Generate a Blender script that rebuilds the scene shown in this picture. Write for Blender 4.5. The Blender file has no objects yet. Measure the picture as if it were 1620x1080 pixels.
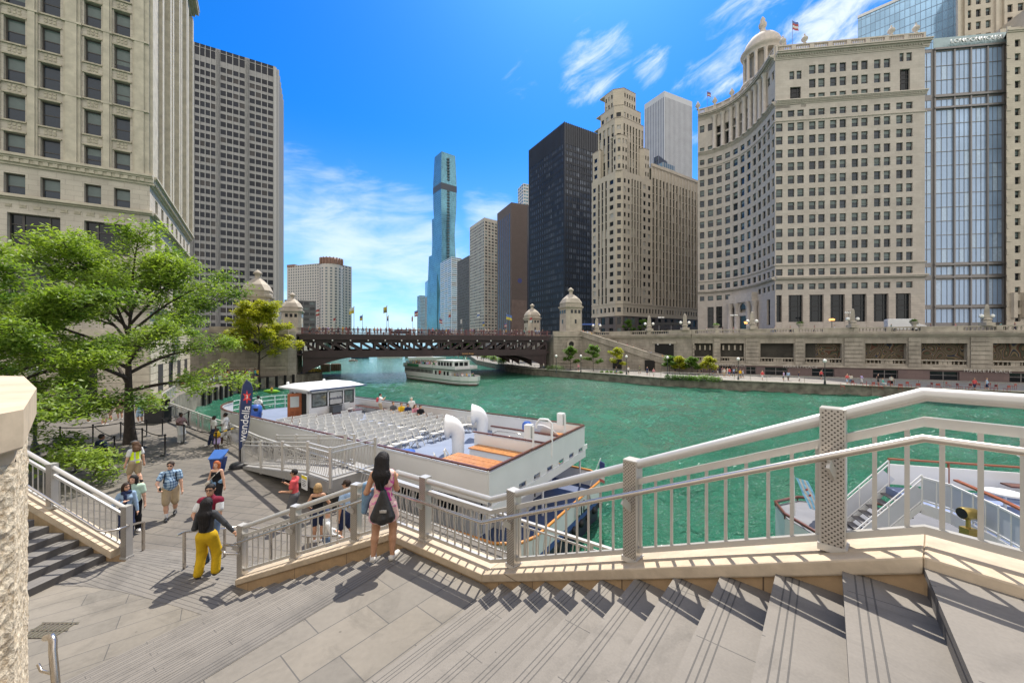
import bpy, math, random
import numpy as np
from mathutils import Vector, Matrix
SC = bpy.context.scene
COL = SC.collection
random.seed(7)
R = math.radians
# ---------------------------------------------------------------- camera, world, sun, exposure
FPX, CX, CY = 600.0, 810.0, 543.0            # focal length and principal point of the photograph (1620 px wide)
cam_d = bpy.data.cameras.new('camera')
cam_d.sensor_width = 36.0
cam_d.lens = FPX / 1620 * 36.0
cam_d.shift_y = (CY - 540) / 1620
cam_d.clip_start = 0.05
cam_d.clip_end = 20000
cam = bpy.data.objects.new('camera', cam_d); COL.objects.link(cam)
cam.location = (0, 0, 0); cam.rotation_euler = (R(90), 0, 0)
SC.camera = cam
SUN_EL, SUN_AZ = 60.0, 15.0                  # azimuth measured from +Y towards +X
w = bpy.data.worlds.new("World"); SC.world = w; w.use_nodes = True
nt = w.node_tree; nt.nodes.clear()
def N(nt, t, **k):
 n = nt.nodes.new(t)
 for a, v in k.items():
  if a.startswith('i_'):
   key = a[2:]; key = int(key) if key.isdigit() else key.replace('_', ' ')
   n.inputs[key].default_value = v
  else: setattr(n, a, v)
 return n
def L(nt, a, b): nt.links.new(a, b)
sky = N(nt, 'ShaderNodeTexSky', sky_type='NISHITA', sun_disc=False, sun_elevation=R(SUN_EL), sun_rotation=R(SUN_AZ), air_density=1.0, dust_density=0.6, ozone_density=2.0, altitude=100)
hs = N(nt, 'ShaderNodeHueSaturation', i_Saturation=1.5, i_Value=1.0); L(nt, sky.outputs[0], hs.inputs['Color'])
tc = N(nt, 'ShaderNodeTexCoord'); sep = N(nt, 'ShaderNodeSeparateXYZ'); L(nt, tc.outputs['Generated'], sep.inputs[0])
def M(op, a, b=None, c=None, nt=nt):
 n = N(nt, 'ShaderNodeMath', operation=op)
 for i, v in enumerate((a, b, c)):
  if v is None: continue
  if isinstance(v, (int, float)): n.inputs[i].default_value = v
  else: L(nt, v, n.inputs[i])
 return n.outputs[0]
zc = M('MAXIMUM', sep.outputs[2], 0.0)
yc = M('MAXIMUM', sep.outputs[1], 0.15)
comb = N(nt, 'ShaderNodeCombineXYZ'); L(nt, M('DIVIDE', sep.outputs[0], yc), comb.inputs[0]); L(nt, M('DIVIDE', sep.outputs[2], yc), comb.inputs[1])
rot = N(nt, 'ShaderNodeMapping'); L(nt, comb.outputs[0], rot.inputs[0]); rot.inputs['Rotation'].default_value = (0, 0, R(-38)); rot.inputs['Scale'].default_value = (1.0, 1.0, 1)
str_ = N(nt, 'ShaderNodeMapping'); L(nt, rot.outputs[0], str_.inputs[0]); str_.inputs['Scale'].default_value = (2.2, 6.5, 1)
no = N(nt, 'ShaderNodeTexNoise', i_Scale=2.4, i_Detail=9.0, i_Roughness=0.62, i_Distortion=0.5); L(nt, str_.outputs[0], no.inputs['Vector'])
fl = N(nt, 'ShaderNodeMapping'); L(nt, comb.outputs[0], fl.inputs[0]); fl.inputs['Scale'].default_value = (2.6, 9.0, 1)
no2 = N(nt, 'ShaderNodeTexNoise', i_Scale=1.5, i_Detail=9.0, i_Roughness=0.6, i_Distortion=0.4); L(nt, fl.outputs[0], no2.inputs['Vector'])
no3 = N(nt, 'ShaderNodeTexNoise', i_Scale=2.6, i_Detail=8.0, i_Roughness=0.6); L(nt, tc.outputs['Generated'], no3.inputs['Vector'])
def bump(dirv, width, amp):           # soft patch of cloud round a compass direction
 d = Vector(dirv).normalized()
 dn = N(nt, 'ShaderNodeVectorMath', operation='DOT_PRODUCT'); L(nt, tc.outputs['Generated'], dn.inputs[0]); dn.inputs[1].default_value = d
 mr = N(nt, 'ShaderNodeMapRange', interpolation_type='SMOOTHSTEP'); L(nt, dn.outputs['Value'], mr.inputs['Value'])
 mr.inputs['From Min'].default_value = math.cos(R(width)); mr.inputs['From Max'].default_value = 1.0
 mr.inputs['To Min'].default_value = 0; mr.inputs['To Max'].default_value = amp
 return mr.outputs[0]
def sdir(px, py): return ((px - CX) / FPX, 1.0, (CY - py) / FPX)
def cover(lst, noise, lo, hi):
 cov = None
 for (px, py, wd, am) in lst:
  b = bump(sdir(px, py), wd, am); cov = b if cov is None else M('MAXIMUM', cov, b)
 v = M('ADD', noise, M('SUBTRACT', cov, 0.5))
 r = N(nt, 'ShaderNodeMapRange', interpolation_type='SMOOTHSTEP'); L(nt, v, r.inputs['Value'])
 r.inputs['From Min'].default_value = lo; r.inputs['From Max'].default_value = hi
 return M('MULTIPLY', r.outputs[0], M('MINIMUM', M('MULTIPLY', cov, 4.0), 1.0))
wis = cover([(935, 120, 5.5, .36), (965, 85, 4.5, .3), (1030, 105, 3.5, .33), (1300, 60, 6, .46), (1190, 55, 7, .34), (1120, 130, 6, .33), (1090, 200, 4, .3), (1210, 25, 6, .3), (1340, 30, 6, .44), (925, 35, 2.5, .26), (830, 125, 5, .2)], no.outputs['Fac'], .22, .62)
ban = cover([(545, 365, 11, .52), (640, 385, 11, .5), (470, 345, 9, .45), (680, 440, 12, .45), (540, 460, 11, .44), (775, 332, 6, .5), (640, 505, 10, .46), (460, 280, 8, .3)], no2.outputs['Fac'], .24, .7)
bk = N(nt, 'ShaderNodeMapRange', interpolation_type='SMOOTHSTEP'); L(nt, M('ADD', sep.outputs[1], M('MULTIPLY', no3.outputs['Fac'], .5)), bk.inputs['Value'])   # unseen warm-white cloud added behind the viewer as fill light on the facades
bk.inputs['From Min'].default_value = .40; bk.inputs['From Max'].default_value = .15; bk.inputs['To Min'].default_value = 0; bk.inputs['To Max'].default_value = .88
cf = M('MAXIMUM', M('MULTIPLY', wis, .85), M('MULTIPLY', ban, .62))
hz = N(nt, 'ShaderNodeMapRange', interpolation_type='SMOOTHSTEP'); L(nt, zc, hz.inputs['Value'])
hz.inputs['From Min'].default_value = 0.0; hz.inputs['From Max'].default_value = 0.5; hz.inputs['To Min'].default_value = 0.62; hz.inputs['To Max'].default_value = 0.0
tint = N(nt, 'ShaderNodeMixRGB', blend_type='MULTIPLY', i_Fac=1.0); L(nt, hs.outputs[0], tint.inputs[1]); tint.inputs[2].default_value = (0.29, 0.72, 1.0, 1)
m0 = N(nt, 'ShaderNodeMixRGB'); L(nt, hz.outputs[0], m0.inputs[0]); L(nt, tint.outputs[0], m0.inputs[1]); m0.inputs[2].default_value = (2.7, 4.2, 5.9, 1)
m1 = N(nt, 'ShaderNodeMixRGB'); L(nt, cf, m1.inputs[0]); L(nt, m0.outputs[0], m1.inputs[1]); m1.inputs[2].default_value = (5.0, 5.4, 6.0, 1)
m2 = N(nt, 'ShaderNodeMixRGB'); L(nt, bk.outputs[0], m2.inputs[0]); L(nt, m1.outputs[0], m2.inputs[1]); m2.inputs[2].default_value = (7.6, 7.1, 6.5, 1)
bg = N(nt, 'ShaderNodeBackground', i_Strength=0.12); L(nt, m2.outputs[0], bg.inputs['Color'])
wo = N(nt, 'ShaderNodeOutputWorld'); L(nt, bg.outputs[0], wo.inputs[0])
sun_d = bpy.data.lights.new('sun', 'SUN'); sun_d.energy = 3.9; sun_d.angle = R(0.53); sun_d.color = (1.0, 0.94, 0.85)
sun = bpy.data.objects.new('sun', sun_d); COL.objects.link(sun)
sv = Vector((math.sin(R(SUN_AZ)) * math.cos(R(SUN_EL)), math.cos(R(SUN_AZ)) * math.cos(R(SUN_EL)), math.sin(R(SUN_EL))))
sun.rotation_euler = sv.to_track_quat('Z', 'Y').to_euler()
sun.location = sv * 200
SC.view_settings.view_transform = 'Standard'; SC.view_settings.look = 'None'
SC.view_settings.gamma = 1.0; SC.view_settings.exposure = 0.85
SC.render.engine = 'CYCLES'
try:
 SC.cycles.use_denoising = True
 SC.cycles.max_bounces = 6; SC.cycles.diffuse_bounces = 3; SC.cycles.glossy_bounces = 3
 SC.cycles.sample_clamp_indirect = 6.0
 SC.cycles.caustics_reflective = False; SC.cycles.caustics_refractive = False
except Exception: pass
# ---------------------------------------------------------------- materials
_mats = {}
def mat(name, col, rough=0.7, metal=0.0, var=0.12, scale=1.5, bump=0.0, bscale=None, spec=0.5, coord='UV', col2=None, detail=6):
 if name in _mats: return _mats[name]
 m = bpy.data.materials.new(name); m.use_nodes = True; t = m.node_tree
 b = t.nodes['Principled BSDF']
 b.inputs['Roughness'].default_value = rough; b.inputs['Metallic'].default_value = metal
 b.inputs['Specular IOR Level'].default_value = spec
 c = tuple(col) + (1,)
 tcn = N(t, 'ShaderNodeTexCoord')
 if var > 0:
  n = N(t, 'ShaderNodeTexNoise', i_Scale=scale, i_Detail=float(detail), i_Roughness=0.6); L(t, tcn.outputs[coord], n.inputs['Vector'])
  r = N(t, 'ShaderNodeMapRange'); L(t, n.outputs['Fac'], r.inputs['Value']); r.inputs['From Min'].default_value = .3; r.inputs['From Max'].default_value = .7
  mx = N(t, 'ShaderNodeMixRGB'); L(t, r.outputs[0], mx.inputs[0])
  mx.inputs[1].default_value = tuple(x * (1 - var) for x in col) + (1,)
  mx.inputs[2].default_value = (tuple(col2) if col2 else tuple(min(1, x * (1 + var)) for x in col)) + (1,)
  L(t, mx.outputs[0], b.inputs['Base Color'])
 else: b.inputs['Base Color'].default_value = c
 if bump > 0:
  n2 = N(t, 'ShaderNodeTexNoise', i_Scale=float(bscale or scale * 6), i_Detail=5.0); L(t, tcn.outputs[coord], n2.inputs['Vector'])
  bp = N(t, 'ShaderNodeBump', i_Strength=bump, i_Distance=0.02); L(t, n2.outputs['Fac'], bp.inputs['Height']); L(t, bp.outputs[0], b.inputs['Normal'])
 m.diffuse_color = c
 _mats[name] = m
 return m
def grime(t, tcn):          # gum spots and worn patches on paving
 v = N(t, 'ShaderNodeTexVoronoi', i_Scale=1.7); L(t, tcn.outputs['UV'], v.inputs['Vector'])
 r = N(t, 'ShaderNodeMapRange'); L(t, v.outputs['Distance'], r.inputs['Value']); r.inputs['From Min'].default_value = .022; r.inputs['From Max'].default_value = .034; r.inputs['To Min'].default_value = .62
 n = N(t, 'ShaderNodeTexNoise', i_Scale=.8, i_Detail=10.0, i_Roughness=.75, i_Distortion=1.2); L(t, tcn.outputs['UV'], n.inputs['Vector'])
 r2 = N(t, 'ShaderNodeMapRange'); L(t, n.outputs[0], r2.inputs['Value']); r2.inputs['From Min'].default_value = .36; r2.inputs['From Max'].default_value = .5; r2.inputs['To Min'].default_value = .74
 return M('MULTIPLY', r.outputs[0], r2.outputs[0], nt=t)
def brickmat(name, c1, c2, mortar, bw, bh, msize=0.01, rough=0.8, rot=0.0, offset=0.5, stain=0.25, off=(0, 0), sscale=0.25, bump=0.25, stretch=(1, 1), spots=False):
 if name in _mats: return _mats[name]
 m = bpy.data.materials.new(name); m.use_nodes = True; t = m.node_tree; b = t.nodes['Principled BSDF']
 b.inputs['Roughness'].default_value = rough
 tcn = N(t, 'ShaderNodeTexCoord'); mp = N(t, 'ShaderNodeMapping'); L(t, tcn.outputs['UV'], mp.inputs['Vector'])
 mp.inputs['Rotation'].default_value = (0, 0, rot); mp.inputs['Location'].default_value = (off[0], off[1], 0)
 br = N(t, 'ShaderNodeTexBrick', offset=offset, i_Scale=1.0, i_Mortar_Size=msize, i_Mortar_Smooth=0.1, i_Bias=0.0, i_Brick_Width=bw, i_Row_Height=bh)
 L(t, mp.outputs[0], br.inputs['Vector'])
 br.inputs['Color1'].default_value = tuple(c1) + (1,); br.inputs['Color2'].default_value = tuple(c2) + (1,); br.inputs['Mortar'].default_value = tuple(mortar) + (1,)
 mp2 = N(t, 'ShaderNodeMapping'); L(t, tcn.outputs['UV'], mp2.inputs['Vector']); mp2.inputs['Scale'].default_value = (stretch[0], stretch[1], 1)
 n = N(t, 'ShaderNodeTexNoise', i_Scale=sscale, i_Detail=9.0, i_Roughness=0.68); L(t, mp2.outputs[0], n.inputs['Vector'])
 r = N(t, 'ShaderNodeMapRange'); L(t, n.outputs['Fac'], r.inputs['Value']); r.inputs['From Min'].default_value = .3; r.inputs['From Max'].default_value = .7
 r.inputs['To Min'].default_value = 1 - stain; r.inputs['To Max'].default_value = 1 + stain * .5
 n3 = N(t, 'ShaderNodeTexNoise', i_Scale=14.0, i_Detail=6.0); L(t, tcn.outputs['UV'], n3.inputs['Vector'])
 r3 = N(t, 'ShaderNodeMapRange'); L(t, n3.outputs['Fac'], r3.inputs['Value']); r3.inputs['To Min'].default_value = .86; r3.inputs['To Max'].default_value = 1.12
 mu = M('MULTIPLY', r.outputs[0], r3.outputs[0], nt=t)
 if spots: mu = M('MULTIPLY', mu, grime(t, tcn), nt=t)
 vm = N(t, 'ShaderNodeVectorMath', operation='SCALE'); L(t, br.outputs['Color'], vm.inputs[0]); L(t, mu, vm.inputs['Scale'])
 L(t, vm.outputs[0], b.inputs['Base Color'])
 if bump:
  bp = N(t, 'ShaderNodeBump', i_Strength=bump, i_Distance=0.01); L(t, M('SUBTRACT', M('MULTIPLY', n3.outputs['Fac'], .3, nt=t), br.outputs['Fac'], nt=t), bp.inputs['Height']); L(t, bp.outputs[0], b.inputs['Normal'])
 m.diffuse_color = tuple(c1) + (1,)
 _mats[name] = m
 return m
LIME = brickmat('limestone', (.49, .438, .388), (.455, .402, .352), (.365, .325, .285), 1.3, .62, .012, stain=.2)
LIMED = mat('limestone_trim', (.48, .425, .37), .8, var=.16, scale=.7, bump=.15)
TERRA = brickmat('cream_terracotta', (.53, .475, .40), (.47, .418, .35), (.34, .29, .24), 1.2, .5, .014, stain=.2, sscale=.35)
TERRAT = mat('cream_terracotta_trim', (.46, .41, .32), .7, var=.2, scale=1.2, bump=.3, bscale=9)
WACK = brickmat('weathered_limestone', (.37, .325, .265), (.32, .28, .225), (.20, .17, .135), 1.6, .75, .02, stain=.45, stretch=(1, .5), sscale=.5)
WACKT = mat('weathered_limestone_trim', (.36, .315, .255), .85, var=.3, scale=.6, bump=.2)
GRANR = brickmat('red_granite', (.165, .115, .105), (.15, .105, .10), (.10, .07, .065), 2.2, .7, .012, stain=.2)
CONC = mat('seawall_concrete', (.17, .15, .115), .9, var=.6, scale=.7, bump=.35, bscale=5, col2=(.27, .245, .195), detail=10)
PAVEL = mat('riverwalk_paving', (.20, .185, .165), .85, var=.12, scale=.6)
ASPH = mat('asphalt', (.06, .058, .055), .9, var=.2, scale=.8)
GLASSD = mat('dark_window_glass', (.010, .013, .016), .05, var=.6, scale=.35, spec=.38, coord='Object')
FRAMED = mat('dark_bronze_frame', (.035, .032, .03), .5, var=.1)
BLIND = mat('blind_behind_glass', (.12, .155, .15), .12, var=.3, scale=.4, spec=.4)
GLASSB = mat('blue_reflective_glass', (.33, .45, .64), .06, metal=.12, var=.18, scale=.12, spec=.8)
GLASSC = mat('teal_reflective_glass', (.10, .21, .27), .06, metal=.6, var=.25, scale=.05)
METG = mat('grey_metal_cladding', (.22, .205, .20), .4, metal=.4, var=.08)
RAIL = mat('satin_painted_steel', (.50, .48, .44), .33, metal=.35, var=.06, scale=3)
RAILB = mat('satin_steel_baluster', (.47, .45, .41), .36, metal=.35, var=.08, scale=3)
STEEL = mat('brushed_stainless', (.50, .455, .40), .24, metal=.9, var=.08, scale=6)
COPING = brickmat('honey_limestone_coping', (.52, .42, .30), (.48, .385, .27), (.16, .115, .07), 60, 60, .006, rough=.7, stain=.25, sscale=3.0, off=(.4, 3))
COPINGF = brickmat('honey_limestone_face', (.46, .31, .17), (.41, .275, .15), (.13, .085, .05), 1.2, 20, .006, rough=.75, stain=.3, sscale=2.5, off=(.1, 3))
WHITE = mat('white_boat_paint', (.66, .655, .64), .32, var=.05, scale=.8)
WHITEF = mat('white_enamel', (.68, .68, .67), .3, var=.04, scale=4)
DECKB = mat('blue_grey_deck_paint', (.165, .20, .28), .7, var=.1, scale=1.2)
DECKN = mat('navy_deck_paint', (.05, .075, .155), .6, var=.15, scale=1.5)
TEAK = mat('varnished_teak', (.42, .175, .045), .25, var=.3, scale=6)
MAHOG = mat('mahogany_rail', (.105, .035, .022), .3, var=.25, scale=5)
BLACK = mat('black_rubber', (.012, .012, .013), .6, var=.2, scale=3)
BLUEP = mat('blue_plastic', (.03, .09, .36), .35, var=.08)
IRON = mat('brown_bridge_steel', (.032, .016, .017), .6, var=.25, scale=.6)
DARKV = mat('unlit_interior', (.012, .011, .010), .9, var=.2)
GLOBE = mat('opal_globe', (.78, .77, .72), .3, var=.03)
LAMPM = mat('dark_green_cast_iron', (.02, .028, .025), .5, var=.2)
BARK = mat('dark_bark', (.045, .034, .027), .9, var=.4, scale=6, bump=.6, bscale=30, coord='Object')
REDP = mat('red_paint', (.30, .05, .035), .45, var=.08)
# ---------------------------------------------------------------- mesh helpers
ORG = {}
class MB:
 def __init__(s): s.v = []; s.f = []; s.m = []; s.s = []
 def add(s, vs, fs, mi=0, sm=False):
  b = len(s.v); s.v.extend([tuple(p) for p in vs])
  for f in fs: s.f.append(tuple(i + b for i in f)); s.m.append(mi); s.s.append(sm)
 def quad(s, a, b, c, d, mi=0): s.add((a, b, c, d), ((0, 1, 2, 3),), mi)
 def hexa(s, p, mi=0):
  s.add(p, ((0, 3, 2, 1), (4, 5, 6, 7), (0, 1, 5, 4), (1, 2, 6, 5), (2, 3, 7, 6), (3, 0, 4, 7)), mi)
 def box(s, a, b, mi=0):
  x0, y0, z0 = a; x1, y1, z1 = b
  s.hexa(((x0, y0, z0), (x1, y0, z0), (x1, y1, z0), (x0, y1, z0), (x0, y0, z1), (x1, y0, z1), (x1, y1, z1), (x0, y1, z1)), mi)
 def prism(s, poly, z0, z1, mi=0, mt=None):
  n = len(poly)
  A = sum(poly[i][0] * poly[(i + 1) % n][1] - poly[(i + 1) % n][0] * poly[i][1] for i in range(n))
  if A < 0: poly = poly[::-1]
  f0 = z0 if callable(z0) else (lambda p: z0); f1 = z1 if callable(z1) else (lambda p: z1)
  vs = [(p[0], p[1], f0(p)) for p in poly] + [(p[0], p[1], f1(p)) for p in poly]
  s.add(vs, [(i, (i + 1) % n, n + (i + 1) % n, n + i) for i in range(n)] + [tuple(range(n - 1, -1, -1))], mi)
  s.add([(p[0], p[1], f1(p)) for p in poly], [tuple(range(n))], mi if mt is None else mt)
 def tube(s, pts, r, n=8, mi=0, caps=True, up=None):
  pts = [Vector(p) for p in pts]; k = len(pts)
  rs = r if isinstance(r, (list, tuple)) else [r] * k
  vs = []; prev = None
  for i, p in enumerate(pts):
   d = (pts[min(i + 1, k - 1)] - pts[max(i - 1, 0)])
   if d.length < 1e-9: d = Vector((0, 0, 1))
   d.normalize()
   if prev is None:
    a = Vector((0, 0, 1)) if abs(d.z) < .9 else Vector((1, 0, 0))
    u = d.cross(a).normalized()
   else:
    u = prev - d * prev.dot(d)
    u = u.normalized() if u.length > 1e-6 else d.orthogonal().normalized()
   prev = u; v = d.cross(u)
   for j in range(n):
    t = 2 * math.pi * j / n
    vs.append(p + (u * math.cos(t) + v * math.sin(t)) * rs[i])
  fs = [(i * n + j, i * n + (j + 1) % n, (i + 1) * n + (j + 1) % n, (i + 1) * n + j) for i in range(k - 1) for j in range(n)]
  s.add(vs, fs, mi, n > 5)
  if caps:
   s.add(vs[:n], [tuple(range(n - 1, -1, -1))], mi); s.add(vs[-n:], [tuple(range(n))], mi)
 def lathe(s, c, prof, n=16, mi=0, sm=True):
  vs = [(c[0] + r * math.cos(2 * math.pi * j / n), c[1] + r * math.sin(2 * math.pi * j / n), c[2] + z) for r, z in prof for j in range(n)]
  k = len(prof)
  s.add(vs, [(i * n + j, i * n + (j + 1) % n, (i + 1) * n + (j + 1) % n, (i + 1) * n + j) for i in range(k - 1) for j in range(n)], mi, sm)
  s.add(vs[:n], [tuple(range(n - 1, -1, -1))], mi); s.add(vs[-n:], [tuple(range(n))], mi)
 def bar(s, a, b, wd, ht, mi=0):          # rectangular bar, wd across (horizontal), ht vertical
  a = Vector(a); b = Vector(b); d = (b - a).normalized()
  sd = d.cross(Vector((0, 0, 1)))
  sd = sd.normalized() if sd.length > 1e-4 else Vector((1, 0, 0))
  up = sd.cross(d).normalized(); x = sd * wd / 2; z = up * ht / 2
  s.hexa((a - x - z, a + x - z, b + x - z, b - x - z, a - x + z, a + x + z, b + x + z, b - x + z), mi)
 def ball(s, c, r, n=10, mi=0, sc=(1, 1, 1)):
  vs = []; k = n // 2 + 1
  for i in range(k + 1):
   ph = math.pi * i / k
   for j in range(n):
    t = 2 * math.pi * j / n
    vs.append((c[0] + r * sc[0] * math.sin(ph) * math.cos(t), c[1] + r * sc[1] * math.sin(ph) * math.sin(t), c[2] + r * sc[2] * math.cos(ph)))
  s.add(vs, [(i * n + j, (i + 1) * n + j, (i + 1) * n + (j + 1) % n, i * n + (j + 1) % n) for i in range(k) for j in range(n)], mi, True)
 def rbar(s, a, b, r, n=6, mi=0): s.tube((a, b), r, n, mi)
 def build(s, name, mats, parent=None, at=None, label=None, cat=None, group=None, kind=None, uvrot=0.0):
  if not isinstance(mats, (list, tuple)): mats = [mats]
  v = np.array(s.v, dtype=np.float64).reshape(-1, 3)
  if parent is not None: o0 = np.array(ORG.get(parent.name, (0, 0, 0)))
  elif at is not None: o0 = np.array(at, dtype=float)
  else: o0 = np.array((v[:, 0].mean(), v[:, 1].mean(), v[:, 2].min()))
  me = bpy.data.meshes.new(name)
  me.from_pydata((v - o0).tolist(), [], s.f)
  for m in mats: me.materials.append(m)
  if len(mats) > 1: me.polygons.foreach_set('material_index', s.m)
  me.polygons.foreach_set('use_smooth', s.s)
  autouv(me, v, uvrot)
  me.update()
  o = bpy.data.objects.new(name, me); COL.objects.link(o)
  if parent is not None: o.parent = parent
  else: o.location = o0
  ORG[o.name] = tuple(o0)
  tag(o, label, cat, group, kind)
  return o
def autouv(me, v, rot=0.0):
 npoly = len(me.polygons)
 if npoly == 0: return
 nr = np.empty(npoly * 3, np.float32); me.polygons.foreach_get('normal', nr); nr = nr.reshape(-1, 3)
 lt = np.empty(npoly, np.int32); me.polygons.foreach_get('loop_total', lt)
 vi = np.empty(len(me.loops), np.int32); me.loops.foreach_get('vertex_index', vi)
 pn = np.repeat(nr, lt, axis=0); p = v[vi]
 c, s_ = math.cos(rot), math.sin(rot)
 flat = np.abs(pn[:, 2]) > .7
 h = np.hypot(pn[:, 0], pn[:, 1]) + 1e-9
 tx, ty = -pn[:, 1] / h, pn[:, 0] / h
 u = np.where(flat, p[:, 0] * c + p[:, 1] * s_, p[:, 0] * tx + p[:, 1] * ty)
 w_ = np.where(flat, -p[:, 0] * s_ + p[:, 1] * c, p[:, 2])
 uv = me.uv_layers.new(name='UVMap')
 uv.data.foreach_set('uv', np.stack([u, w_], 1).astype(np.float32).ravel())
def tag(o, label=None, cat=None, group=None, kind=None):
 if label: o['label'] = label
 if cat: o['category'] = cat
 if group: o['group'] = group
 if kind: o['kind'] = kind
 return o
def empty(name, loc, label=None, cat=None, group=None, rz=0.0):
 o = bpy.data.objects.new(name, None); COL.objects.link(o); o.location = loc; o.rotation_euler = (0, 0, rz)
 o.empty_display_size = .2
 ORG[o.name] = tuple(loc)
 return tag(o, label, cat, group)
def copy_tree(o, parent=None):
 c = o.copy(); COL.objects.link(c)
 if parent is not None:
  c.parent = parent; c.matrix_parent_inverse = o.matrix_parent_inverse.copy()
 for ch in list(o.children): copy_tree(ch, c)
 return c
def text_obj(name, body, loc, rot, size, m, parent=None, ext=.02, align='CENTER', bevel=0.0, label=None, cat=None, sx=1.0):
 cu = bpy.data.curves.new(name, 'FONT'); cu.body = body; cu.size = size; cu.extrude = ext; cu.align_x = align; cu.align_y = 'CENTER'
 cu.bevel_depth = bevel; cu.space_character = sx
 cu.materials.append(m)
 tmp = bpy.data.objects.new(name, cu); me = bpy.data.meshes.new_from_object(tmp)
 bpy.data.objects.remove(tmp); bpy.data.curves.remove(cu)
 if not me.materials: me.materials.append(m)
 o = bpy.data.objects.new(name, me); COL.objects.link(o)
 o0 = ORG.get(parent.name, (0, 0, 0)) if parent is not None else (0, 0, 0)
 if parent is not None: o.parent = parent
 o.location = [loc[i] - o0[i] for i in range(3)]; o.rotation_euler = rot
 return tag(o, label, cat)
def P(px, py, z):          # ground position of a photo pixel on level z
 y = z * FPX / (CY - py); return Vector(((px - CX) / FPX * y, y, z))
def PY(px, py, y): return Vector(((px - CX) / FPX * y, y, (CY - py) / FPX * y))
class Fac:                 # a vertical facade plane, A left and B right as seen from outside
 def __init__(s, A, B):
  s.A = Vector(A[:2]); s.B = Vector(B[:2]); s.L = (s.B - s.A).length; s.t = (s.B - s.A) / s.L; s.n = Vector((s.t.y, -s.t.x))
  s.ang = math.atan2(s.t.y, s.t.x)
 def p(s, a, z, d=0.0): q = s.A + s.t * a + s.n * d; return Vector((q.x, q.y, z))
 def s(s, px):
  u = (px - CX) / FPX
  return (u * s.A.y - s.A.x) / (s.t.x - u * s.t.y)
 def z(s, py, px):
  return (CY - py) / FPX * (s.A.y + s.t.y * s.s(px))
 def box(s, mb, a, b, z0, z1, d0, d1, mi=0):
  mb.hexa((s.p(a, z0, d1), s.p(b, z0, d1), s.p(b, z0, d0), s.p(a, z0, d0), s.p(a, z1, d1), s.p(b, z1, d1), s.p(b, z1, d0), s.p(a, z1, d0)), mi)
 def q(s, mb, a, b, z0, z1, d=0.0, mi=0): mb.quad(s.p(a, z0, d), s.p(b, z0, d), s.p(b, z1, d), s.p(a, z1, d), mi)
def wallgrid(mb, F, s0, s1, z0, z1, rows, cols, rec=.25, mi=0, d=0.0):
 wins = []; zc_ = z0
 for (za, zb) in sorted(rows):
  if za > zc_ + 1e-6: F.q(mb, s0, s1, zc_, za, d, mi)
  sc = s0
  for (sa, sb) in sorted(cols):
   if sa > sc + 1e-6: F.q(mb, sc, sa, za, zb, d, mi)
   sc = sb
   a, b, c, e = F.p(sa, za, d), F.p(sb, za, d), F.p(sb, zb, d), F.p(sa, zb, d)
   a2, b2, c2, e2 = F.p(sa, za, d - rec), F.p(sb, za, d - rec), F.p(sb, zb, d - rec), F.p(sa, zb, d - rec)
   mb.add((a, b, c, e, a2, b2, c2, e2), ((0, 1, 5, 4), (1, 2, 6, 5), (2, 3, 7, 6), (3, 0, 4, 7)), mi)
   wins.append((F, sa, sb, za, zb, d - rec))
  if sc < s1 - 1e-6: F.q(mb, sc, s1, za, zb, d, mi)
  zc_ = zb
 if zc_ < z1 - 1e-6: F.q(mb, s0, s1, zc_, z1, d, mi)
 return wins
_wt = {}
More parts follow.
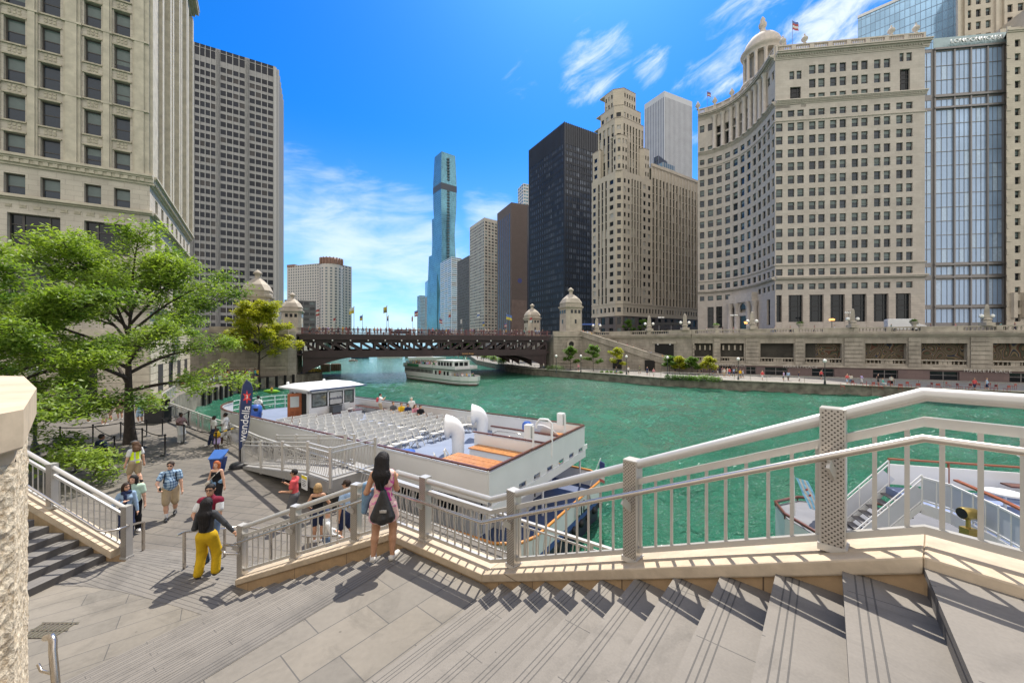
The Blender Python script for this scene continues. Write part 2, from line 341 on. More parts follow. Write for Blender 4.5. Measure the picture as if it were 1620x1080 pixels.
def win_template(wd, ht, style, var):
 mb = MB(); fr = .07 if style != 'fine' else .04
 G = 0
 def bx(x0, x1, z0, z1, y0, y1, mi): mb.box((x0, y0, z0), (x1, y1, z1), mi)
 x0, x1 = -wd / 2, wd / 2
 if style == 'sash':
  fr = min(.11, wd * .09)
  bx(x0, x0 + fr, 0, ht, -.06, 0, 1); bx(x1 - fr, x1, 0, ht, -.06, 0, 1); bx(x0 + fr, x1 - fr, 0, fr, -.06, 0, 1); bx(x0 + fr, x1 - fr, ht - fr, ht, -.06, 0, 1)
  bx(x0 + fr, x1 - fr, ht * .5 - .04, ht * .5 + .04, -.05, 0, 1)
  hb = (0, .3, .5, .5, .72, .0)[var]
  zs = ht - fr - (ht - 2 * fr) * hb
  if hb > 0: mb.quad((x0 + fr, -.012, zs), (x1 - fr, -.012, zs), (x1 - fr, -.012, ht - fr), (x0 + fr, -.012, ht - fr), 2)
  mb.quad((x0 + fr, -.012, fr), (x1 - fr, -.012, fr), (x1 - fr, -.012, zs), (x0 + fr, -.012, zs), 0)
 elif style in ('triple', 'shop'):
  nx, nz = (3, 1) if style == 'triple' else (3, 4)
  mb.quad((x0, -.01, 0), (x1, -.01, 0), (x1, -.01, ht), (x0, -.01, ht), 0)
  if style == 'triple' and var in (2, 4): mb.quad((x0, -.014, ht * .2), (x1, -.014, ht * .2), (x1, -.014, ht), (x0, -.014, ht), 2)
  fr = .16 if style == 'triple' else .13
  xs = [x0, x0 + wd * .25, x1 - wd * .25, x1]
  for i in range(4): bx(max(x0, xs[i] - fr / 2), min(x1, xs[i] + fr / 2), 0, ht, -.09, 0, 1)
  zs = [0, ht] if nz == 1 else [0, ht * .42, ht * .58, ht * .78, ht]
  for i, z in enumerate(zs):
   f2 = fr * (1.6 if (nz > 1 and i in (1, 2)) else 1)
   for j in range(3): bx(xs[j] + fr / 2, xs[j + 1] - fr / 2, max(0, z - f2 / 2), min(ht, z + f2 / 2), -.085, 0, 1)
  if nz == 1:
   for j in (0, 1, 2): bx(xs[j] + fr / 2, xs[j + 1] - fr / 2, ht * .68, ht * .68 + .09, -.08, 0, 1)
 elif style == 'curtain':
  mb.quad((x0, -.01, 0), (x1, -.01, 0), (x1, -.01, ht), (x0, -.01, ht), 0 if var not in (2,) else 2)
  bx(x0, x0 + .05, 0, ht, -.06, 0, 1); bx(x0 + .05, x1, 0, .07, -.06, 0, 1)
  if wd > 1.6: bx(-.025, .025, .07, ht, -.05, 0, 1)
 else:
  mb.quad((x0, -.01, 0), (x1, -.01, 0), (x1, -.01, ht), (x0, -.01, ht), 2 if var in (2, 4) else 0)
  bx(x0, x1, 0, min(.1, ht * .06), -.04, 0, 1)
 return mb
def put_windows(parent, wins, style, glass, frame, blind, cap=100, name='window', rng=None, pv=None):
 rng = rng or random.Random(3)
 o0 = Vector(ORG[parent.name]); mats = [glass, frame, blind]
 ws = []
 for (F, sa, sb, za, zb, d) in wins:
  c = F.p((sa + sb) / 2, za, d); wd, ht = sb - sa, zb - za
  ws.append((-(wd * ht) / (c.x ** 2 + c.y ** 2 + c.z ** 2), c, wd, ht, F, rng.choice(pv or (0, 0, 1, 2, 3, 4))))
 ws.sort(key=lambda t: t[0])
 bulk = MB()
 for i, (_, c, wd, ht, F, var) in enumerate(ws):
  st = style(wd, ht) if callable(style) else style
  key = (round(wd, 2), round(ht, 2), st, var)
  if i < cap:
   k2 = key + (glass.name, frame.name)
   if k2 not in _wt:
    o = win_template(key[0], key[1], st, var).build(name, mats, at=(0, 0, 0)); _wt[k2] = o.data
   else:
    o = bpy.data.objects.new(name, _wt[k2]); COL.objects.link(o)
   o.parent = parent; o.location = c - o0; o.rotation_euler = (0, 0, F.ang)
  else:
   if key not in _wt: _wt[key] = win_template(key[0], key[1], st, var)
   t = _wt[key]; ca, sa_ = math.cos(F.ang), math.sin(F.ang)
   b = len(bulk.v)
   bulk.v.extend([(c.x + x * ca - y * sa_, c.y + x * sa_ + y * ca, c.z + z) for x, y, z in t.v])
   bulk.f.extend([tuple(j + b for j in f) for f in t.f]); bulk.m.extend(t.m); bulk.s.extend(t.s)
 if bulk.v: tag(bulk.build(name, mats, parent), kind='stuff')
def spans(n, s0, s1, frac, edge=0.0):        # n equal openings between s0 and s1
 st = (s1 - s0 - 2 * edge) / n
 return [(s0 + edge + st * (i + .5 - frac / 2), s0 + edge + st * (i + .5 + frac / 2)) for i in range(n)]
# ---------------------------------------------------------------- setting: water, land, paving
ZW, ZR, ZP, ZB, ZA, ZU, ZS = -8.2, -6.6, -5.6, -4.85, -3.35, -1.37, 2.0
def water_mat():
 m = bpy.data.materials.new('river_water'); m.use_nodes = True; t = m.node_tree; b = t.nodes['Principled BSDF']
 b.inputs['Roughness'].default_value = 0.1; b.inputs['IOR'].default_value = 1.33; b.inputs['Specular IOR Level'].default_value = .42
 tcn = N(t, 'ShaderNodeTexCoord'); mp = N(t, 'ShaderNodeMapping'); L(t, tcn.outputs['UV'], mp.inputs[0]); mp.inputs['Rotation'].default_value = (0, 0, .4); mp.inputs['Scale'].default_value = (1, 1.7, 1)
 n0 = N(t, 'ShaderNodeTexNoise', i_Scale=.045, i_Detail=7.0, i_Roughness=.65, i_Distortion=.6); L(t, mp.outputs[0], n0.inputs['Vector'])
 mx = N(t, 'ShaderNodeMixRGB'); rr0 = N(t, 'ShaderNodeMapRange'); L(t, n0.outputs['Fac'], rr0.inputs['Value']); rr0.inputs['From Min'].default_value = .32; rr0.inputs['From Max'].default_value = .68; L(t, rr0.outputs[0], mx.inputs[0]); mx.inputs[1].default_value = (.014, .090, .050, 1); mx.inputs[2].default_value = (.030, .142, .086, 1)
 L(t, mx.outputs[0], b.inputs['Base Color'])
 h = None
 for sc, am, dt in ((1.3, .5, 3.0), (3.4, .30, 3.0), (9.0, .10, 2.0)):
  n = N(t, 'ShaderNodeTexNoise', i_Scale=sc, i_Detail=dt, i_Roughness=.55, i_Distortion=.4); L(t, mp.outputs[0], n.inputs['Vector'])
  v = M('MULTIPLY', n.outputs['Fac'], am, nt=t); h = v if h is None else M('ADD', h, v, nt=t)
 bp = N(t, 'ShaderNodeBump', i_Strength=1.0, i_Distance=.7); L(t, h, bp.inputs['Height']); L(t, bp.outputs[0], b.inputs['Normal'])
 return m
WATER = water_mat()
def water_sheet():
 xs = np.concatenate([[-4000, -900, -300, -130], np.arange(-75, 95, .34), [150, 400, 1200, 4000]]); ys = np.concatenate([[-300, -40], np.arange(1, 112, .34), np.arange(113, 200, 1.2), [230, 300, 450, 800, 1600, 4000, 9000]])
 X, Y = np.meshgrid(xs, ys, indexing='ij'); Z = np.zeros_like(X); rs = np.random.RandomState(3)
 for k in range(46):
  wl = 1.0 * 7.0 ** (rs.rand()); th = rs.normal(.9, .75); am = .017 * wl ** .9 * rs.uniform(.5, 1.2); ph = rs.uniform(0, 6.28)
  u = (X * math.cos(th) + Y * math.sin(th)) * 2 * math.pi / wl + ph; sn_ = np.sin(u + .5 * np.sin(u * .31 + k)); Z += am * (np.abs(sn_) * -1.2 + .6 if k % 3 == 0 else sn_)
 Z *= 1 / (1 + np.exp((Y - 72) / 8)) * 1 / (1 + np.exp((np.abs(X - 10) - 82) / 3)); n0, n1 = X.shape
 V = np.stack([X, Y, Z], -1).reshape(-1, 3); i = np.arange(n0 * n1).reshape(n0, n1); F = np.stack([i[:-1, :-1], i[1:, :-1], i[1:, 1:], i[:-1, 1:]], -1).reshape(-1, 4); n = len(F)
 me = bpy.data.meshes.new('river_water'); me.vertices.add(len(V)); me.vertices.foreach_set('co', V.astype(np.float32).ravel()); me.loops.add(n * 4); me.loops.foreach_set('vertex_index', F.astype(np.int32).ravel())
 me.polygons.add(n); me.polygons.foreach_set('loop_start', np.arange(0, n * 4, 4, dtype=np.int32)); me.polygons.foreach_set('loop_total', np.full(n, 4, np.int32)); me.polygons.foreach_set('use_smooth', np.full(n, True)); me.update(calc_edges=True); me.materials.append(WATER)
 uv = me.uv_layers.new(name='UVMap'); uv.data.foreach_set('uv', V[F.ravel()][:, :2].astype(np.float32).ravel())
 o = bpy.data.objects.new('river_water', me); COL.objects.link(o); o.location = (0, 0, ZW); o['kind'] = 'structure'
water_sheet()
mb = MB(); mb.quad((-4000, -300, ZW - 4), (4000, -300, ZW - 4), (4000, 9000, ZW - 4), (-4000, 9000, ZW - 4)); mb.build('ground', CONC, at=(0, 0, ZW - 4), kind='structure')
BANK = [(150, 9), (75, 49), (55.9, 58.9), (45.8, 63.9), (37.1, 68.3), (28.3, 72.6), (21, 82.4), (5.5, 98.2), (-2, 112), (-14, 150), (-30, 250), (-60, 400), (-100, 640), (-190, 900)]
LANDS = [(150, 14.5), (97, 60.8), (41.9, 88.2), (18.6, 107.6), (10, 112), (4, 150), (-14, 255), (-45, 400), (-85, 640), (-180, 910)]
mb = MB(); mb.prism(BANK + [(900, 1000), (900, 9)], ZW - 1, ZR, 0, 1)
mb.build('riverwalk', [CONC, PAVEL], kind='structure')
mb = MB(); mb.prism(LANDS[:4] + [(16, 109)] + LANDS[5:] + [(1500, 1600), (1500, 12)], ZR - .5, ZS, 0, 1)
mb.build('street_ground', [WACK, ASPH], at=(100, 100, ZS), kind='structure')
NB = [(-52, 78), (-56, 88), (-70, 120), (-100, 180), (-180, 350), (-300, 700), (-420, 1000)]
mb = MB(); mb.prism(NB + [(-1500, 1500), (-1500, 60), (-58, 60)], ZW - 1, ZS, 0, 1)
mb.build('north_street_ground', [WACK, ASPH], at=(-200, 200, ZS), kind='structure')
PAVE_P = brickmat('plaza_granite_planks', (0.160, 0.140, 0.116), (0.138, 0.122, 0.102), (.065, .06, .055), 2.1, .42, .014, rough=.8, rot=R(11.5), stain=.28, offset=.37, spots=True)
PAVE_B = brickmat('landing_granite_slabs', (0.198, 0.175, 0.141), (0.163, 0.146, 0.120), (.09, .083, .075), 1.5, .40, .007, rough=.78, rot=R(-37), stain=.3, offset=.43, spots=True)
PAVE_A = brickmat('upper_landing_granite_slabs', (0.205, 0.180, 0.144), (0.163, 0.147, 0.124), (.09, .083, .075), 1.0, .5, .007, rough=.78, rot=R(-51), stain=.28, offset=.4, spots=True)
def tread_mat(name, q0, tread, lines, lw, col=(.182, .163, .139)):
 m = bpy.data.materials.new(name); m.use_nodes = True; t = m.node_tree; b = t.nodes['Principled BSDF']; b.inputs['Roughness'].default_value = .8
 tcn = N(t, 'ShaderNodeTexCoord'); sp = N(t, 'ShaderNodeSeparateXYZ'); L(t, tcn.outputs['UV'], sp.inputs[0])
 ph = M('FRACT', M('DIVIDE', M('SUBTRACT', sp.outputs[0], q0, nt=t), tread, nt=t), nt=t)
 acc = None
 for l in lines:
  v = M('LESS_THAN', M('ABSOLUTE', M('SUBTRACT', ph, l / tread, nt=t), nt=t), lw / tread, nt=t); acc = v if acc is None else M('MAXIMUM', acc, v, nt=t)
 # joints across the tread
 jn = M('LESS_THAN', M('FRACT', M('ADD', M('DIVIDE', sp.outputs[1], 1.9, nt=t), M('MULTIPLY', M('FLOOR', M('DIVIDE', M('SUBTRACT', sp.outputs[0], q0, nt=t), tread, nt=t), nt=t), .37, nt=t), nt=t), nt=t), .004, nt=t)
 acc = M('MAXIMUM', acc, jn, nt=t)
 n = N(t, 'ShaderNodeTexNoise', i_Scale=.9, i_Detail=9.0, i_Roughness=.7); L(t, tcn.outputs['UV'], n.inputs['Vector'])
 n3 = N(t, 'ShaderNodeTexNoise', i_Scale=60.0, i_Detail=3.0); L(t, tcn.outputs['UV'], n3.inputs['Vector'])
 r = N(t, 'ShaderNodeMapRange'); L(t, M('ADD', M('MULTIPLY', n.outputs[0], .7, nt=t), M('MULTIPLY', n3.outputs[0], .3, nt=t), nt=t), r.inputs['Value']); r.inputs['From Min'].default_value = .3; r.inputs['From Max'].default_value = .7; r.inputs['To Min'].default_value = .78; r.inputs['To Max'].default_value = 1.16
 mx = N(t, 'ShaderNodeMixRGB'); L(t, acc, mx.inputs[0]); mx.inputs[1].default_value = tuple(col) + (1,); mx.inputs[2].default_value = (.085, .078, .07, 1)
 vm = N(t, 'ShaderNodeVectorMath', operation='SCALE'); L(t, mx.outputs[0], vm.inputs[0]); L(t, M('MULTIPLY', r.outputs[0], grime(t, tcn), nt=t), vm.inputs['Scale']); L(t, vm.outputs[0], b.inputs['Base Color'])
 bp = N(t, 'ShaderNodeBump', i_Strength=.6, i_Distance=.01, invert=True); L(t, acc, bp.inputs['Height']); L(t, bp.outputs[0], b.inputs['Normal'])
 return m
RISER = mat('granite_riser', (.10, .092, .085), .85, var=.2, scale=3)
# wall line (inner coping edge) of the near balustrade
WA, WB, WK, WC, WD = (4.15, .31, -1.30), (2.54, 2.34, -1.30), (-.40, 5.28, -3.2), (-2.05, 6.40, -3.2), (-5.50, 7.56, -4.70)
WL = [WA, WB, WK, WC, WD]
def offset(poly, d):
 out = []
 for i, p in enumerate(poly):
  ns = []
  for a, b in ((i - 1, i), (i, i + 1)):
   if a >= 0 and b < len(poly):
    e = Vector((poly[b][0] - poly[a][0], poly[b][1] - poly[a][1])).normalized(); ns.append(Vector((e.y, -e.x)))
  n = sum(ns, Vector((0, 0))).normalized(); k = d / max(.3, n.dot(ns[0]))
  out.append((p[0] + n.x * k, p[1] + n.y * k, p[2]))
 return out
def isect(p, d, a, b):     # line p+t*d with line a-b
 ax, ay = a[0], a[1]; ex, ey = b[0] - ax, b[1] - ay
 det = d[0] * -ey + d[1] * ex
 t = ((ax - p[0]) * -ey + (ay - p[1]) * ex) / det
 return Vector((p[0] + d[0] * t, p[1] + d[1] * t)), t
# upper flight
dU, pU = Vector((.64, .77)).normalized(), Vector((.77, -.64)).normalized()
TU, RU, qU = .377, .18, -3.297
WLc = offset(WL, .2)
def on_wall(p, d, seg): return isect(p, d, WLc[seg], WLc[seg + 1])[0]
TREADU = tread_mat('grooved_granite_treads', qU, TU, (.045, .085, .125), .0045)
mb = MB(); NEAR = -7.0
for k in range(1, 12):
 q0, q1 = qU + (k - 1) * TU, qU + k * TU; z0, z1 = ZA + RU * (k - 1), ZA + RU * k
 a0, a1 = pU * q0, pU * q1
 w0, w1 = on_wall(a0, dU, 1), on_wall(a1, dU, 1)
 if k == 11: w1 = on_wall(a1, dU, 0); w1b = w1
 n0, n1 = a0 + dU * NEAR, a1 + dU * NEAR
 if k < 11:
  mb.quad((n0.x, n0.y, z1), (n1.x, n1.y, z1), (w1.x, w1.y, z1), (w0.x, w0.y, z1), 0)
 nz = .018                                   # nosing stands proud of the riser
 f0, f1 = a0 - pU * nz + dU * NEAR, w0 - pU * nz
 mb.add([(f0.x, f0.y, z1), (f1.x, f1.y, z1), (w0.x, w0.y, z1), (n0.x, n0.y, z1)], [(0, 3, 2, 1)], 0)
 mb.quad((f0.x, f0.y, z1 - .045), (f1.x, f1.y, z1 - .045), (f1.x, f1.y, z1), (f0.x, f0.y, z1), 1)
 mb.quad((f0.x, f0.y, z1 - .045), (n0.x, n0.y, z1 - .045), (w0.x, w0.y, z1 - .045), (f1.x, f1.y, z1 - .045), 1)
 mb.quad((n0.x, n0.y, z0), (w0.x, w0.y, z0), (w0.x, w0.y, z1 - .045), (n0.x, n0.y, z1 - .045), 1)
q11 = qU + 10 * TU; a = pU * q11; w0 = on_wall(a, dU, 0) if on_wall(a, dU, 1).x > WB[0] else on_wall(a, dU, 1); n0 = a + dU * NEAR
mb.build('stair_flight', [TREADU, RISER], at=(1, 2, ZA), kind='structure', uvrot=math.atan2(pU.y, pU.x))
mb = MB(); mb.add([(n0.x, n0.y, ZU), (n0.x + 9, n0.y - 6, ZU), (WLc[0][0], WLc[0][1], ZU), (WLc[1][0], WLc[1][1], ZU), (w0.x, w0.y, ZU)], [(0, 1, 2, 3, 4)])
TREADL = tread_mat('grooved_landing_granite', qU, 1.6, (.045, .085, .125, .42, .47, .9, .95), .005)
mb.build('upper_landing', TREADL, at=(3, 0, ZU), kind='structure', uvrot=math.atan2(pU.y, pU.x))
# landing A and lower flight
dL, pL = Vector((.55, .835)).normalized(), Vector((-.835, .55)).normalized()
L0 = Vector((-2.58, 4.99)); TL = .355; qL = L0.dot(pL)
c0 = isect(L0, dL, WLc[2], WLc[3])[0]
a = pU * qU; w0 = on_wall(a, dU, 1); n0 = a + dU * NEAR; nl = L0 + dL * NEAR
mb = MB(); mb.add([(n0.x, n0.y, ZA), (w0.x, w0.y, ZA), (WLc[2][0], WLc[2][1], ZA), (WLc[3][0], WLc[3][1], ZA), ((L0 + dL * 1.62).x, (L0 + dL * 1.62).y, ZA), (nl.x, nl.y, ZA)], [(0, 1, 2, 3, 4, 5)])
mb.build('stair_landing', PAVE_A, at=(-1, 5, ZA), kind='structure')
mb = MB()
mb.add([((L0 + dL * a_ - pL * b_).x, (L0 + dL * a_ - pL * b_).y, ZA + .004) for a_, b_ in ((-7, .26), (-7, .0), (1.5, 0), (1.5, .26))], [(3, 2, 1, 0)])
TREADW = tread_mat('grooved_warning_band', qL, TL, (.11, .16, .21, .26), .006, col=(.153, .138, .119))
mb.build('warning_strip', TREADW, at=(-2, 5, ZA), kind='structure', uvrot=math.atan2(pL.y, pL.x))
TREADLL = tread_mat('grooved_granite_lower_treads', qL, TL, (.21, .25, .29, .33), .005)
mb = MB()
for k in range(1, 11):                       # k-th tread down from landing A
 z = ZA - .15 * k; q0 = qL + (k - 1) * TL; q1 = qL + k * TL
 a0, a1 = pL * q0, pL * q1; fr = L0.dot(dL)
 b0, b1 = a0 + dL * (fr + NEAR), a1 + dL * (fr + NEAR)
 e0 = isect(a0, dL, WLc[3], WLc[4])[0]; e1 = isect(a1, dL, WLc[3], WLc[4])[0]
 if k == 10: e1 = e0 + (a1 - a0)
 if k < 10:
  mb.quad((b0.x, b0.y, z), (e0.x, e0.y, z), (e1.x, e1.y, z), (b1.x, b1.y, z), 0)
 g0, g1 = b0 + pL * .018, e0 + pL * .018; zt = z + .15
 mb.quad((b0.x, b0.y, zt), (e0.x, e0.y, zt), (g1.x, g1.y, zt), (g0.x, g0.y, zt), 0)
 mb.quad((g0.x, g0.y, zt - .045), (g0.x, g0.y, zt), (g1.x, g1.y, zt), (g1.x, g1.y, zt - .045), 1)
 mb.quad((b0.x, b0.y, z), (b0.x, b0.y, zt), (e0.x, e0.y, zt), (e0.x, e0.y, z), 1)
mb.build('stair_flight', [TREADLL, RISER], at=(-4, 6, ZB), kind='structure', uvrot=math.atan2(pL.y, pL.x))
# landing B, curved steps down to the plaza
qB = qL + 9 * TL; aB = pL * qB; fr = L0.dot(dL); bB = aB + dL * (fr + NEAR); eB = isect(aB, dL, WLc[3], WLc[4])[0]
TOPC = [(-9.4, 8.46), (-8.6, 8.42), (-7.8, 8.28), (-6.96, 8.05), (-6.2, 7.82), (-5.3, 7.52)]
BOTC = [(-10.4, 10.1), (-9.4, 10.05), (-8.4, 9.95), (-7.4, 9.75), (-6.3, 9.45), (-4.8, 8.95)]
mb = MB(); mb.add([(bB.x, bB.y, ZB), (eB.x, eB.y, ZB)] + [(x, y, ZB) for x, y in TOPC[::-1]] + [(-9.6, 3.0, ZB), (-9.6, -1, ZB)], [tuple(range(2 + len(TOPC) + 2))])
mb.build('lower_landing', PAVE_B, at=(-7, 6, ZB), kind='structure')
STRIP = tread_mat('grooved_step_band', 0.0, .09, (.045,), .006, col=(.168, .152, .131))
mb = MB()
inner = [(x + .1, y - .85) for x, y in TOPC]
for i in range(len(TOPC) - 1):
 mb.add([(inner[i][0], inner[i][1], ZB + .004), (inner[i + 1][0], inner[i + 1][1], ZB + .004), (TOPC[i + 1][0], TOPC[i + 1][1], ZB + .004), (TOPC[i][0], TOPC[i][1], ZB + .004)], [(0, 1, 2, 3)])
mb.build('grooved_band', STRIP, at=(-7, 7.6, ZB), kind='structure', uvrot=R(72))
mb = MB()
def fan(f): return [(a[0] + (b[0] - a[0]) * f, a[1] + (b[1] - a[1]) * f) for a, b in zip(TOPC, BOTC)]
for k in range(5):
 c0_, c1_ = fan(k / 4.0), fan((k + 1) / 4.0); z = ZB - .15 * (k + 1)
 for i in range(len(c0_) - 1):
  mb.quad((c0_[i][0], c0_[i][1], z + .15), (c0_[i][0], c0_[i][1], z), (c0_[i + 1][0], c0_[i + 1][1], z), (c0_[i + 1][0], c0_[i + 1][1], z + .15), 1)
  if k < 4: mb.quad((c0_[i][0], c0_[i][1], z), (c1_[i][0], c1_[i][1], z), (c1_[i + 1][0], c1_[i + 1][1], z), (c0_[i + 1][0], c0_[i + 1][1], z), 0)
mb.build('curved_steps', [STRIP, RISER], at=(-7.5, 9, ZP), kind='structure', uvrot=R(78))
EDGE = [(7.5, 4.95), (2.75, 8.22), (-3.87, 12.9), (-12, 18.5), (-15.8, 21.6), (-19.3, 24.1), (-25.8, 29), (-31, 34), (-36, 41)]
mb = MB(); mb.prism(EDGE + [(-41, 50), (-75, 50), (-75, 4), (-9.3, 4), (-9.3, 8.2), (-5, 7.0), (7.5, 1.5)], ZW - 1, ZP, 0, 1)
mb.build('plaza', [CONC, PAVE_P], at=(-15, 15, ZP), kind='structure')
DOCK = [(-41, 50), (-45, 62), (-45.6, 70), (-43.2, 78), (-42, 84)]
mb = MB(); mb.prism(DOCK + [(-62, 90), (-75, 60), (-75, 50)], ZW - 1, -6.35, 0, 1)
mb.build('dock_walk', [CONC, PAVE_P], kind='structure')
# left flight going up beside the pier
mb = MB()
LX = lambda k, y: -9.08 - .335 * (k - 1) + .14 * (y - 8.35)
for k in range(1, 12):
 z = ZB + .15 * k
 ya, yb = 2.0, 8.52
 mb.quad((LX(k, ya), ya, z - .15), (LX(k, yb), yb, z - .15), (LX(k, yb), yb, z), (LX(k, ya), ya, z), 1)
 mb.quad((LX(k + 1, ya), ya, z), (LX(k, ya), ya, z), (LX(k, yb), yb, z), (LX(k + 1, yb), yb, z), 0)
DARKT = tread_mat('dark_granite_treads', -9.08, .335, (.1,), .004, col=(.15, .14, .128))
mb.build('stair_flight', [DARKT, RISER], at=(-10, 7, ZB), kind='structure')
# ---------------------------------------------------------------- near balustrade: stone wall, posts, rails
def perf_mat():
 m = bpy.data.materials.new('perforated_steel'); m.use_nodes = True; t = m.node_tree; b = t.nodes['Principled BSDF']
 b.inputs['Metallic'].default_value = .55; b.inputs['Roughness'].default_value = .38
 tcn = N(t, 'ShaderNodeTexCoord'); mp = N(t, 'ShaderNodeMapping'); L(t, tcn.outputs['UV'], mp.inputs[0]); mp.inputs['Rotation'].default_value = (0, 0, R(45)); mp.inputs['Scale'].default_value = (42, 42, 42)
 fr = N(t, 'ShaderNodeVectorMath', operation='FRACTION'); L(t, mp.outputs[0], fr.inputs[0])
 ds = N(t, 'ShaderNodeVectorMath', operation='DISTANCE'); sp = N(t, 'ShaderNodeSeparateXYZ'); L(t, fr.outputs[0], sp.inputs[0]); cb = N(t, 'ShaderNodeCombineXYZ'); L(t, sp.outputs[0], cb.inputs[0]); L(t, sp.outputs[1], cb.inputs[1])
 L(t, cb.outputs[0], ds.inputs[0]); ds.inputs[1].default_value = (.5, .5, 0)
 lt = M('LESS_THAN', ds.outputs['Value'], .27, nt=t)
 mx = N(t, 'ShaderNodeMixRGB'); L(t, lt, mx.inputs[0]); mx.inputs[1].default_value = (.43, .395, .35, 1); mx.inputs[2].default_value = (.08, .07, .06, 1); L(t, mx.outputs[0], b.inputs['Base Color'])
 return m
PERF = perf_mat()
def lerp3(a, b, t): return Vector((a[0] + (b[0] - a[0]) * t, a[1] + (b[1] - a[1]) * t, a[2] + (b[2] - a[2]) * t))
def sloped(mb, p0, p1, w0, w1, h0, h1, mi=0):  # box following a sloped line; w to the right of p0->p1, h above
 d = Vector((p1[0] - p0[0], p1[1] - p0[1])).normalized(); n = Vector((d.y, -d.x))
 pt = lambda p, w_, h: (p[0] + n.x * w_, p[1] + n.y * w_, p[2] + h)
 mb.hexa((pt(p0, w0, h0), pt(p0, w1, h0), pt(p1, w1, h0), pt(p1, w0, h0), pt(p0, w0, h1), pt(p0, w1, h1), pt(p1, w1, h1), pt(p1, w0, h1)), mi)
def miterbox(mb, poly, o0, o1, h0, h1, mi=0):
 A_, B_ = offset(poly, o0), offset(poly, o1)
 for i in range(len(poly) - 1):
  q = (A_[i], B_[i], B_[i + 1], A_[i + 1])
  mb.hexa([(p[0], p[1], p[2] + h0) for p in q] + [(p[0], p[1], p[2] + h1) for p in q], mi)
def railing(root, posts, pl, spacing=.15, tr=.055, post_w=.15, hand=None, phs=.985, post_d=.08):
 # posts: list of (index of segment, t, extra foot drop) ; pl: polyline on coping top, centre of the rail
 mbs = MB(); mbs.tube([Vector(p) + Vector((0, 0, .97)) for p in pl], tr, 14); mbs.build('top_rail', RAIL, root)
 m2 = MB(); miterbox(m2, pl, -.025, .025, .765, .825); m2.build('mid_rail', RAIL, root)
 m3 = MB(); miterbox(m3, pl, -.022, .022, .075, .125); m3.build('bottom_rail', RAILB, root)
 pp = []
 for (sg, t, drop) in posts:
  p = lerp3(pl[sg], pl[sg + 1], t); d = Vector((pl[sg + 1][0] - pl[sg][0], pl[sg + 1][1] - pl[sg][1])).normalized(); n = Vector((d.y, -d.x))
  pp.append(p)
  m = MB()
  def bx(x0, x1, y0, y1, z0, z1, mi):
   q = [(x0, y0), (x1, y0), (x1, y1), (x0, y1)]
   m.hexa([(p.x + d.x * a + n.x * b, p.y + d.y * a + n.y * b, p.z + z) for z in (z0, z1) for a, b in q], mi)
  hw = post_w / 2
  bx(-hw, hw, -post_d * .7, post_d, -drop, phs + .05, 0)
  bx(-hw + .008, hw - .008, -post_d * .7 - .006, -post_d * .7 + .002, -drop + .03, phs + .04, 1)
  bx(-hw - .012, hw + .012, -post_d * .7 - .012, post_d + .012, -drop, -drop + .05, 0)
  m.build('post', [RAIL, PERF], root)
 for i in range(len(pl) - 1):
  a, b = pl[i], pl[i + 1]; Ls = math.hypot(b[0] - a[0], b[1] - a[1]); n = max(2, int(Ls / spacing))
  for j in range(n):
   p = lerp3(a, b, (j + .5) / n)
   if any((Vector(p[:2]) - Vector(q[:2])).length < post_w * .62 for q in pp): continue
   d = Vector((b[0] - a[0], b[1] - a[1])).normalized() * .0125; nn = Vector((d.y, -d.x)) * .5
   m = MB(); m.hexa([(p.x + sx * d.x + sy * nn.x, p.y + sx * d.y + sy * nn.y, p.z + z) for z in (.11, .77) for sx, sy in ((-1, -1), (1, -1), (1, 1), (-1, 1))])
   m.build('baluster', RAILB, root)
 if hand:
  off, h = hand
  hp = offset(pl, -off)
  m = MB(); m.tube([(x, y, z + h) for x, y, z in hp], .025, 12); m.build('handrail', STEEL, root)
  for (sg, t, drop) in posts:
   a = lerp3(pl[sg], pl[sg + 1], t); b = lerp3(hp[sg], hp[sg + 1], t); m = MB()
   m.bar((a.x + (b.x - a.x) * .2, a.y + (b.y - a.y) * .35, a.z + h - .17), (b.x, b.y, b.z + h - .05), .02, .07); m.build('bracket', RAILB, root)
def seg_t(pl, sg, px):
 u = (px - CX) / FPX; a, b = pl[sg], pl[sg + 1]
 return (u * a[1] - a[0]) / ((b[0] - a[0]) - u * (b[1] - a[1]))
# stone wall: coping and panel below
root = empty('stair_wall', (WK[0], WK[1], ZP), 'honey coloured limestone kerb wall with rounded coping edging the near stairs under the pale railing', 'wall')
mb = MB()
mb2 = MB()
miterbox(mb, WL, -.03, .42, -.115, 0.0); ob = mb.build('coping', COPING, root)
bv = ob.modifiers.new('round', 'BEVEL'); bv.width = .015; bv.segments = 2; bv.limit_method = 'ANGLE'
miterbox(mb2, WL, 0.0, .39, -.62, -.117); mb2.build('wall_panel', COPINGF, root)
A_, B_ = offset(WL, .02), offset(WL, .38)
mb = MB()
for i in range(4):
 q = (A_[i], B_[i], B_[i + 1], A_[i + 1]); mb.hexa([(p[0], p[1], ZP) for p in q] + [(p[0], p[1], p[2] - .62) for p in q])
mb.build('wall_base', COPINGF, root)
pl = offset(WL, .17)
posts = [(1, seg_t(pl, 1, 1318), 0), (1, seg_t(pl, 1, 1000), 0), (1, seg_t(pl, 1, 812), 0), (2, seg_t(pl, 2, 672), 0), (3, seg_t(pl, 3, 563), 0), (3, seg_t(pl, 3, 467), 0), (3, 1.02, .15), (0, .3, 0)]
root = empty('stair_railing', (WK[0], WK[1], WK[2]), 'long pale metal railing with perforated posts and steel handrail descending beside the near steps', 'railing')
railing(root, posts, pl, hand=(.2, .72), post_w=.145, tr=.046)
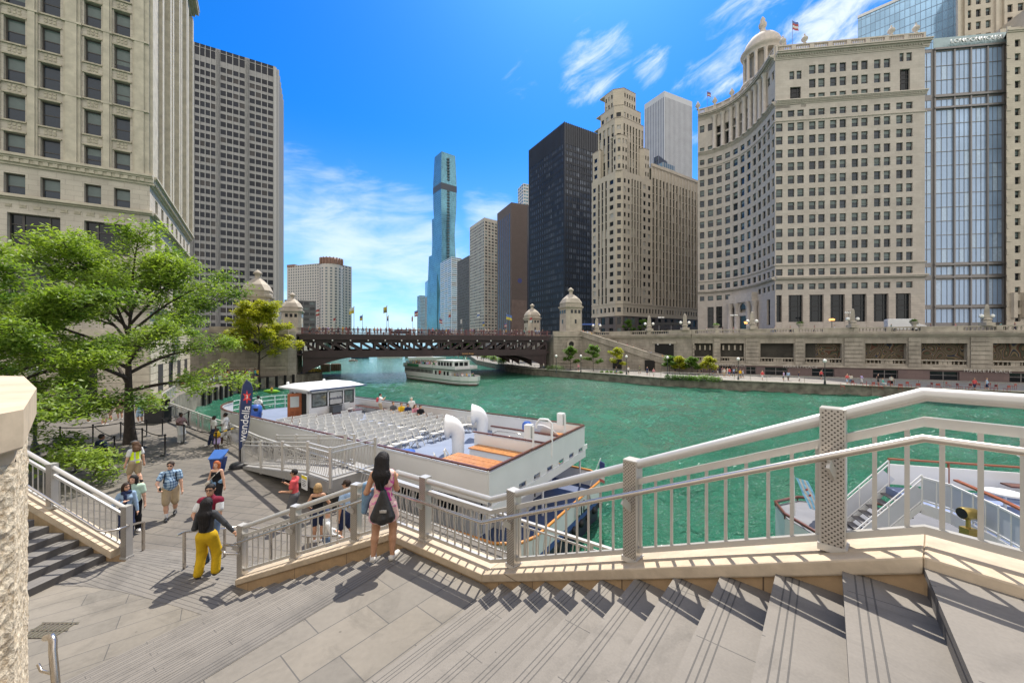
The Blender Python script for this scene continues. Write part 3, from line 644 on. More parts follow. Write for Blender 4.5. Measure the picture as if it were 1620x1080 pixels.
# left balustrade
LWp = [(-8.92, 8.42, -4.62), (-10.44, 8.62, -3.96), (-13.6, 9.05, -2.60)]
LWr = LWp[::-1]
LWr = [(p[0], p[1], p[2]) for p in LWp]
root = empty('stair_wall', (-9.0, 8.5, ZP), 'short pale limestone kerb wall climbing leftwards beside the dark steps near the rough pier', 'wall')
mb = MB(); miterbox(mb, LWr, -.0, .34, -.16, 0); mb.build('coping', COPING, root)
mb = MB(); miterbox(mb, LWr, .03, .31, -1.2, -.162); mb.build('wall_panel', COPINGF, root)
root = empty('stair_railing', (-9.0, 8.5, ZB), 'pale metal railing climbing leftwards above dark steps, partly behind the rough stone pier', 'railing')
LWc = offset([(-8.74, 8.40, -4.70)] + LWr[1:], .17)
railing(root, [(0, .0, .15), (0, seg_t(LWc, 0, 81.5), 0), (1, .62, 0)], LWc, post_w=.15, tr=.045)
mb = MB(); mb.tube([(-12.5, 8.62, -2.15 - .12), (-10.5, 8.36, -3.25), (-8.88, 8.13, -4.0), (-8.7, 8.12, -4.02), (-8.56, 8.2, -4.03), (-8.54, 8.36, -4.05), (-8.64, 8.55, -4.1), (-9.2, 9.35, -4.42), (-9.72, 10.0, -4.70)], .024, 10); mb.build('handrail', STEEL, root)
mb = MB(); mb.box((-9.745, 9.975, ZP), (-9.695, 10.025, -4.70)); mb.build('handrail_post', STEEL, root)
# free standing handrails on the curved steps
root = empty('handrail', (-7.06, 8.17, ZB), 'short free-standing stainless handrail on the curved steps beside the couple in yellow and maroon', 'handrail')
mb = MB(); mb.tube([(-7.02, 7.95, -4.02), (-7.06, 8.17, -4.06), (-7.35, 9.7, -4.72), (-7.0, 9.82, -4.73), (-6.1, 9.6, -4.73), (-5.0, 9.3, -4.73), (-4.2, 9.1, -4.60)], .024, 10); mb.build('rail', STEEL, root)
for (x, y, z0, z1) in ((-7.06, 8.17, ZB, -4.06), (-7.35, 9.7, ZP, -4.72), (-6.1, 9.6, ZP, -4.73), (-5.0, 9.3, ZP, -4.73)):
 mb = MB(); mb.box((x - .022, y - .022, z0), (x + .022, y + .022, z1)); mb.build('post', STEEL, root)
root = empty('handrail', (-5.9, 7.3, ZB), 'stainless handrail end on a bracket beside the lowest railing post', 'handrail')
# (bent tube at the foot of the lower flight)
mb = MB(); e = offset(pl, -.2); a = lerp3(e[3], e[4], .97); d = Vector((e[4][0] - e[3][0], e[4][1] - e[3][1], 0)).normalized()
mb.tube([(a.x, a.y, a.z + .66), (a.x + d.x * .4, a.y + d.y * .4, a.z + .60), (a.x + d.x * .46, a.y + d.y * .46, a.z + .5), (a.x + d.x * .36, a.y + d.y * .36, a.z + .44), (a.x, a.y, a.z + .5)], .024, 10); mb.build('rail', STEEL, root)
# rough stone pier at the left edge
def rough_mat():
 m = bpy.data.materials.new('rock_faced_limestone'); m.use_nodes = True; t = m.node_tree; b = t.nodes['Principled BSDF']; b.inputs['Roughness'].default_value = .9
 tcn = N(t, 'ShaderNodeTexCoord')
 n = N(t, 'ShaderNodeTexNoise', i_Scale=24.0, i_Detail=8.0, i_Roughness=.65); L(t, tcn.outputs['Object'], n.inputs['Vector'])
 v = N(t, 'ShaderNodeTexVoronoi', i_Scale=26.0); L(t, tcn.outputs['Object'], v.inputs['Vector'])
 cr = N(t, 'ShaderNodeValToRGB'); L(t, n.outputs[0], cr.inputs[0])
 e = cr.color_ramp.elements; e[0].position = .3; e[0].color = (.30, .21, .115, 1); e[1].position = .58; e[1].color = (.64, .55, .41, 1)
 L(t, cr.outputs[0], b.inputs['Base Color'])
 h = M('ADD', M('MULTIPLY', n.outputs[0], 1.2, nt=t), M('MULTIPLY', v.outputs['Distance'], .5, nt=t), nt=t)
 bp = N(t, 'ShaderNodeBump', i_Strength=.8, i_Distance=.03); L(t, h, bp.inputs['Height']); L(t, bp.outputs[0], b.inputs['Normal'])
 return m
ROUGH = rough_mat()
root = empty('stone_pier', (-3.4, 2.4, ZB), 'rough rock-faced limestone pier with smooth pale cap at the left edge of the view', 'pier')
PV = [(-1.0, -.6), (-2.42, 1.62), (-2.55, 1.98), (-3.66, 2.92), (-5.15, 4.0), (-7.2, 4.3), (-7.2, -1)]
def shrink(poly, d):
 n = len(poly); c = Vector((sum(p[0] for p in poly) / n, sum(p[1] for p in poly) / n)); out = []
 for p in poly:
  v = Vector(p) - c; out.append(tuple(c + v * (1 - d / v.length)))
 return out
pin = shrink(PV, .045)
# rough faces are displaced for real
mb = MB(); n = len(pin); rr = random.Random(5)
from mathutils import noise as mnoise
for i in range(n):
 a, b = Vector(pin[i]), Vector(pin[(i + 1) % n]); Ls = (b - a).length
 vis = i in (0, 1, 2, 3)
 st = .028 if vis else 1.0
 nx = max(1, int(Ls / st)); zt, zb = -.62, -3.6 if vis else -4.85; nzz = max(1, int((zt - zb) / st)) if vis else 1
 if not vis: zb = -4.85
 d = (b - a).normalized(); nn = Vector((d.y, -d.x))
 if nn.dot(a - Vector((-4.5, 1.5))) < 0: nn = -nn
 vs = []
 for jz in range(nzz + 1):
  for jx in range(nx + 1):
   p = a + (b - a) * (jx / nx); z = zb + (zt - zb) * jz / nzz
   k = 0
   if vis and 0 < jx < nx:
    q = Vector((p.x * 9, p.y * 9, z * 9)); k = .007 * mnoise.noise(q) + .009 * mnoise.noise(q * 2.7) + .008 * mnoise.noise(q * 6)
   vs.append((p.x + nn.x * k, p.y + nn.y * k, z))
 fs = [(r_ * (nx + 1) + c, r_ * (nx + 1) + c + 1, (r_ + 1) * (nx + 1) + c + 1, (r_ + 1) * (nx + 1) + c) for r_ in range(nzz) for c in range(nx)]
 mb.add(vs, fs, 0, False)
mb.prism(shrink(pin, .1), -4.85, -.7)
mb.build('pier_body', ROUGH, root)
mb = MB(); mb.prism(pin, -.62, -.55); mb.build('cap_bed', COPING, root)
mb = MB(); mb.prism(PV, -.55, -.345); ob = mb.build('cap', COPING, root)
bv = ob.modifiers.new('round', 'BEVEL'); bv.width = .012; bv.segments = 2
root = empty('handrail', (-3.9, 3.1, ZB), 'brushed steel handrail end turned down beside the rough stone pier', 'handrail')
hA = PY(84, 1008, 3.15); hB = PY(92, 1120, 3.0)
mb = MB(); mb.tube([hA + Vector((-.12, .05, -.04)), hA + Vector((-.04, .02, -.005)), hA + Vector((0, 0, -.03)), hA + Vector((.01, -.01, -.1)), hB, hB + Vector((0, 0, -.6))], .026, 12); mb.build('rail', STEEL, root)
mb = MB(); q = hA + Vector((0, 0, -.3)); mb.tube([q, q + Vector((-.16, .05, -.02)), q + Vector((-.2, .06, .03))], .012, 8); mb.build('bracket', STEEL, root)
mb = MB(); g = P(78, 997, ZB)
for i in range(8): mb.box((g.x - .3 + i * .075, g.y - .16, ZB + .005), (g.x - .26 + i * .075, g.y + .16, ZB + .014))
for j in range(3): mb.box((g.x - .32, g.y - .17 + j * .16, ZB + .0148), (g.x + .32, g.y - .15 + j * .16, ZB + .02))
mb.build('drain_grate', STEEL, label='small metal drain grate set in the paving beside the stone pier', cat='drain grate')
# plaza river railing with bowed balusters
ped = [(x, y, ZP) for x, y in EDGE]
PE = offset(ped, -.28)
def bow_rail(name, pts, label, cat='railing', spacing=.15, hgt=1.1, mesh=False):
 root = empty(name, pts[0], label, cat)
 m = MB()
 for i in range(len(pts) - 1):
  m.bar((pts[i][0], pts[i][1], pts[i][2] + hgt), (pts[i + 1][0], pts[i + 1][1], pts[i + 1][2] + hgt), .09, .05)
 m.build('top_rail', RAIL, root)
 m = MB()
 for i in range(len(pts) - 1):
  for h in (.12, hgt - .14): m.bar((pts[i][0], pts[i][1], pts[i][2] + h), (pts[i + 1][0], pts[i + 1][1], pts[i + 1][2] + h), .03, .04)
 m.build('rail', RAILB, root)
 bal = []
 for i in range(len(pts) - 1):
  a, b = pts[i], pts[i + 1]; Ls = math.hypot(b[0] - a[0], b[1] - a[1]); n = max(2, int(Ls / spacing)); d = Vector((b[0] - a[0], b[1] - a[1])).normalized(); nn = Vector((-d.y, d.x))
  for j in range(n):
   p = lerp3(a, b, (j + .5) / n)
   if j % 12 == 6 or j == 0:
    m = MB(); m.bar((p.x, p.y, p.z), (p.x, p.y, p.z + hgt - .02), .06, .1); m.build('post', RAIL, root); continue
   bal.append((p, nn))
 bal.sort(key=lambda t: t[0].length)
 bulk = MB()
 for i, (p, nn) in enumerate(bal):
  m = MB() if i < 100 else bulk
  pts_ = [(p.x + nn.x * k, p.y + nn.y * k, p.z + z) for k, z in ((0, .13), (.05, .3), (.085, .5), (.07, .72), (0, hgt - .15))]
  m.tube(pts_, .014, 5)
  if i < 100: m.build('baluster', RAILB, root)
 if bulk.v: tag(bulk.build('baluster', RAILB, root), kind='stuff')
bow_rail('river_railing', PE, 'pale metal railing with bowed balusters along the plaza edge above the river')
# ---------------------------------------------------------------- buildings
def gridmat(name, glass, line, w_, h_, lw, lh, rough=.08, metal=.5, var=.35, rot=0):
 m = bpy.data.materials.new(name); m.use_nodes = True; t = m.node_tree; b = t.nodes['Principled BSDF']
 tcn = N(t, 'ShaderNodeTexCoord'); sp = N(t, 'ShaderNodeSeparateXYZ'); L(t, tcn.outputs['UV'], sp.inputs[0])
 fx = M('FRACT', M('DIVIDE', sp.outputs[0], w_, nt=t), nt=t); fy = M('FRACT', M('DIVIDE', sp.outputs[1], h_, nt=t), nt=t)
 ln = M('MAXIMUM', M('LESS_THAN', fx, lw / w_, nt=t), M('LESS_THAN', fy, lh / h_, nt=t), nt=t)
 cb = N(t, 'ShaderNodeCombineXYZ'); L(t, M('FLOOR', M('DIVIDE', sp.outputs[0], w_, nt=t), nt=t), cb.inputs[0]); L(t, M('FLOOR', M('DIVIDE', sp.outputs[1], h_, nt=t), nt=t), cb.inputs[1])
 wn = N(t, 'ShaderNodeTexWhiteNoise', noise_dimensions='2D'); L(t, cb.outputs[0], wn.inputs['Vector'])
 n = N(t, 'ShaderNodeTexNoise', i_Scale=.04, i_Detail=5.0); L(t, tcn.outputs['UV'], n.inputs['Vector'])
 k = M('ADD', M('MULTIPLY', wn.outputs['Value'], var, nt=t), M('MULTIPLY', n.outputs[0], 1.0, nt=t), nt=t)
 vm = N(t, 'ShaderNodeVectorMath', operation='SCALE'); vm.inputs[0].default_value = glass; L(t, M('ADD', k, .35, nt=t), vm.inputs['Scale'])
 mx = N(t, 'ShaderNodeMixRGB'); L(t, ln, mx.inputs[0]); L(t, vm.outputs[0], mx.inputs[1]); mx.inputs[2].default_value = tuple(line) + (1,)
 L(t, mx.outputs[0], b.inputs['Base Color'])
 L(t, M('ADD', M('MULTIPLY', ln, .4, nt=t), rough, nt=t), b.inputs['Roughness']); L(t, M('MULTIPLY', M('SUBTRACT', 1.0, ln, nt=t), metal, nt=t), b.inputs['Metallic'])
 return m
def fpoly(F, mb, pts, d0, d1, mi=0):
 n = len(pts); A = sum(pts[i][0] * pts[(i + 1) % n][1] - pts[(i + 1) % n][0] * pts[i][1] for i in range(n))
 if A < 0: pts = pts[::-1]
 vs = [F.p(a, z, d1) for a, z in pts] + [F.p(a, z, d0) for a, z in pts]
 mb.add(vs, [tuple(range(n)), tuple(range(2 * n - 1, n - 1, -1))] + [(i, n + i, n + (i + 1) % n, (i + 1) % n) for i in range(n)], mi)
def cornice(mb, F, s0, s1, z, steps, mi=0):    # steps: (dz, projection) from the bottom up
 for h, d in steps:
  F.box(mb, s0, s1, z, z + h, -.05, d, mi); z += h
 return z
rng = random.Random(11)
# ---- terracotta office block, left
Fw = Fac((-65.5, 25.0), (-38.2, 40.0)); Fx = Fac((-38.2, 40.0), (-53.2, 62.6))
root = empty('office_building', (-45, 45, ZP), 'cream terracotta office building with ornate bands filling the left edge above the trees', 'building')
zq = lambda y: Fw.z(y, 146)
cols = [(Fw.s(a), Fw.s(b)) for a, b in ((5.5, 40), (63.7, 95.5), (133, 160), (180, 206))]
st = cols[2][0] - cols[0][0]
cols += [(a - st, b - st) for a, b in cols[:4] if a - st > .5 and b - st < cols[0][0] - .3]
top = 56.0
rows = []
dz = (zq(65 / 2.7) - zq(678 / 2.7)) / 4
for k in range(12):
 c = zq(678 / 2.7) + dz * k
 if c + 1.3 < top - 3: rows.append((c - 1.22, c + 1.22))
zc1 = zq(732 / 2.7); zc2 = zq(886 / 2.7)
mb = MB()
wins = wallgrid(mb, Fw, 0, Fw.L, zc1, top, rows, cols, .42)
c = zq(835 / 2.7); wins += wallgrid(mb, Fw, 0, Fw.L, zc2, zc1, [(c - 1.1, c + 1.1)], cols, .45)
tri = [(Fw.s(11), Fw.s(95.5)), (Fw.s(133), Fw.s(206)), (Fw.s(11) - st, Fw.s(95.5) - st)]
w2 = wallgrid(mb, Fw, 0, Fw.L, zq(402), zc2, [(zq(401), zq(350))], tri, .5)
w2 += wallgrid(mb, Fw, 0, Fw.L, ZS, zq(402), [(zq(474), zq(415))], tri, .5)
Fw.q(mb, 0, Fw.L, ZP, ZS)
# right-hand return
nb = 8
rc = [(a, b) for a, b in spans(nb, 1.6, Fx.L - 1.0, .42)]
wr = wallgrid(mb, Fx, 0, Fx.L, zc1, top, rows, rc, .5)
wr += wallgrid(mb, Fx, 0, Fx.L, zc2, zc1, [(c - 1.1, c + 1.1)], rc, .5)
rc2 = spans(5, 1.6, Fx.L - .8, .62)
w3 = wallgrid(mb, Fx, 0, Fx.L, zq(402), zc2, [(zq(401), zq(350))], rc2, .7)
w3 += wallgrid(mb, Fx, 0, Fx.L, ZS, zq(402), [(ZS + .4, zq(415))], rc2, .7)
Fx.q(mb, 0, Fx.L, ZP, ZS)
mb.prism([(-65.5, 25), (-38.4, 40), (-53.3, 62.4), (-90, 60), (-90, 30)], top - .8, top - .5)
mb.quad((-53.2, 62.6, ZP), (-90, 60, ZP), (-90, 60, top), (-53.2, 62.6, top))
mb.build('wall', TERRA, root)
put_windows(root, wins, 'sash', mat('bluish_sash_glass', (.020, .034, .054), .05, var=.6, scale=.3, spec=.45, coord='Object'), mat('brown_window_frame', (.055, .047, .042), .5), BLIND, 90)
put_windows(root, w2, 'triple', GLASSD, mat('brown_window_frame', (.055, .047, .042), .5), BLIND, 20)
put_windows(root, wr + w3, 'plain', GLASSD, FRAMED, BLIND, 30)
mb = MB()
cs = sorted(cols)
# pilasters: narrow ones between a pair, broad ones between pairs
edges = [(cs[i][1], cs[i + 1][0]) for i in range(len(cs) - 1)]
for a, b in edges + [(cs[-1][1], Fw.L)]:
 wd_ = b - a; mb = MB()
 Fw.box(mb, a + wd_ * .16, b - wd_ * .12 if b < Fw.L else b - .01, zc1 + .5, top - 3, -.1, .16)
 Fw.box(mb, a + wd_ * .26, b - wd_ * .26, zc1 + .5, top - 3, .16, .30)
 for k in range(1, 7): Fw.box(mb, a + wd_ * .1, b - wd_ * .06 if b < Fw.L else b - .008, zq(432 / 2.7) + dz * 2 * (k - 1) - .1, zq(432 / 2.7) + dz * 2 * (k - 1) + .1, .0, .34)
 mb.build('pilaster', TERRAT, root)
for i in range(nb + 1):
 s_ = (rc[i - 1][1] if i else 0.02); e_ = (rc[i][0] if i < nb else Fx.L); m_ = (s_ + e_) / 2; h_ = (e_ - s_) * .26
 mb = MB()
 if i == 0: Fx.box(mb, .03, e_ - .25, zc1 + .5, top - 3, -.1, .24)
 else: Fx.box(mb, m_ - h_, m_ + h_, zc1 + .5, top - 3, -.1, .34 if i % 2 else .55)
 mb.build('pilaster', TERRAT, root)
for lev in range(5):
 mb = MB()
 for F in (Fw, Fx):
  ex = lambda d: F.L + (d if F is Fw else 0)
  if lev == 0: cornice(mb, F, 0, ex(.35), zc1 - .55, [(.22, .16), (.38, .3), (.16, .44), (.2, .6), (.12, .36)])
  if lev == 1: cornice(mb, F, 0, ex(.3), zc2 - .15, [(.15, .22), (.2, .5), (.12, .3)])
  if lev == 2: cornice(mb, F, 0, ex(.1), zq(402) - .5, [(.18, .1), (.18, .22)])
  if lev == 3: cornice(mb, F, 0, ex(.3), zq(490), [(.25, .2), (.25, .45), (.2, .65)])
  if lev == 4: cornice(mb, F, 0, ex(1.2), top - 2.4, [(.5, .3), (.4, .7), (.5, 1.2), (.3, 1.3), (.6, .4)])
  for i in range(int(F.L / .62)):
   if lev == 0: F.box(mb, i * .62 + .1, i * .62 + .42, zc1 - .33, zc1 + .03, .3, .4)
   if lev == 1: F.box(mb, i * .62 + .1, i * .62 + .4, zc2 - .02, zc2 + .12, .2, .44)
  if lev == 3:
   for i in range(int(F.L / 1.5)):       # balustrade of the first terrace
    F.box(mb, i * 1.5 + .1, i * 1.5 + .35, zq(490) + .7, zq(470), .2, .5)
    for j in range(3): F.box(mb, i * 1.5 + .5 + j * .35, i * 1.5 + .68 + j * .35, zq(490) + .7, zq(474), .28, .42)
   F.box(mb, 0, F.L, zq(474), zq(470), .18, .52)
 mb.build('cornice', TERRAT, root)
mb = MB()
for (a, b) in cols:
 for k, (za, zb) in enumerate(rows):
  z0 = zb + .25; z1 = zb + dz - 2.44 - .2; w_ = b - a
  for j in range(3):
   x = a + w_ * (.27 + .23 * j)
   for q in range(2): Fw.box(mb, x - .1, x + .1, z0 + (z1 - z0) * (.12 + .45 * q), z0 + (z1 - z0) * (.45 + .45 * q), -.02, .055)
  Fw.box(mb, a - .1, b + .1, zb + .02, zb + .16, 0, .12); Fw.box(mb, a - .12, b + .12, za - .16, za - .02, 0, .16)
for i in range(int(Fw.L / .9)):
 x = i * .9 + .2; r_ = rng.uniform(.2, .3); z = zc2 - .72
 fpoly(Fw, mb, [(x + .42 + math.cos(t * math.pi / 4) * r_ * (1.5 if t % 2 else .8), z + math.sin(t * math.pi / 4) * r_ * (1 if t % 2 else .6)) for t in range(8)], -.01, .06)
tag(mb.build('carved_ornament', mat('terracotta_relief', (.40, .355, .27), .8, var=.3, scale=3), root), kind='stuff')
# rusticated base
mb = MB()
for F in (Fw, Fx):
 for k in range(9): F.box(mb, 0, F.L, ZP + .03 + k * .78, ZP + .03 + k * .78 + .7, -.02, .06)
 for i in range(4): F.box(mb, F.L * (.13 + .22 * i), F.L * (.13 + .22 * i) + 2.6, ZP, ZP + 3.2, 0.02, .075, 1)
mb.build('base_course', [TERRAT, DARKV], root)
# ---- grey office slab behind it
ALU = mat('grey_aluminium_cladding', (.26, .255, .25), .5, metal=.15, var=.1, scale=.3)
BRONZEG = mat('bronze_window_glass', (.016, .02, .03), .1, var=.5, scale=.1, spec=.3, coord='Object')
Fe = Fac((-170, 153.5), (-114.7, 185)); Fe2 = Fac((-114.7, 185), (-126, 207.5))
root = empty('office_tower', (-140, 185, ZS), 'tall grey aluminium office slab with dark window bands behind the cream terracotta building', 'building')
ztop = Fe.z(110, 438)
bay = [(Fe.s(304), Fe.s(344.8)), (Fe.s(344.8), Fe.s(391)), (Fe.s(391), Fe.s(435.6))]
bw = bay[0][1] - bay[0][0]; bay.insert(0, (bay[0][0] - bw, bay[0][0]))
pitch = 3.56; z1 = Fe.z(111, 352)
rows = [(z1 - pitch * k - 1.12, z1 - pitch * k + 1.12) for k in range(34)] + [(Fe.z(98, 352), Fe.z(80, 352))]
rows = [r for r in rows if r[0] > ZS + .5]
mb = MB(); wins = []
Fe.q(mb, 0, bay[0][0], ZS, ztop)
for a, b in bay: wins += wallgrid(mb, Fe, a, b, ZS, ztop, rows, spans(4, a, b, .86, .75), .2)
Fe.q(mb, bay[-1][1], Fe.L, ZS, ztop)
Fe2.q(mb, 0, Fe2.L, ZS, ztop)
mb.quad(Fe2.p(Fe2.L, ZS), (-190, 200, ZS), (-190, 200, ztop), Fe2.p(Fe2.L, ztop)); mb.prism([Fe.p(0, 0)[:2], Fe.p(Fe.L, 0)[:2], Fe2.p(Fe2.L, 0)[:2], (-190, 200)], ztop - .6, ztop - .3)
mb.build('wall', ALU, root)
put_windows(root, wins, 'plain', BRONZEG, FRAMED, mat('bronze_reflecting_glass', (.05, .046, .046), .12, var=.4, scale=.1, spec=.35), 100, pv=(0, 0, 0, 1, 3, 2))
mb = MB()
for a, b in bay:
 for x in (a, b): Fe.box(mb, x - .55, x + .55, ZS, ztop + .3, -.05, .8)
 for k in range(5): x = a + .75 + (b - a - 1.5) * k / 4; Fe.box(mb, x - .12, x + .12, ZS, ztop, -.05, .3)
for k in range(6): Fe2.box(mb, Fe2.L * k / 5 - (.5 if k else 0), Fe2.L * k / 5 + .6, ZS, ztop - k * .1, -.05, .9)
mb.build('mullion', mat('pale_aluminium_fin', (.36, .355, .345), .45, metal=.15, var=.06), root)
# ---- generic tower with two visible faces
def tower(name, label, lp, cp, rp, ztop, wm, gm, fl, nL, nR, fw=.7, fh=.6, cap=100, blind=None, base=ZS, fins=None, topband=0, style='plain', rec=.25, extra=None, mx_rows=None):
 FL, FR = Fac(lp, cp), Fac(cp, rp)
 root = empty(name, (cp[0], cp[1], base), label, 'building')
 mb = MB(); wins = []
 zt = ztop - topband
 n = int((zt - base - 4) / fl); rows = [(zt - fl * (k + .5 + fh / 2), zt - fl * (k + .5 - fh / 2)) for k in range(n)]
 for F, nc in ((FL, nL), (FR, nR)):
  if nc: wins += wallgrid(mb, F, 0, F.L, base, zt, rows, spans(nc, 0, F.L, fw, F.L * .02), rec)
  else: F.q(mb, 0, F.L, base, zt)
  if topband: F.q(mb, 0, F.L, zt, ztop, 0)
 bk = (lp[0] + rp[0] - cp[0], lp[1] + rp[1] - cp[1])
 mb.add([(rp[0], rp[1], base), (bk[0], bk[1], base), (bk[0], bk[1], ztop), (rp[0], rp[1], ztop)], [(0, 1, 2, 3)])
 mb.add([(bk[0], bk[1], base), (lp[0], lp[1], base), (lp[0], lp[1], ztop), (bk[0], bk[1], ztop)], [(0, 1, 2, 3)])
 mb.add([(q[0], q[1], ztop - .3) for q in (lp, cp, rp, bk)], [(0, 1, 2, 3)])
 mb.build('wall', wm, root)
 if wins: put_windows(root, wins, style, gm, FRAMED, blind or BLIND, cap, rng=random.Random(len(label)))
 if fins:
  mb = MB()
  for F, nc in ((FL, fins[0]), (FR, fins[1])):
   for k in range(nc + 1): x = F.L * k / max(1, nc); F.box(mb, x - fins[2], x + fins[2], base, ztop + .2, -.05, fins[3])
  mb.build('mullion', fins[4], root)
 return root, FL, FR
MIES = mat('black_steel_facade', (.03, .033, .04), .4, var=.2, scale=.1)
MIESG = mat('dark_bluish_glass', (.10, .12, .16), .06, var=.75, scale=.06, spec=.6, coord='Object')
PALEB = mat('drawn_pale_blinds', (.20, .23, .28), .15, var=.3, scale=.2)
root, FL, FR = tower('office_tower', 'black steel and glass office tower with flat roof beside the buff stepped skyscraper', (11.9, 264), (31.8, 230), (60, 246), (543 - 193) / 600 * 230, MIES, MIESG, 3.95, 16, 11, .8, .62, blind=PALEB, topband=12, fins=(32, 22, .12, .3, MIES))
# balcony tower, beige grid, brown slab, grey slab, white column tower
root, FL, FR = tower('apartment_tower', 'white ribbed tower top showing just behind the black office tower', (6.5, 420), (12, 405), (26, 412), (543 - 290) / 600 * 405, mat('white_concrete', (.52, .52, .51), .7, var=.06), GLASSC, 3.4, 3, 5, .8, .5, 40)
BROWN = brickmat('brown_brick', (.13, .098, .086), (.115, .087, .077), (.10, .075, .06), .8, .3, .02, stain=.12, rough=.8)
root, FL, FR = tower('office_tower', 'plain brown brick tower with slim vertical slits left of the black office tower', (-14, 359), (-.6, 330), (22, 340), (543 - 320) / 600 * 330, BROWN, GLASSD, 3.6, 0, 0, fins=None)
mb = MB()
for k in range(6): FL.box(mb, FL.L * (.1 + .15 * k), FL.L * (.1 + .15 * k) + 1.5, ZS + 2, FL.z(335, 800) - 4, -.5, .06)
FR.box(mb, FR.L * .62, FR.L * .62 + 2, ZS, FR.z(325, 820), -.3, .06)
mb.build('window_strip', mat('dark_slit_glazing', (.05, .045, .05), .2, var=.3, scale=.2), root)
mb = MB()
for t_ in range(6): fpoly(FR, mb, [(FR.L * .33 + 1.3 * math.cos(R(60 * t_)) + .9 * math.cos(R(60 * q)), 55 + 1.3 * math.sin(R(60 * t_)) + .9 * math.sin(R(60 * q))) for q in range(6)], .0, .12)
mb.build('flower_emblem', mat('blue_emblem', (.05, .06, .22), .5), root)
mb = MB(); FR.box(mb, 0.3, FR.L * .6, ZS, ZS + 36, -.02, .09); mb.build('lower_panel', mat('coppery_brick', (.165, .115, .095), .7, var=.25, scale=.2), root)
BEIG = mat('beige_concrete_grid', (.42, .385, .33), .75, var=.1, scale=.2)
root, FL, FR = tower('apartment_tower', 'beige concrete grid apartment tower left of the brown brick tower', (-48.5, 435), (-29.3, 400), (-12, 414), (543 - 344) / 600 * 400, BEIG, GLASSD, 3.3, 11, 5, .66, .6, topband=3)
root, FL, FR = tower('office_tower', 'dark grey ribbed slab tower between the glass balcony tower and the beige grid tower', (-75, 519), (-54.4, 480), (-40, 492), (543 - 404) / 600 * 480, mat('dark_grey_concrete', (.13, .125, .125), .7, var=.1), GLASSD, 3.6, 18, 6, .5, .8)
root, FL, FR = tower('apartment_tower', 'blue glass tower with white balcony bands at the foot of the tallest skyscraper', (-122, 647), (-95.6, 600), (-81, 612), (543 - 406) / 600 * 600, mat('white_balcony_edge', (.60, .62, .63), .5, var=.05), GLASSC, 3.3, 3, 2, .97, .55, 100)
root, FL, FR = tower('apartment_tower', 'low pale blue glass block at the foot of the tallest skyscraper', (-163, 800), (-150, 780), (-128, 790), 28, mat('pale_blue_metal', (.25, .36, .45), .4, var=.08), GLASSC, 3.4, 5, 6, .9, .7, 30)
root, FL, FR = tower('apartment_tower', 'slim tan apartment tower with blue glass crown left of the tallest skyscraper', (-190, 830), (-177, 800), (-164, 808), (543 - 443) / 600 * 800, mat('tan_concrete', (.33, .28, .23), .7, var=.1), GLASSC, 3.4, 4, 5, .6, .6, 50)
mb = MB(); FR.box(mb, .5, FR.L - .5, 100, 132, -.1, .3); FL.box(mb, .5, FL.L - .5, 100, 132, -.1, .3); mb.build('glass_crown', GLASSC, root)
root, FL, FR = tower('apartment_tower', 'pale blue glass apartment tower farthest left in the distant right-bank group', (-225, 900), (-213, 880), (-203, 888), (543 - 467) / 600 * 880, mat('pale_blue_metal', (.25, .36, .45), .4, var=.08), GLASSC, 3.4, 5, 4, .85, .65, 30)
# white fluted tower far behind
AON = mat('white_granite_piers', (.46, .47, .485), .6, var=.05, scale=.1)
root, FL, FR = tower('office_tower', 'white vertically fluted skyscraper rising behind the buff stepped skyscraper', (192, 550), (209, 520), (258, 543), (543 - 144) / 600 * 520, AON, GLASSD, 340, 0, 0)
mb = MB()
for F, n in ((FL, 12), (FR, 22)):
 for k in range(n): F.box(mb, F.L * (k + .7) / (n + .4), F.L * (k + 1.12) / (n + .4), 150, (543 - 153) / 600 * 520, -.4, .15)
mb.build('window_strip', mat('grey_window_strip', (.17, .18, .21), .25, var=.2, scale=.1), root)
root, FL, FR = tower('office_tower', 'small dark office block top wedged between the buff skyscraper and the white fluted tower', (124, 330), (126, 326), (138, 338), (543 - 246) / 600 * 326, MIES, MIESG, 3.9, 2, 8, .7, .7, 30, fins=(2, 8, .3, .4, mat('grey_fin', (.12, .125, .14), .4)))
# ---- three-stemmed wavy glass skyscraper
VG = gridmat('wavy_tower_glass', (.12, .30, .38), (.09, .17, .21), 2.2, 3.9, .25, .5, metal=.55)
def stem(c0, half, prof, ang, name, root, dark=False):
 ca, sa_ = math.cos(ang), math.sin(ang); mb = MB(); rings = []
 for z, k in prof: rings.append([(c0[0] + (x * ca - y * sa_) * half * k, c0[1] + (x * sa_ + y * ca) * half * k, z) for x, y in ((-1, -1), (1, -1), (1, 1), (-1, 1))])
 vs = [p for r in rings for p in r]
 fs = [(i * 4 + j, i * 4 + (j + 1) % 4, (i + 1) * 4 + (j + 1) % 4, (i + 1) * 4 + j) for i in range(len(rings) - 1) for j in range(4)]
 mb.add(vs, fs); mb.add(rings[-1], [(0, 1, 2, 3)]); o = mb.build(name, VG, root)
 return rings
root = empty('glass_skyscraper', (-137, 755, ZS), 'tallest skyscraper, a slender wavy blue glass tower in the distance above the bridge', 'building')
an = R(38)
prof = lambda top_, ph: [(2, .9), (45 + ph, 1.08), (95 + ph, .92), (145 + ph, 1.1), (195 + ph, .92), (245 + ph, 1.08), (295 + ph, .93), (top_, 1.04)]
rg = stem((-131, 740), 14.0, [(2, .95), (50, 1.08), (100, .95), (155, 1.12), (210, 1.0), (265, 1.18), (310, 1.2), (364, 1.05)], an, 'tall_stem', root)
stem((-142, 752), 12.5, [(2, 1.1), (45, 1.2), (100, 1.25), (150, 1.05), (200, .95), (246, .98)], an, 'middle_stem', root)
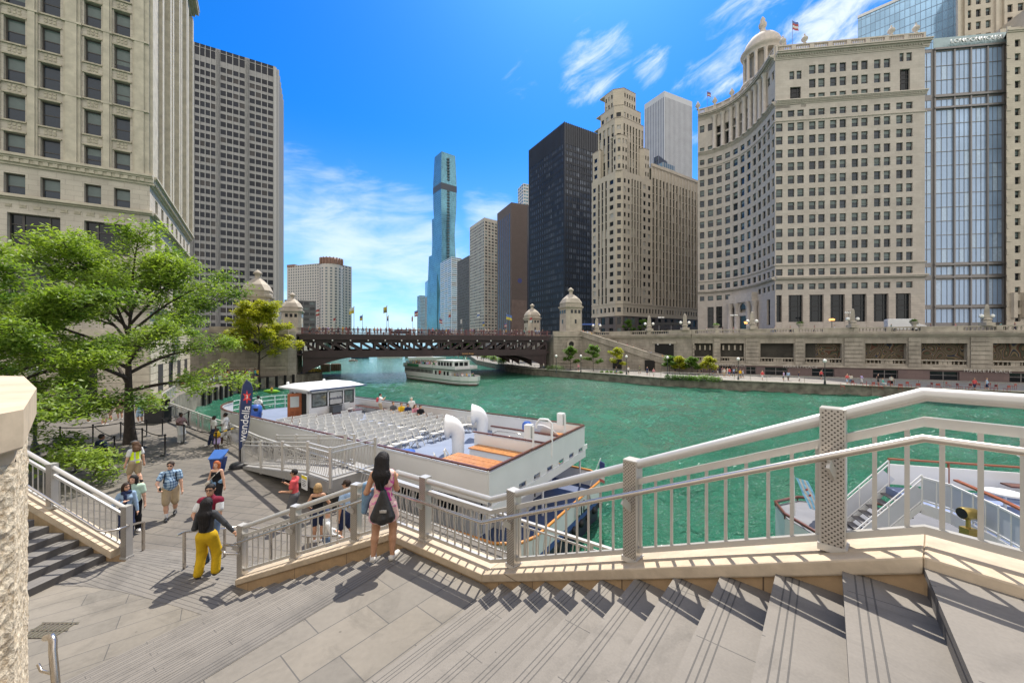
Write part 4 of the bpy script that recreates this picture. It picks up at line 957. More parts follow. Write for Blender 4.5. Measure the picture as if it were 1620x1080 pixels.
stem((-152, 764), 12.0, [(2, 1.05), (45, 1.2), (95, 1.15), (150, 1.0), (175, .95)], an, 'low_stem', root)
mb = MB(); ca, sa_ = math.cos(an), math.sin(an)
hh = 14 * 1.21
mb.prism([(-131 + (x * ca - y * sa_) * hh, 740 + (x * sa_ + y * ca) * hh) for x, y in ((-1, -1), (1, -1), (1, 1), (-1, 1))], 292, 304)
mb.build('blow_through_floor', mat('dark_open_floor', (.05, .06, .075), .5), root)
mb = MB()
for i in range(60):
 z = 20 + i * 5.6; q = 14 * 1.16
 if 290 < z < 306: continue
 x, y = -.1, -1.05; mb.box((-131 + (x * ca - y * sa_) * q - 2.0, 740 + (x * sa_ + y * ca) * q - 1.6, z), (-131 + (x * ca - y * sa_) * q + 2.2, 740 + (x * sa_ + y * ca) * q + 2, z + 3.2))
mb.build('balcony', mat('dark_balcony_recess', (.04, .07, .085), .4), root)
# ---- hotel with round corner across the river
root, FL, FR = tower('hotel_building', 'pale grey hotel block with round brown-capped corner tower beyond the bridge', (-258, 435), (-199, 415), (-186, 440), (543 - 418) / 600 * 425, mat('pale_grey_precast', (.47, .45, .42), .7, var=.06), mat('grey_blue_hotel_glass', (.10, .13, .15), .15, var=.3, scale=.2), 3.1, 17, 6, .55, .55, 100)
mb = MB(); cN = (-200, 420); rT = 11.5; zt = (543 - 408) / 600 * 418
mb.lathe((cN[0], cN[1], ZS), [(rT, 0), (rT, zt - 8 - ZS)], 20); mb.build('round_tower', mat('pale_grey_precast', (.47, .45, .42), .7, var=.06), root)
mb = MB(); mb.lathe((cN[0], cN[1], zt - 8), [(rT * .96, 0), (rT * .96, 7), (rT * .7, 7.2), (.5, 7.3)], 20)
for k in range(20): mb.box((cN[0] + rT * math.cos(k * .314) - .5, cN[1] + rT * math.sin(k * .314) - .5, zt - 8), (cN[0] + rT * math.cos(k * .314) + .5, cN[1] + rT * math.sin(k * .314) + .5, zt - .6))
mb.build('tower_cap', mat('brown_tile_cap', (.22, .13, .095), .7, var=.1), root)
mb = MB(); FL.box(mb, 0, FL.L * .18, zt - 7, zt - 4.2, -6, .3); mb.build('roof_pavilion', mat('brown_tile_cap', (.22, .13, .095), .7), root)
mb = MB(); gl = mat('grey_blue_hotel_glass', (.10, .13, .15), .15)
for k in range(30):
 z = ZS + 4 + k * 3.1
 if z > zt - 11: break
 for q in range(10):
  a = R(150 + q * 24); x, y = cN[0] + rT * math.cos(a), cN[1] + rT * math.sin(a); t_ = Vector((-math.sin(a), math.cos(a))); n_ = Vector((math.cos(a), math.sin(a)))
  p = Vector((x, y)); c4 = [p - t_ * 1.1 + n_ * .15 - n_ * .1, p + t_ * 1.1 + n_ * .05]
  mb.quad((c4[0].x, c4[0].y, z), (c4[1].x, c4[1].y, z), (c4[1].x, c4[1].y, z + 1.7), (c4[0].x, c4[0].y, z + 1.7))
tag(mb.build('window', gl, root), kind='stuff')
root, FL, FR = tower('office_building', 'low grey building with dark glass top between the bridge houses and the hotel', (-178, 300), (-168, 280), (-150, 290), (543 - 474) / 600 * 280, mat('dark_grey_concrete', (.13, .125, .125), .7), GLASSD, 4, 3, 5, .8, .5, 20)
# ---- buff stepped skyscraper
BUFF = brickmat('buff_limestone', (.46, .405, .325), (.43, .38, .305), (.35, .31, .25), 2.4, 1.0, .02, stain=.12)
BUFFT = mat('buff_limestone_trim', (.47, .415, .335), .8, var=.12, scale=.3)
cpt = Vector((45.5, 161)); tR = Vector((31, 19)).normalized(); tL = Vector((-tR.y, tR.x))
def cp_(a, b): q = cpt + tR * a + tL * b; return (q.x, q.y)
root = empty('stepped_skyscraper', (cpt.x, cpt.y, ZS), 'buff limestone setback skyscraper with stepped tower and long lower wing beside the black tower', 'building')
mb = MB(); wins = []; strips = []
Fwg = Fac(cp_(0, 0), cp_(60, 0)); zw = Fwg.z(262, 1032); sT = Fwg.s(1031)
zb_ = Fwg.z(497, 975); zb2 = Fwg.z(481, 975)
pit = 3.62
def rowsf(z0, z1, hgt): n = int((z1 - z0) / pit); return [(z0 + pit * (k + .5) - hgt / 2, z0 + pit * (k + .5) + hgt / 2) for k in range(n)]
def zone(F, s0, s1, z0, z1, kind, n, d=0.0):
 global wins, strips
 if kind == 'pair': wins += wallgrid(mb, F, s0, s1, z0, z1, rowsf(z0, z1, 1.9), spans(n, s0, s1, .5), .3, d=d)
 else: strips += wallgrid(mb, F, s0, s1, z0, z1, rowsf(z0, z1, 3.4), spans(n, s0, s1, .5), .45, d=d)
z0 = Fwg.z(480, 1000)
for (a, b, k, n) in ((2.2, 7.2, 'pair', 2), (7.2, 14.5, 'strip', 4), (14.5, sT, 'pair', 2)): zone(Fwg, a, b, z0, 74, k, n)
zone(Fwg, sT, Fwg.L, z0, zw - 2, 'strip', 16)
Fwg.q(mb, sT, Fwg.L, zw - 2, zw)
wins += wallgrid(mb, Fwg, 2.2, Fwg.L, zb_, z0, [(zb_ + 1.2, zb_ + 3.2)], spans(28, 2.2, Fwg.L, .5), .3)
FLb = Fac(cp_(0, 16.6), cp_(0, 0)); ch = 2.2
Fch = Fac(FLb.p(FLb.L - ch, 0)[:2], Fwg.p(ch, 0)[:2])
for (a, b, k, n) in ((0, 3.4, 'pair', 1), (3.4, 10, 'strip', 3), (10, FLb.L - ch, 'pair', 1)): zone(FLb, a, b, z0, 74, k, n)
zone(Fch, 0, Fch.L, z0, 74, 'pair', 1)
wins += wallgrid(mb, FLb, 0, FLb.L - ch, zb_, z0, [(zb_ + 1.2, zb_ + 3.2)], spans(6, 0, FLb.L - ch, .5), .3)
wins += wallgrid(mb, Fch, 0, Fch.L, zb_, z0, [(zb_ + 1.2, zb_ + 3.2)], spans(1, 0, Fch.L, .5), .3)
mb.prism([cp_(sT, 0), cp_(60, 0), cp_(60, 16.6), cp_(sT, 16.6)], zw - 1.2, zw - .8)
mb.quad(Vector(cp_(60, 0) + (ZS,)), Vector(cp_(60, 16.6) + (ZS,)), Vector(cp_(60, 16.6) + (zw,)), Vector(cp_(60, 0) + (zw,)))
# tower blocks: (inset, z bottom, z top)
zsh = Fwg.z(226, 1000)
def block(i0, i1, j0, j1, za, zb, kinds, c_=1.6):
 pts = [cp_(i0, j1 - c_), cp_(i0, j0 + c_), cp_(i0 + c_, j0), cp_(i1 - c_, j0), cp_(i1, j0 + c_)]
 fs = [Fac(pts[k], pts[k + 1]) for k in range(4)]
 for F, (k, n) in zip(fs, kinds):
  if F.L < .8 or not k: F.q(mb, 0, F.L, za, zb)
  else: zone(F, 0, F.L, za, zb, k, n)
 mb.prism(pts + [cp_(i1, j1), cp_(i0, j1)], zb - .4, zb)
block(0, 6.8, 0, 5.2, 74, zsh + 2, (('pair', 1), ('pair', 1), ('pair', 2), (None, 0)))
block(14.6, sT, 0, 5, 74, zsh, (('pair', 1), (None, 0), ('pair', 2), (None, 0)))
block(0, 4, 11.5, 16.6, 74, zsh, (('pair', 1), (None, 0), (None, 0), (None, 0)), .6)
block(1.6, sT - 1.0, 1.6, 16.6, 74, zsh + 11, ((('strip'), 4), ('pair', 1), ('strip', 7), ('pair', 1)), 2.4)
block(2.2, sT - 1.8, 2.2, 16, zsh + 11, zsh + 17, (('pair', 3), ('pair', 1), ('pair', 6), ('pair', 1)), 2.8)
block(3.4, sT - 3.4, 3.4, 15, zsh + 17, (543 - 137) / 600 * 166 + .5, (('pair', 3), (None, 1), ('pair', 5), (None, 1)), 3.2)
mb.build('wall', BUFF, root)
mb = MB()
for F, a, b in ((FLb, 0, FLb.L - ch), (Fch, 0, Fch.L), (Fwg, ch, Fwg.L)):
 F.box(mb, a, b, zb_ - .5, zb_ + .3, -.1, .3); F.box(mb, a, b, z0 - .35, z0 + .1, -.1, .2)
for k in range(17): Fwg.box(mb, sT + (Fwg.L - sT) * k / 16 - .3, sT + (Fwg.L - sT) * k / 16 + .3, z0, zw - 1, -.05, .25)
Fwg.box(mb, sT, Fwg.L, zw - .4, zw + .9, -.5, .3)
mb.build('pier', BUFFT, root)
mb = MB(); w5 = []
for F, a, b in ((FLb, 0, FLb.L - ch), (Fch, 0, Fch.L), (Fwg, ch, Fwg.L)):
 w5 += wallgrid(mb, F, a, b, ZS, zb_ - .5, [(ZS + .3, ZS + 4.6), (ZS + 6.2, zb_ - 1.0)], spans(max(1, int((b - a) / 4.4)), a, b, .5), .3)
mb.build('dark_granite_base', mat('dark_granite', (.10, .082, .072), .5, var=.2, scale=.4), root)
put_windows(root, wins + strips, 'plain', GLASSD, FRAMED, mat('white_blind', (.34, .33, .30), .3, var=.2), 90, pv=(0, 0, 0, 1, 3, 4))
put_windows(root, w5, 'curtain', GLASSD, FRAMED, BLIND, 24)
mb = MB(); Fr2 = Fac(cp_(sT + 2, 6), cp_(60, 6)); Fr2.box(mb, 0, Fr2.L, zw, zw + 3.2, -8, 0); Fr2.box(mb, Fr2.L * .38, Fr2.L * .62, zw + 3.2, zw + 8, -8, 0); mb.build('rooftop_glazing', gridmat('rooftop_glass', (.2, .27, .28), (.42, .38, .3), 1.6, 3.3, .22, .5, metal=.3), root)
# ---- curved limestone hotel (concave front, flat river front, cupola)
F = Fac((68, 98), (101.9, 93.6))
root = empty('hotel_building', (80, 105, ZS), 'grand limestone corner building with concave colonnaded front and rooftop cupola on the right bank', 'building')
zz = lambda y: F.z(y / 1.929, 1361)
sx = lambda x: F.s(1180 + x / 1.929)
cols = [(sx(c - 10), sx(c + 10)) for c in (102, 138, 167, 203, 231, 267, 296, 333, 362, 401, 431, 469, 499)]
yc = [332] + [373 + 41.2 * k for k in range(11)] + [826]
rows = [(zz(y + (10 if y in (332, 826) else 12.5)), zz(y - (10 if y in (332, 826) else 12.5))) for y in yc]
zCor = zz(305); zLow = zz(846); zTop = zz(119); zEnt = zz(165)
mb = MB(); wins = []; shops = []
wins += wallgrid(mb, F, 0, F.L, zLow, zCor, rows, cols, .35)
wins += wallgrid(mb, F, 0, F.L, zz(888), zLow, [(zz(880), zz(862))], cols, .35)
scol = [(sx(a), sx(b)) for a, b in ((93, 110), (130, 174), (194, 237), (258, 302), (323, 368), (390, 435), (457, 503))]
shops += wallgrid(mb, F, 0, F.L, ZS + .6, zz(888), [(zz(981), zz(897))], scol, .6)
F.q(mb, 0, F.L, ZS, ZS + .6)
r3 = [(zz(y + 13.5), zz(y - 13.5)) for y in (200, 243, 287)]
e1, e2 = sx(184), sx(452)
wins += wallgrid(mb, F, e1, e2, zCor, zEnt, r3, cols[3:11], .35)
for a, b, l, r_, (p0, p1), (p2, p3) in ((0, e1, 135, 168, (133, 148), (155, 170)), (e2, F.L, 470, 501, (469, 482), (490, 507))):
 shops += wallgrid(mb, F, a, b, zCor, zz(232), [(zz(314 if l < 200 else 288), zz(250 if l < 200 else 220))], [(sx(l), sx(r_))], .5) if l < 200 else wallgrid(mb, F, a, b, zCor, zz(205), [(zz(288), zz(222))], [(sx(l), sx(r_))], .5)
 zt_ = zz(232) if l < 200 else zz(205)
 wins += wallgrid(mb, F, a, b, zt_, zEnt, [(zt_ + .5, zt_ + 2.6)], [(sx(p0), sx(p1)), (sx(p2), sx(p3))], .35)
F.q(mb, 0, F.L, zEnt, zTop - 1.5)
# concave front
bz = [Vector(p) for p in ((61, 124.5), (70.5, 120.5), (71.5, 112), (68, 98))]
def bez(t): return bz[0] * (1 - t) ** 3 + bz[1] * 3 * t * (1 - t) ** 2 + bz[2] * 3 * t * t * (1 - t) + bz[3] * t ** 3
NF = 12; ts = [i / NF for i in range(NF + 1)]; cv = [bez(t) for t in ts]
# even out arc length
dense = [bez(i / 200) for i in range(201)]; acc = [0]
for i in range(200): acc.append(acc[-1] + (dense[i + 1] - dense[i]).length)
cv = []
for k in range(NF + 1):
 tgt = acc[-1] * k / NF; j = max(i for i in range(201) if acc[i] <= tgt + 1e-9); cv.append(dense[j])
FC = [Fac(cv[i], cv[i + 1]) for i in range(NF)]
arch = []
for i, f in enumerate(FC):
 w_ = 1.55 if i not in (0, NF - 1) else 1.3; m_ = f.L / 2
 c1 = [(m_ - w_ / 2, m_ + w_ / 2)]
 wins += wallgrid(mb, f, 0, f.L, zLow, zCor, rows, c1, .35)
 if i in (4, 5, 6, 7): f.q(mb, 0, f.L, zz(888), zLow)
 else: wins += wallgrid(mb, f, 0, f.L, zz(888), zLow, [(zz(880), zz(862))], c1, .35)
 if i in (1, 2, 10): shops += wallgrid(mb, f, 0, f.L, ZS, zz(888), [(zz(988), zz(905))], [(m_ - .9, m_ + .9)], .5)
 elif i in (4, 7): wins += wallgrid(mb, f, 0, f.L, ZS, zz(888), [(ZS + 1.2, ZS + 4.4), (ZS + 7, ZS + 9.4)], c1, .35)
 else: f.q(mb, 0, f.L, ZS, zz(888))
 if 2 <= i <= 9: shops += wallgrid(mb, f, 0, f.L, zCor, zEnt, [(zz(293), zz(238)), (zz(232), zz(205))], [(m_ - .8, m_ + .8)], 1.0)
 else: wins += wallgrid(mb, f, 0, f.L, zCor, zEnt, [r3[0], r3[2]], c1, .35)
 f.q(mb, 0, f.L, zEnt, zTop - 1.5)
ring = [tuple(p) for p in cv] + [tuple(F.B), (112, 140), (82, 160)]
mb.add([(x, y, zTop - 1.6) for x, y in ring], [tuple(range(len(ring)))])
for i in range(len(cv), len(ring)):
 a, b = ring[i - 1] if i > len(cv) else ring[len(cv)], ring[(i + 1) % len(ring)] if i > len(cv) else ring[i + 1]
mb.quad(tuple(F.B) + (ZS,), (112, 140, ZS), (112, 140, zTop - 1.5), tuple(F.B) + (zTop - 1.5,))
mb.quad((82, 160, ZS), ring[0] + (ZS,), ring[0] + (zTop - 1.5,), (82, 160, zTop - 1.5))
mb.build('wall', LIME, root)
LV = {0: (zz(304), [(.25, .15), (.35, .35), (.2, .6), (.25, .8), (.15, .4)]), 1: (zz(850), [(.2, .2), (.3, .7), (.25, .9), (.15, .5)]), 2: (zz(806), [(.15, .12), (.2, .3)]), 3: (zz(356), [(.12, .1), (.15, .22)]), 4: (zz(163), [(.3, .15), (.5, .3), (.25, .6), (.35, 1.1), (.25, 1.35)])}
for lev, (z_, stp) in LV.items():
 mb = MB()
 for f in FC + [F]:
  cornice(mb, f, 0, f.L + ((.9 if lev == 4 else .3) if f is F else 0), z_, stp)
  if lev in (0, 4):
   for k in range(int(f.L / .6)): f.box(mb, k * .6 + .1, k * .6 + .4, z_ + (.35 if lev == 0 else .55), z_ + (.62 if lev == 0 else .8), .3, .48 if lev == 0 else .55)
 mb.build('cornice', LIMED, root)
mb = MB()
for k in range(16):   # rusticated base courses
 z = ZS + .1 + k * .62
 if z < zz(888) - .6:
  prev = 0
  for a, b in scol + [(F.L, F.L)]:
   F.box(mb, prev + .02, a - .02, z, z + .54, -.02, .07); prev = b
tag(mb.build('rusticated_block', LIMED, root), kind='stuff')
mb = MB(); mbu = []
zpb = zz(163) + 1.65
for f in FC + [F]:
 n = max(1, int(round(f.L / 4.2)))
 f.box(mb, 0, f.L, zpb, zpb + .35, -.3, .3); f.box(mb, 0, f.L, zTop - .3, zTop, -.35, .35)
 for k in range(n + 1):
  x = f.L * k / n; f.box(mb, max(0, x - .5), min(f.L, x + .5), zpb + .35, zTop - .3, -.3, .32)
 for k in range(n):
  for j in range(7):
   x = f.L * (k + .16 + .68 * (j + .5) / 7) / n; f.box(mb, x - .1, x + .1, zpb + .35, zTop - .3, -.12, .12)
mb.build('parapet', LIMED, root)
for px in (1238.5, 1273, 1410, 1449):
 p = F.p(F.s(px), zTop); m = MB(); m.lathe(p, [(.45, 0), (.3, .3), (.25, .5), (.7, 1.0), (.75, 1.4), (.4, 1.9), (.15, 2.1), (.2, 2.5), (.02, 2.7)], 10); m.build('roof_urn', LIMED, root)
for i, px in ((2, 0), (4, 0), (0, 0)):
 p = cv[i]; m = MB(); m.lathe((p.x, p.y, zTop), [(.45, 0), (.3, .3), (.25, .5), (.8, 1.2), (.5, 1.9), (.2, 2.5), (.02, 2.9)], 10); m.build('roof_urn', LIMED, root)
for i in range(2, 11):       # colonnade under the cornice
 p = cv[i]; n_ = (FC[i - 1].n + FC[min(i, NF - 1)].n).normalized() * .45; m = MB()
 m.lathe((p.x + n_.x, p.y + n_.y, zz(293)), [(.75, 0), (.75, .3), (.62, .4), (.56, zz(205) - zz(293) + 2.6), (.7, zz(205) - zz(293) + 2.9), (.9, zz(205) - zz(293) + 3.5)], 12); m.build('column', LIMED, root)
for i in (4, 5, 7, 8):       # entrance columns
 p = cv[i]; n_ = (FC[i - 1].n + FC[i].n).normalized() * .7; m = MB(); hC = zz(888) - ZS - 1
 m.lathe((p.x + n_.x, p.y + n_.y, ZS), [(1.0, 0), (1.0, .6), (.82, .7), (.72, hC - 1.5), (.85, hC - 1.2), (1.1, hC)], 14); m.build('entrance_column', LIMED, root)
m = MB()
for i in (4, 5, 6, 7): FC[i].box(m, 0, FC[i].L, ZS + hC, zz(870), -.1, 1.5)
m.build('entablature', LIMED, root)
fA = Fac(cv[5] * .97 + cv[7] * .03, cv[7] * .97 + cv[5] * .03); mA = fA.L / 2; m = MB()
fpoly(fA, m, [(mA + 1.25 * math.cos(R(a)), ZS + 8.2 + 1.7 * math.sin(R(a))) for a in range(0, 181, 15)], .5, .62, 0)
fA.box(m, mA - 1.25, mA + 1.25, ZS, ZS + 6.2, .5, .62, 0); fA.box(m, mA - 1.5, mA + 1.5, ZS + 6.2, ZS + 7.1, .4, .8, 1)
pts = [(mA + r_ * math.cos(R(a)), ZS + 8.2 + (r_ + .45) * math.sin(R(a))) for r_, sq in ((1.9, 1), (1.3, 0)) for a in (range(0, 181, 12) if sq else range(180, -1, -12))]
fpoly(fA, m, pts, .5, .85, 1)
for s_ in (-1, 1): fA.box(m, mA + s_ * 1.6 - .3, mA + s_ * 1.6 + .3, ZS, ZS + 8.2, .4, .84, 1)
m.build('arched_entrance', [GLASSD, LIMED], root)
HG = mat('sky_reflecting_window_glass', (.020, .032, .045), .05, var=.7, scale=.2, spec=.5, coord='Object')
put_windows(root, wins, 'sash', HG, FRAMED, BLIND, 95)
put_windows(root, shops, 'shop', GLASSD, mat('black_iron_frame', (.016, .016, .017), .5), BLIND, 40)
# cupola: part of the building
kx, ky = 76.0, 115.0; zc0 = zTop - 2; cu = MB()
cu.lathe((kx, ky, zc0), [(5.6, 0), (5.6, 3.2), (5.9, 3.3), (5.9, 3.9), (5.2, 4.0)], 28)
oC = cu.build('cupola', LIMED, root)
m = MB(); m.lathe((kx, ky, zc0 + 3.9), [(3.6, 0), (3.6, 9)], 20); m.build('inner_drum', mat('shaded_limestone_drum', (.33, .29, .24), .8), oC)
for k in range(12):
 a = k * math.pi / 6 + .1; m = MB(); m.lathe((kx + 4.7 * math.cos(a), ky + 4.7 * math.sin(a), zc0 + 3.9), [(.62, 0), (.5, .3), (.46, 7.4), (.66, 8.0)], 10); m.build('column', LIMED, oC)
m = MB(); m.lathe((kx, ky, zc0 + 11.9), [(5.1, 0), (5.1, .9), (5.6, 1.1), (5.9, 1.7), (5.2, 1.9), (5.1, 2.5), (4.9, 3.2), (4.4, 4.4), (3.4, 5.7), (2.2, 6.6), (1.1, 7.0)], 28); m.build('dome', LIMED, oC)
m = MB(); m.lathe((kx, ky, zc0 + 18.8), [(1.2, 0), (.8, .3), (.9, 1.2), (.5, 1.8), (1.0, 2.4), (1.1, 3.2), (.6, 4.0), (.7, 4.6), (.1, 5.6)], 12); m.build('finial', LIMED, oC)
# ---- glass annex with rooftop sign
ax0, ax1 = 1459, 1592
def on13(px, back=0.0):
 u = (px - CX) / FPX; X = u * (106.84 + back) / (1 + .13 * u); return (X, X / u)
Fn = Fb = Fac(on13(ax0, .6), on13(ax1, .6))
root = empty('glass_annex', (110, 96, ZS), 'blue glass hotel annex in grey metal frames squeezed beside the limestone corner building', 'building')
zn = lambda y: Fb.z(y / 1.929, 1535); sn = lambda x: Fb.s(1180 + x / 1.929)
bays = [(sn(a), sn(b)) for a, b in ((580, 632), (637, 682), (689, 733), (740, 782))]
mb = MB(); wins = []
def fl(y0, y1, n): return [(zn(y1) + (zn(y0) - zn(y1)) * k / n + .04, zn(y1) + (zn(y0) - zn(y1)) * (k + 1) / n - .04) for k in range(n)]
rowsA = fl(150, 282, 3) + fl(330, 800, 11) + fl(812, 838, 1) + fl(852, 930, 1) + fl(942, 985, 1)
rowsB = rowsA + fl(298, 322, 1)
cs3 = [s_ for a, b in bays for s_ in [(a + (b - a) * k / 3 + .015, a + (b - a) * (k + 1) / 3 - .015) for k in range(3)]]
wins += wallgrid(mb, Fb, sn(572), Fb.L, ZS, zn(140), rowsB, cs3, .12)
strip = [(.3, sn(566) * .5), (sn(566) * .5 + .06, sn(566))]
wins += wallgrid(mb, Fn, 0, sn(572), ZS, zn(140), fl(150, 282, 3) + fl(298, 322, 1) + fl(330, 800, 11) + fl(812, 838, 1) + fl(852, 930, 1) + fl(942, 985, 1), strip, .12)
mb.prism([Fn.p(0, 0)[:2], Fb.p(sn(572), 0)[:2], Fb.p(Fb.L, 0)[:2], (125, 120), (112, 122)], zn(142), zn(140))
mb.quad(Fb.p(Fb.L, ZS), (126, 120, ZS), (126, 120, zn(140)), Fb.p(Fb.L, zn(140)))
mb.build('wall', METG, root)
put_windows(root, wins, 'curtain', GLASSB, METG, mat('curtained_glass', (.42, .53, .68), .1, metal=.1, var=.15), 100, pv=(0, 0, 0, 0, 1, 3, 2))
mb = MB()
for x in [sn(572)] + [b for a, b in bays] : Fb.box(mb, x + .02, x + .32, ZS, zn(148), -.05, .3)
for y in (144, 290, 325, 806, 845, 936): Fb.box(mb, sn(572), Fb.L, zn(y) - .22, zn(y) + .22, -.05, .5)
mb.build('mullion', METG, root)
mb = MB(); Fb.box(mb, sn(572), Fb.L, zn(140), zn(108), -.06, 0); mb.build('glass_balustrade', mat('pale_glass_balustrade', (.30, .38, .40), .1, metal=.2, var=.1), root)
text_obj('hotel_sign', 'LONDONHOUSE', Fb.p((sn(612) + sn(773)) / 2, zn(130), .9), (R(90), 0, Fb.ang), 1.34, WHITEF, None, ext=.12, bevel=.012, label='raised white LONDONHOUSE letters on the glass annex roof edge', cat='sign', sx=1.12)
# ---- stone tower at the right edge and the tower stacked behind
F3 = Fac(on13(1592.5, -1.5), on13(1760, -1.5))
root = empty('stone_building', (125, 95, ZS), 'pale stone building with a single column of slit windows at the right edge', 'building')
TANB = brickmat('pale_buff_stone', (.53, .47, .385), (.50, .44, .36), (.40, .35, .28), 1.1, .5, .015, stain=.2)
mb = MB(); zs3 = F3.z(45, 1615)
py_ = [1180 + 0] ; s_w = [(F3.s(1605.5), F3.s(1614.5))] + [(F3.s(1605.5) + 5.2 * k, F3.s(1614.5) + 5.2 * k) for k in range(1, 5)]
pit = (F3.z(132 / 1.929, 1611) - F3.z(970 / 1.929, 1611)) / 20
w_ = wallgrid(mb, F3, 0, F3.L, ZS, zs3, [(F3.z(970 / 1.929, 1611) + pit * k - .85, F3.z(970 / 1.929, 1611) + pit * k + .85) for k in range(21)], s_w, .5)
mb.quad((F3.A.x, F3.A.y, ZS), (F3.A.x, F3.A.y, zs3), (F3.A.x * 1.34, F3.A.y * 1.33, zs3), (F3.A.x * 1.34, F3.A.y * 1.33, ZS))
mb.prism([tuple(F3.A), tuple(F3.B), (F3.B.x + 5, F3.B.y + 30), (F3.A.x * 1.34, F3.A.y * 1.33)], zs3 - .6, zs3 - .2)
for k in range(24): F3.box(mb, 0, .5 + .35 * (k % 2), ZS + .4 + 3.1 * k, ZS + 1.8 + 3.1 * k, -.02, .12)
mb.build('wall', TANB, root)
put_windows(root, w_, 'sash', GLASSD, FRAMED, BLIND, 100)
mb = MB(); cornice(mb, F3, 0, F3.L, zs3 - .8, [(.3, .2), (.3, .4)]); F3.box(mb, F3.s(1598), F3.s(1604), ZS + 4, ZS + 10, 0, .8); F3.box(mb, F3.s(1615), F3.s(1621), ZS + 4, ZS + 10, 0, .8)
mb.build('cornice', TANB, root)
root = empty('stone_skyscraper', (150, 130, ZS), 'ornate pale stone skyscraper rising out of frame behind the right edge rooftops', 'building')
F4 = Fac((152.5 * 1.0, 130.3), (192, 122)); mb = MB()
w_ = wallgrid(mb, F4, 0, F4.L, 60, 150, [(90 + 4.2 * k, 92.6 + 4.2 * k) for k in range(13)], [(2.9, 4.3), (5.6, 7.0), (8.3, 9.7), (14, 15.6), (17, 18.6), (20, 21.6), (26, 27.5)], .5)
F4.q(mb, 0, F4.L, ZS, 60); mb.quad((152.5, 130.3, ZS), (152.5, 130.3, 150), (202, 165, 150), (202, 165, ZS))
for x in (.0, 2.0, 10.6, 12.8, 22.8, 24.9): F4.box(mb, x, x + .8, 60, 150, -.05, .7)
mb.build('wall', TANB, root); put_windows(root, w_, 'sash', GLASSD, FRAMED, BLIND, 100)
mb = MB(); F5 = Fac((157, 122), (200, 113)); F5.box(mb, 0, F5.L, ZS, 101, -8, 0); F5.box(mb, 6, 12, 101, 106, -8, .8); F5.box(mb, 15, F5.L, 101, 109.5, -8, .4); F5.box(mb, 5.5, 12.5, 100, 101.2, -8, 1.2)
mb.build('terrace', TANB, root)
GT = gridmat('blue_curtain_wall', (.30, .48, .66), (.18, .26, .36), 1.5, 3.6, .16, .3, metal=.7, var=.2)
root = empty('glass_tower', (165, 165, ZS), 'blue glass office tower behind the limestone corner building, cut by the top of the view', 'building')
mb = MB(); mb.prism([(155, 170), (184, 142.6), (230, 190), (200, 220)], ZS, 146.2); mb.build('curtain_wall', GT, root)
mb = MB(); FT = Fac((155, 170), (184, 142.6)); FT.box(mb, -.1, FT.L, 145.4, 146.6, -.3, .3); mb.build('parapet', WHITE, root)
# ---------------------------------------------------------------- right-bank promenade wall
FA_ = Fac((18, 106), (41, 86.5)); FB_ = Fac((41, 86.5), (96, 59))
root = empty('promenade_wall', (60, 80, ZR), 'long weathered limestone promenade wall with arcade openings above the right-bank riverwalk', 'wall')
OPEN = [(1095.5, 1127.6), (1140, 1177), (1203, 1256), (1274, 1331.6), (1369, 1434), (1457.5, 1530.6), (1571, 1640), (1665, 1740)]
DOOR = [(1137, 1158), (1180, 1196), (1210, 1246), (1284.5, 1320), (1381, 1421), (1471, 1518), (1597, 1640)]
sB = FB_.s
mb = MB()
op = [(sB(a), sB(b)) for a, b in OPEN]; dr = [(sB(a), sB(b)) for a, b in DOOR]
zo0, zo1, zg, zcn = -3.1, 0.0, -4.5, 1.35
wallgrid(mb, FB_, 0, FB_.L, zg, zcn, [(zo0 - .9, zo1)], op, 1.1)
FA_.q(mb, 0, FA_.L, ZR, zcn)
mb.build('stone_face', WACK, root)
mb = MB(); dwins = wallgrid(mb, FB_, 0, FB_.L, ZR, zg, [(ZR + .02, zg - .55)], dr, .5); mb.build('granite_base', GRANR, root)
mb = MB()
for f in (FA_, FB_):
 cornice(mb, f, 0, f.L, zcn - .2, [(.2, .15), (.25, .4), (.2, .65), (.12, .75)])
 f.box(mb, 0, f.L, ZS, ZS + .28, -.35, .32)
mb.build('cornice', WACKT, root)
mb = MB(); FB_.box(mb, 0, FB_.L, zg - .25, zg + .12, -.02, .22); mb.build('string_course', WACKT, root)
for f in (FA_, FB_):
 n = int(f.L / 4.4)
 for k in range(n):
  a, b = f.L * k / n, f.L * (k + 1) / n; m = MB()
  f.box(m, a, a + .75, ZS + .28, 3.12, -.32, .3); f.box(m, a + .75, b, 2.86, 3.1, -.26, .26)
  if k % 3 == 2: f.box(m, a + .75, b, ZS + .28, 2.86, -.2, .2)
  else:
   nb = 8
   for j in range(nb):
    x = a + .75 + (b - a - .75) * (j + .5) / nb; p = f.p(x, ZS + .28, 0)
    m.lathe(p, [(.1, 0), (.06, .1), (.13, .32), (.06, .5), (.1, .58)], 6)
  m.build('balustrade', WACKT, root)
ops = sorted(op)
for k in range(len(ops) + 1):           # rusticated piers
 a = ops[k - 1][1] if k else .6; b = ops[k][0] if k < len(ops) else FB_.L
 w_ = b - a; m = MB(); wid = min(w_ * .8, 5.5); mid = (a + b) / 2
 for j in range(7): FB_.box(m, mid - wid / 2, mid + wid / 2, zg + .16 + j * .78, zg + .16 + j * .78 + .68, -.05, .28)
 m.build('pier', WACK, root)
PARTM = [mat('mural_green', (.10, .12, .07), .8, var=.4), mat('mural_tan', (.30, .22, .12), .8, var=.3), mat('mural_rust', (.22, .09, .05), .8, var=.3), mat('mural_navy', (.04, .05, .11), .8, var=.3), mat('mural_cream', (.36, .30, .19), .8, var=.2)]
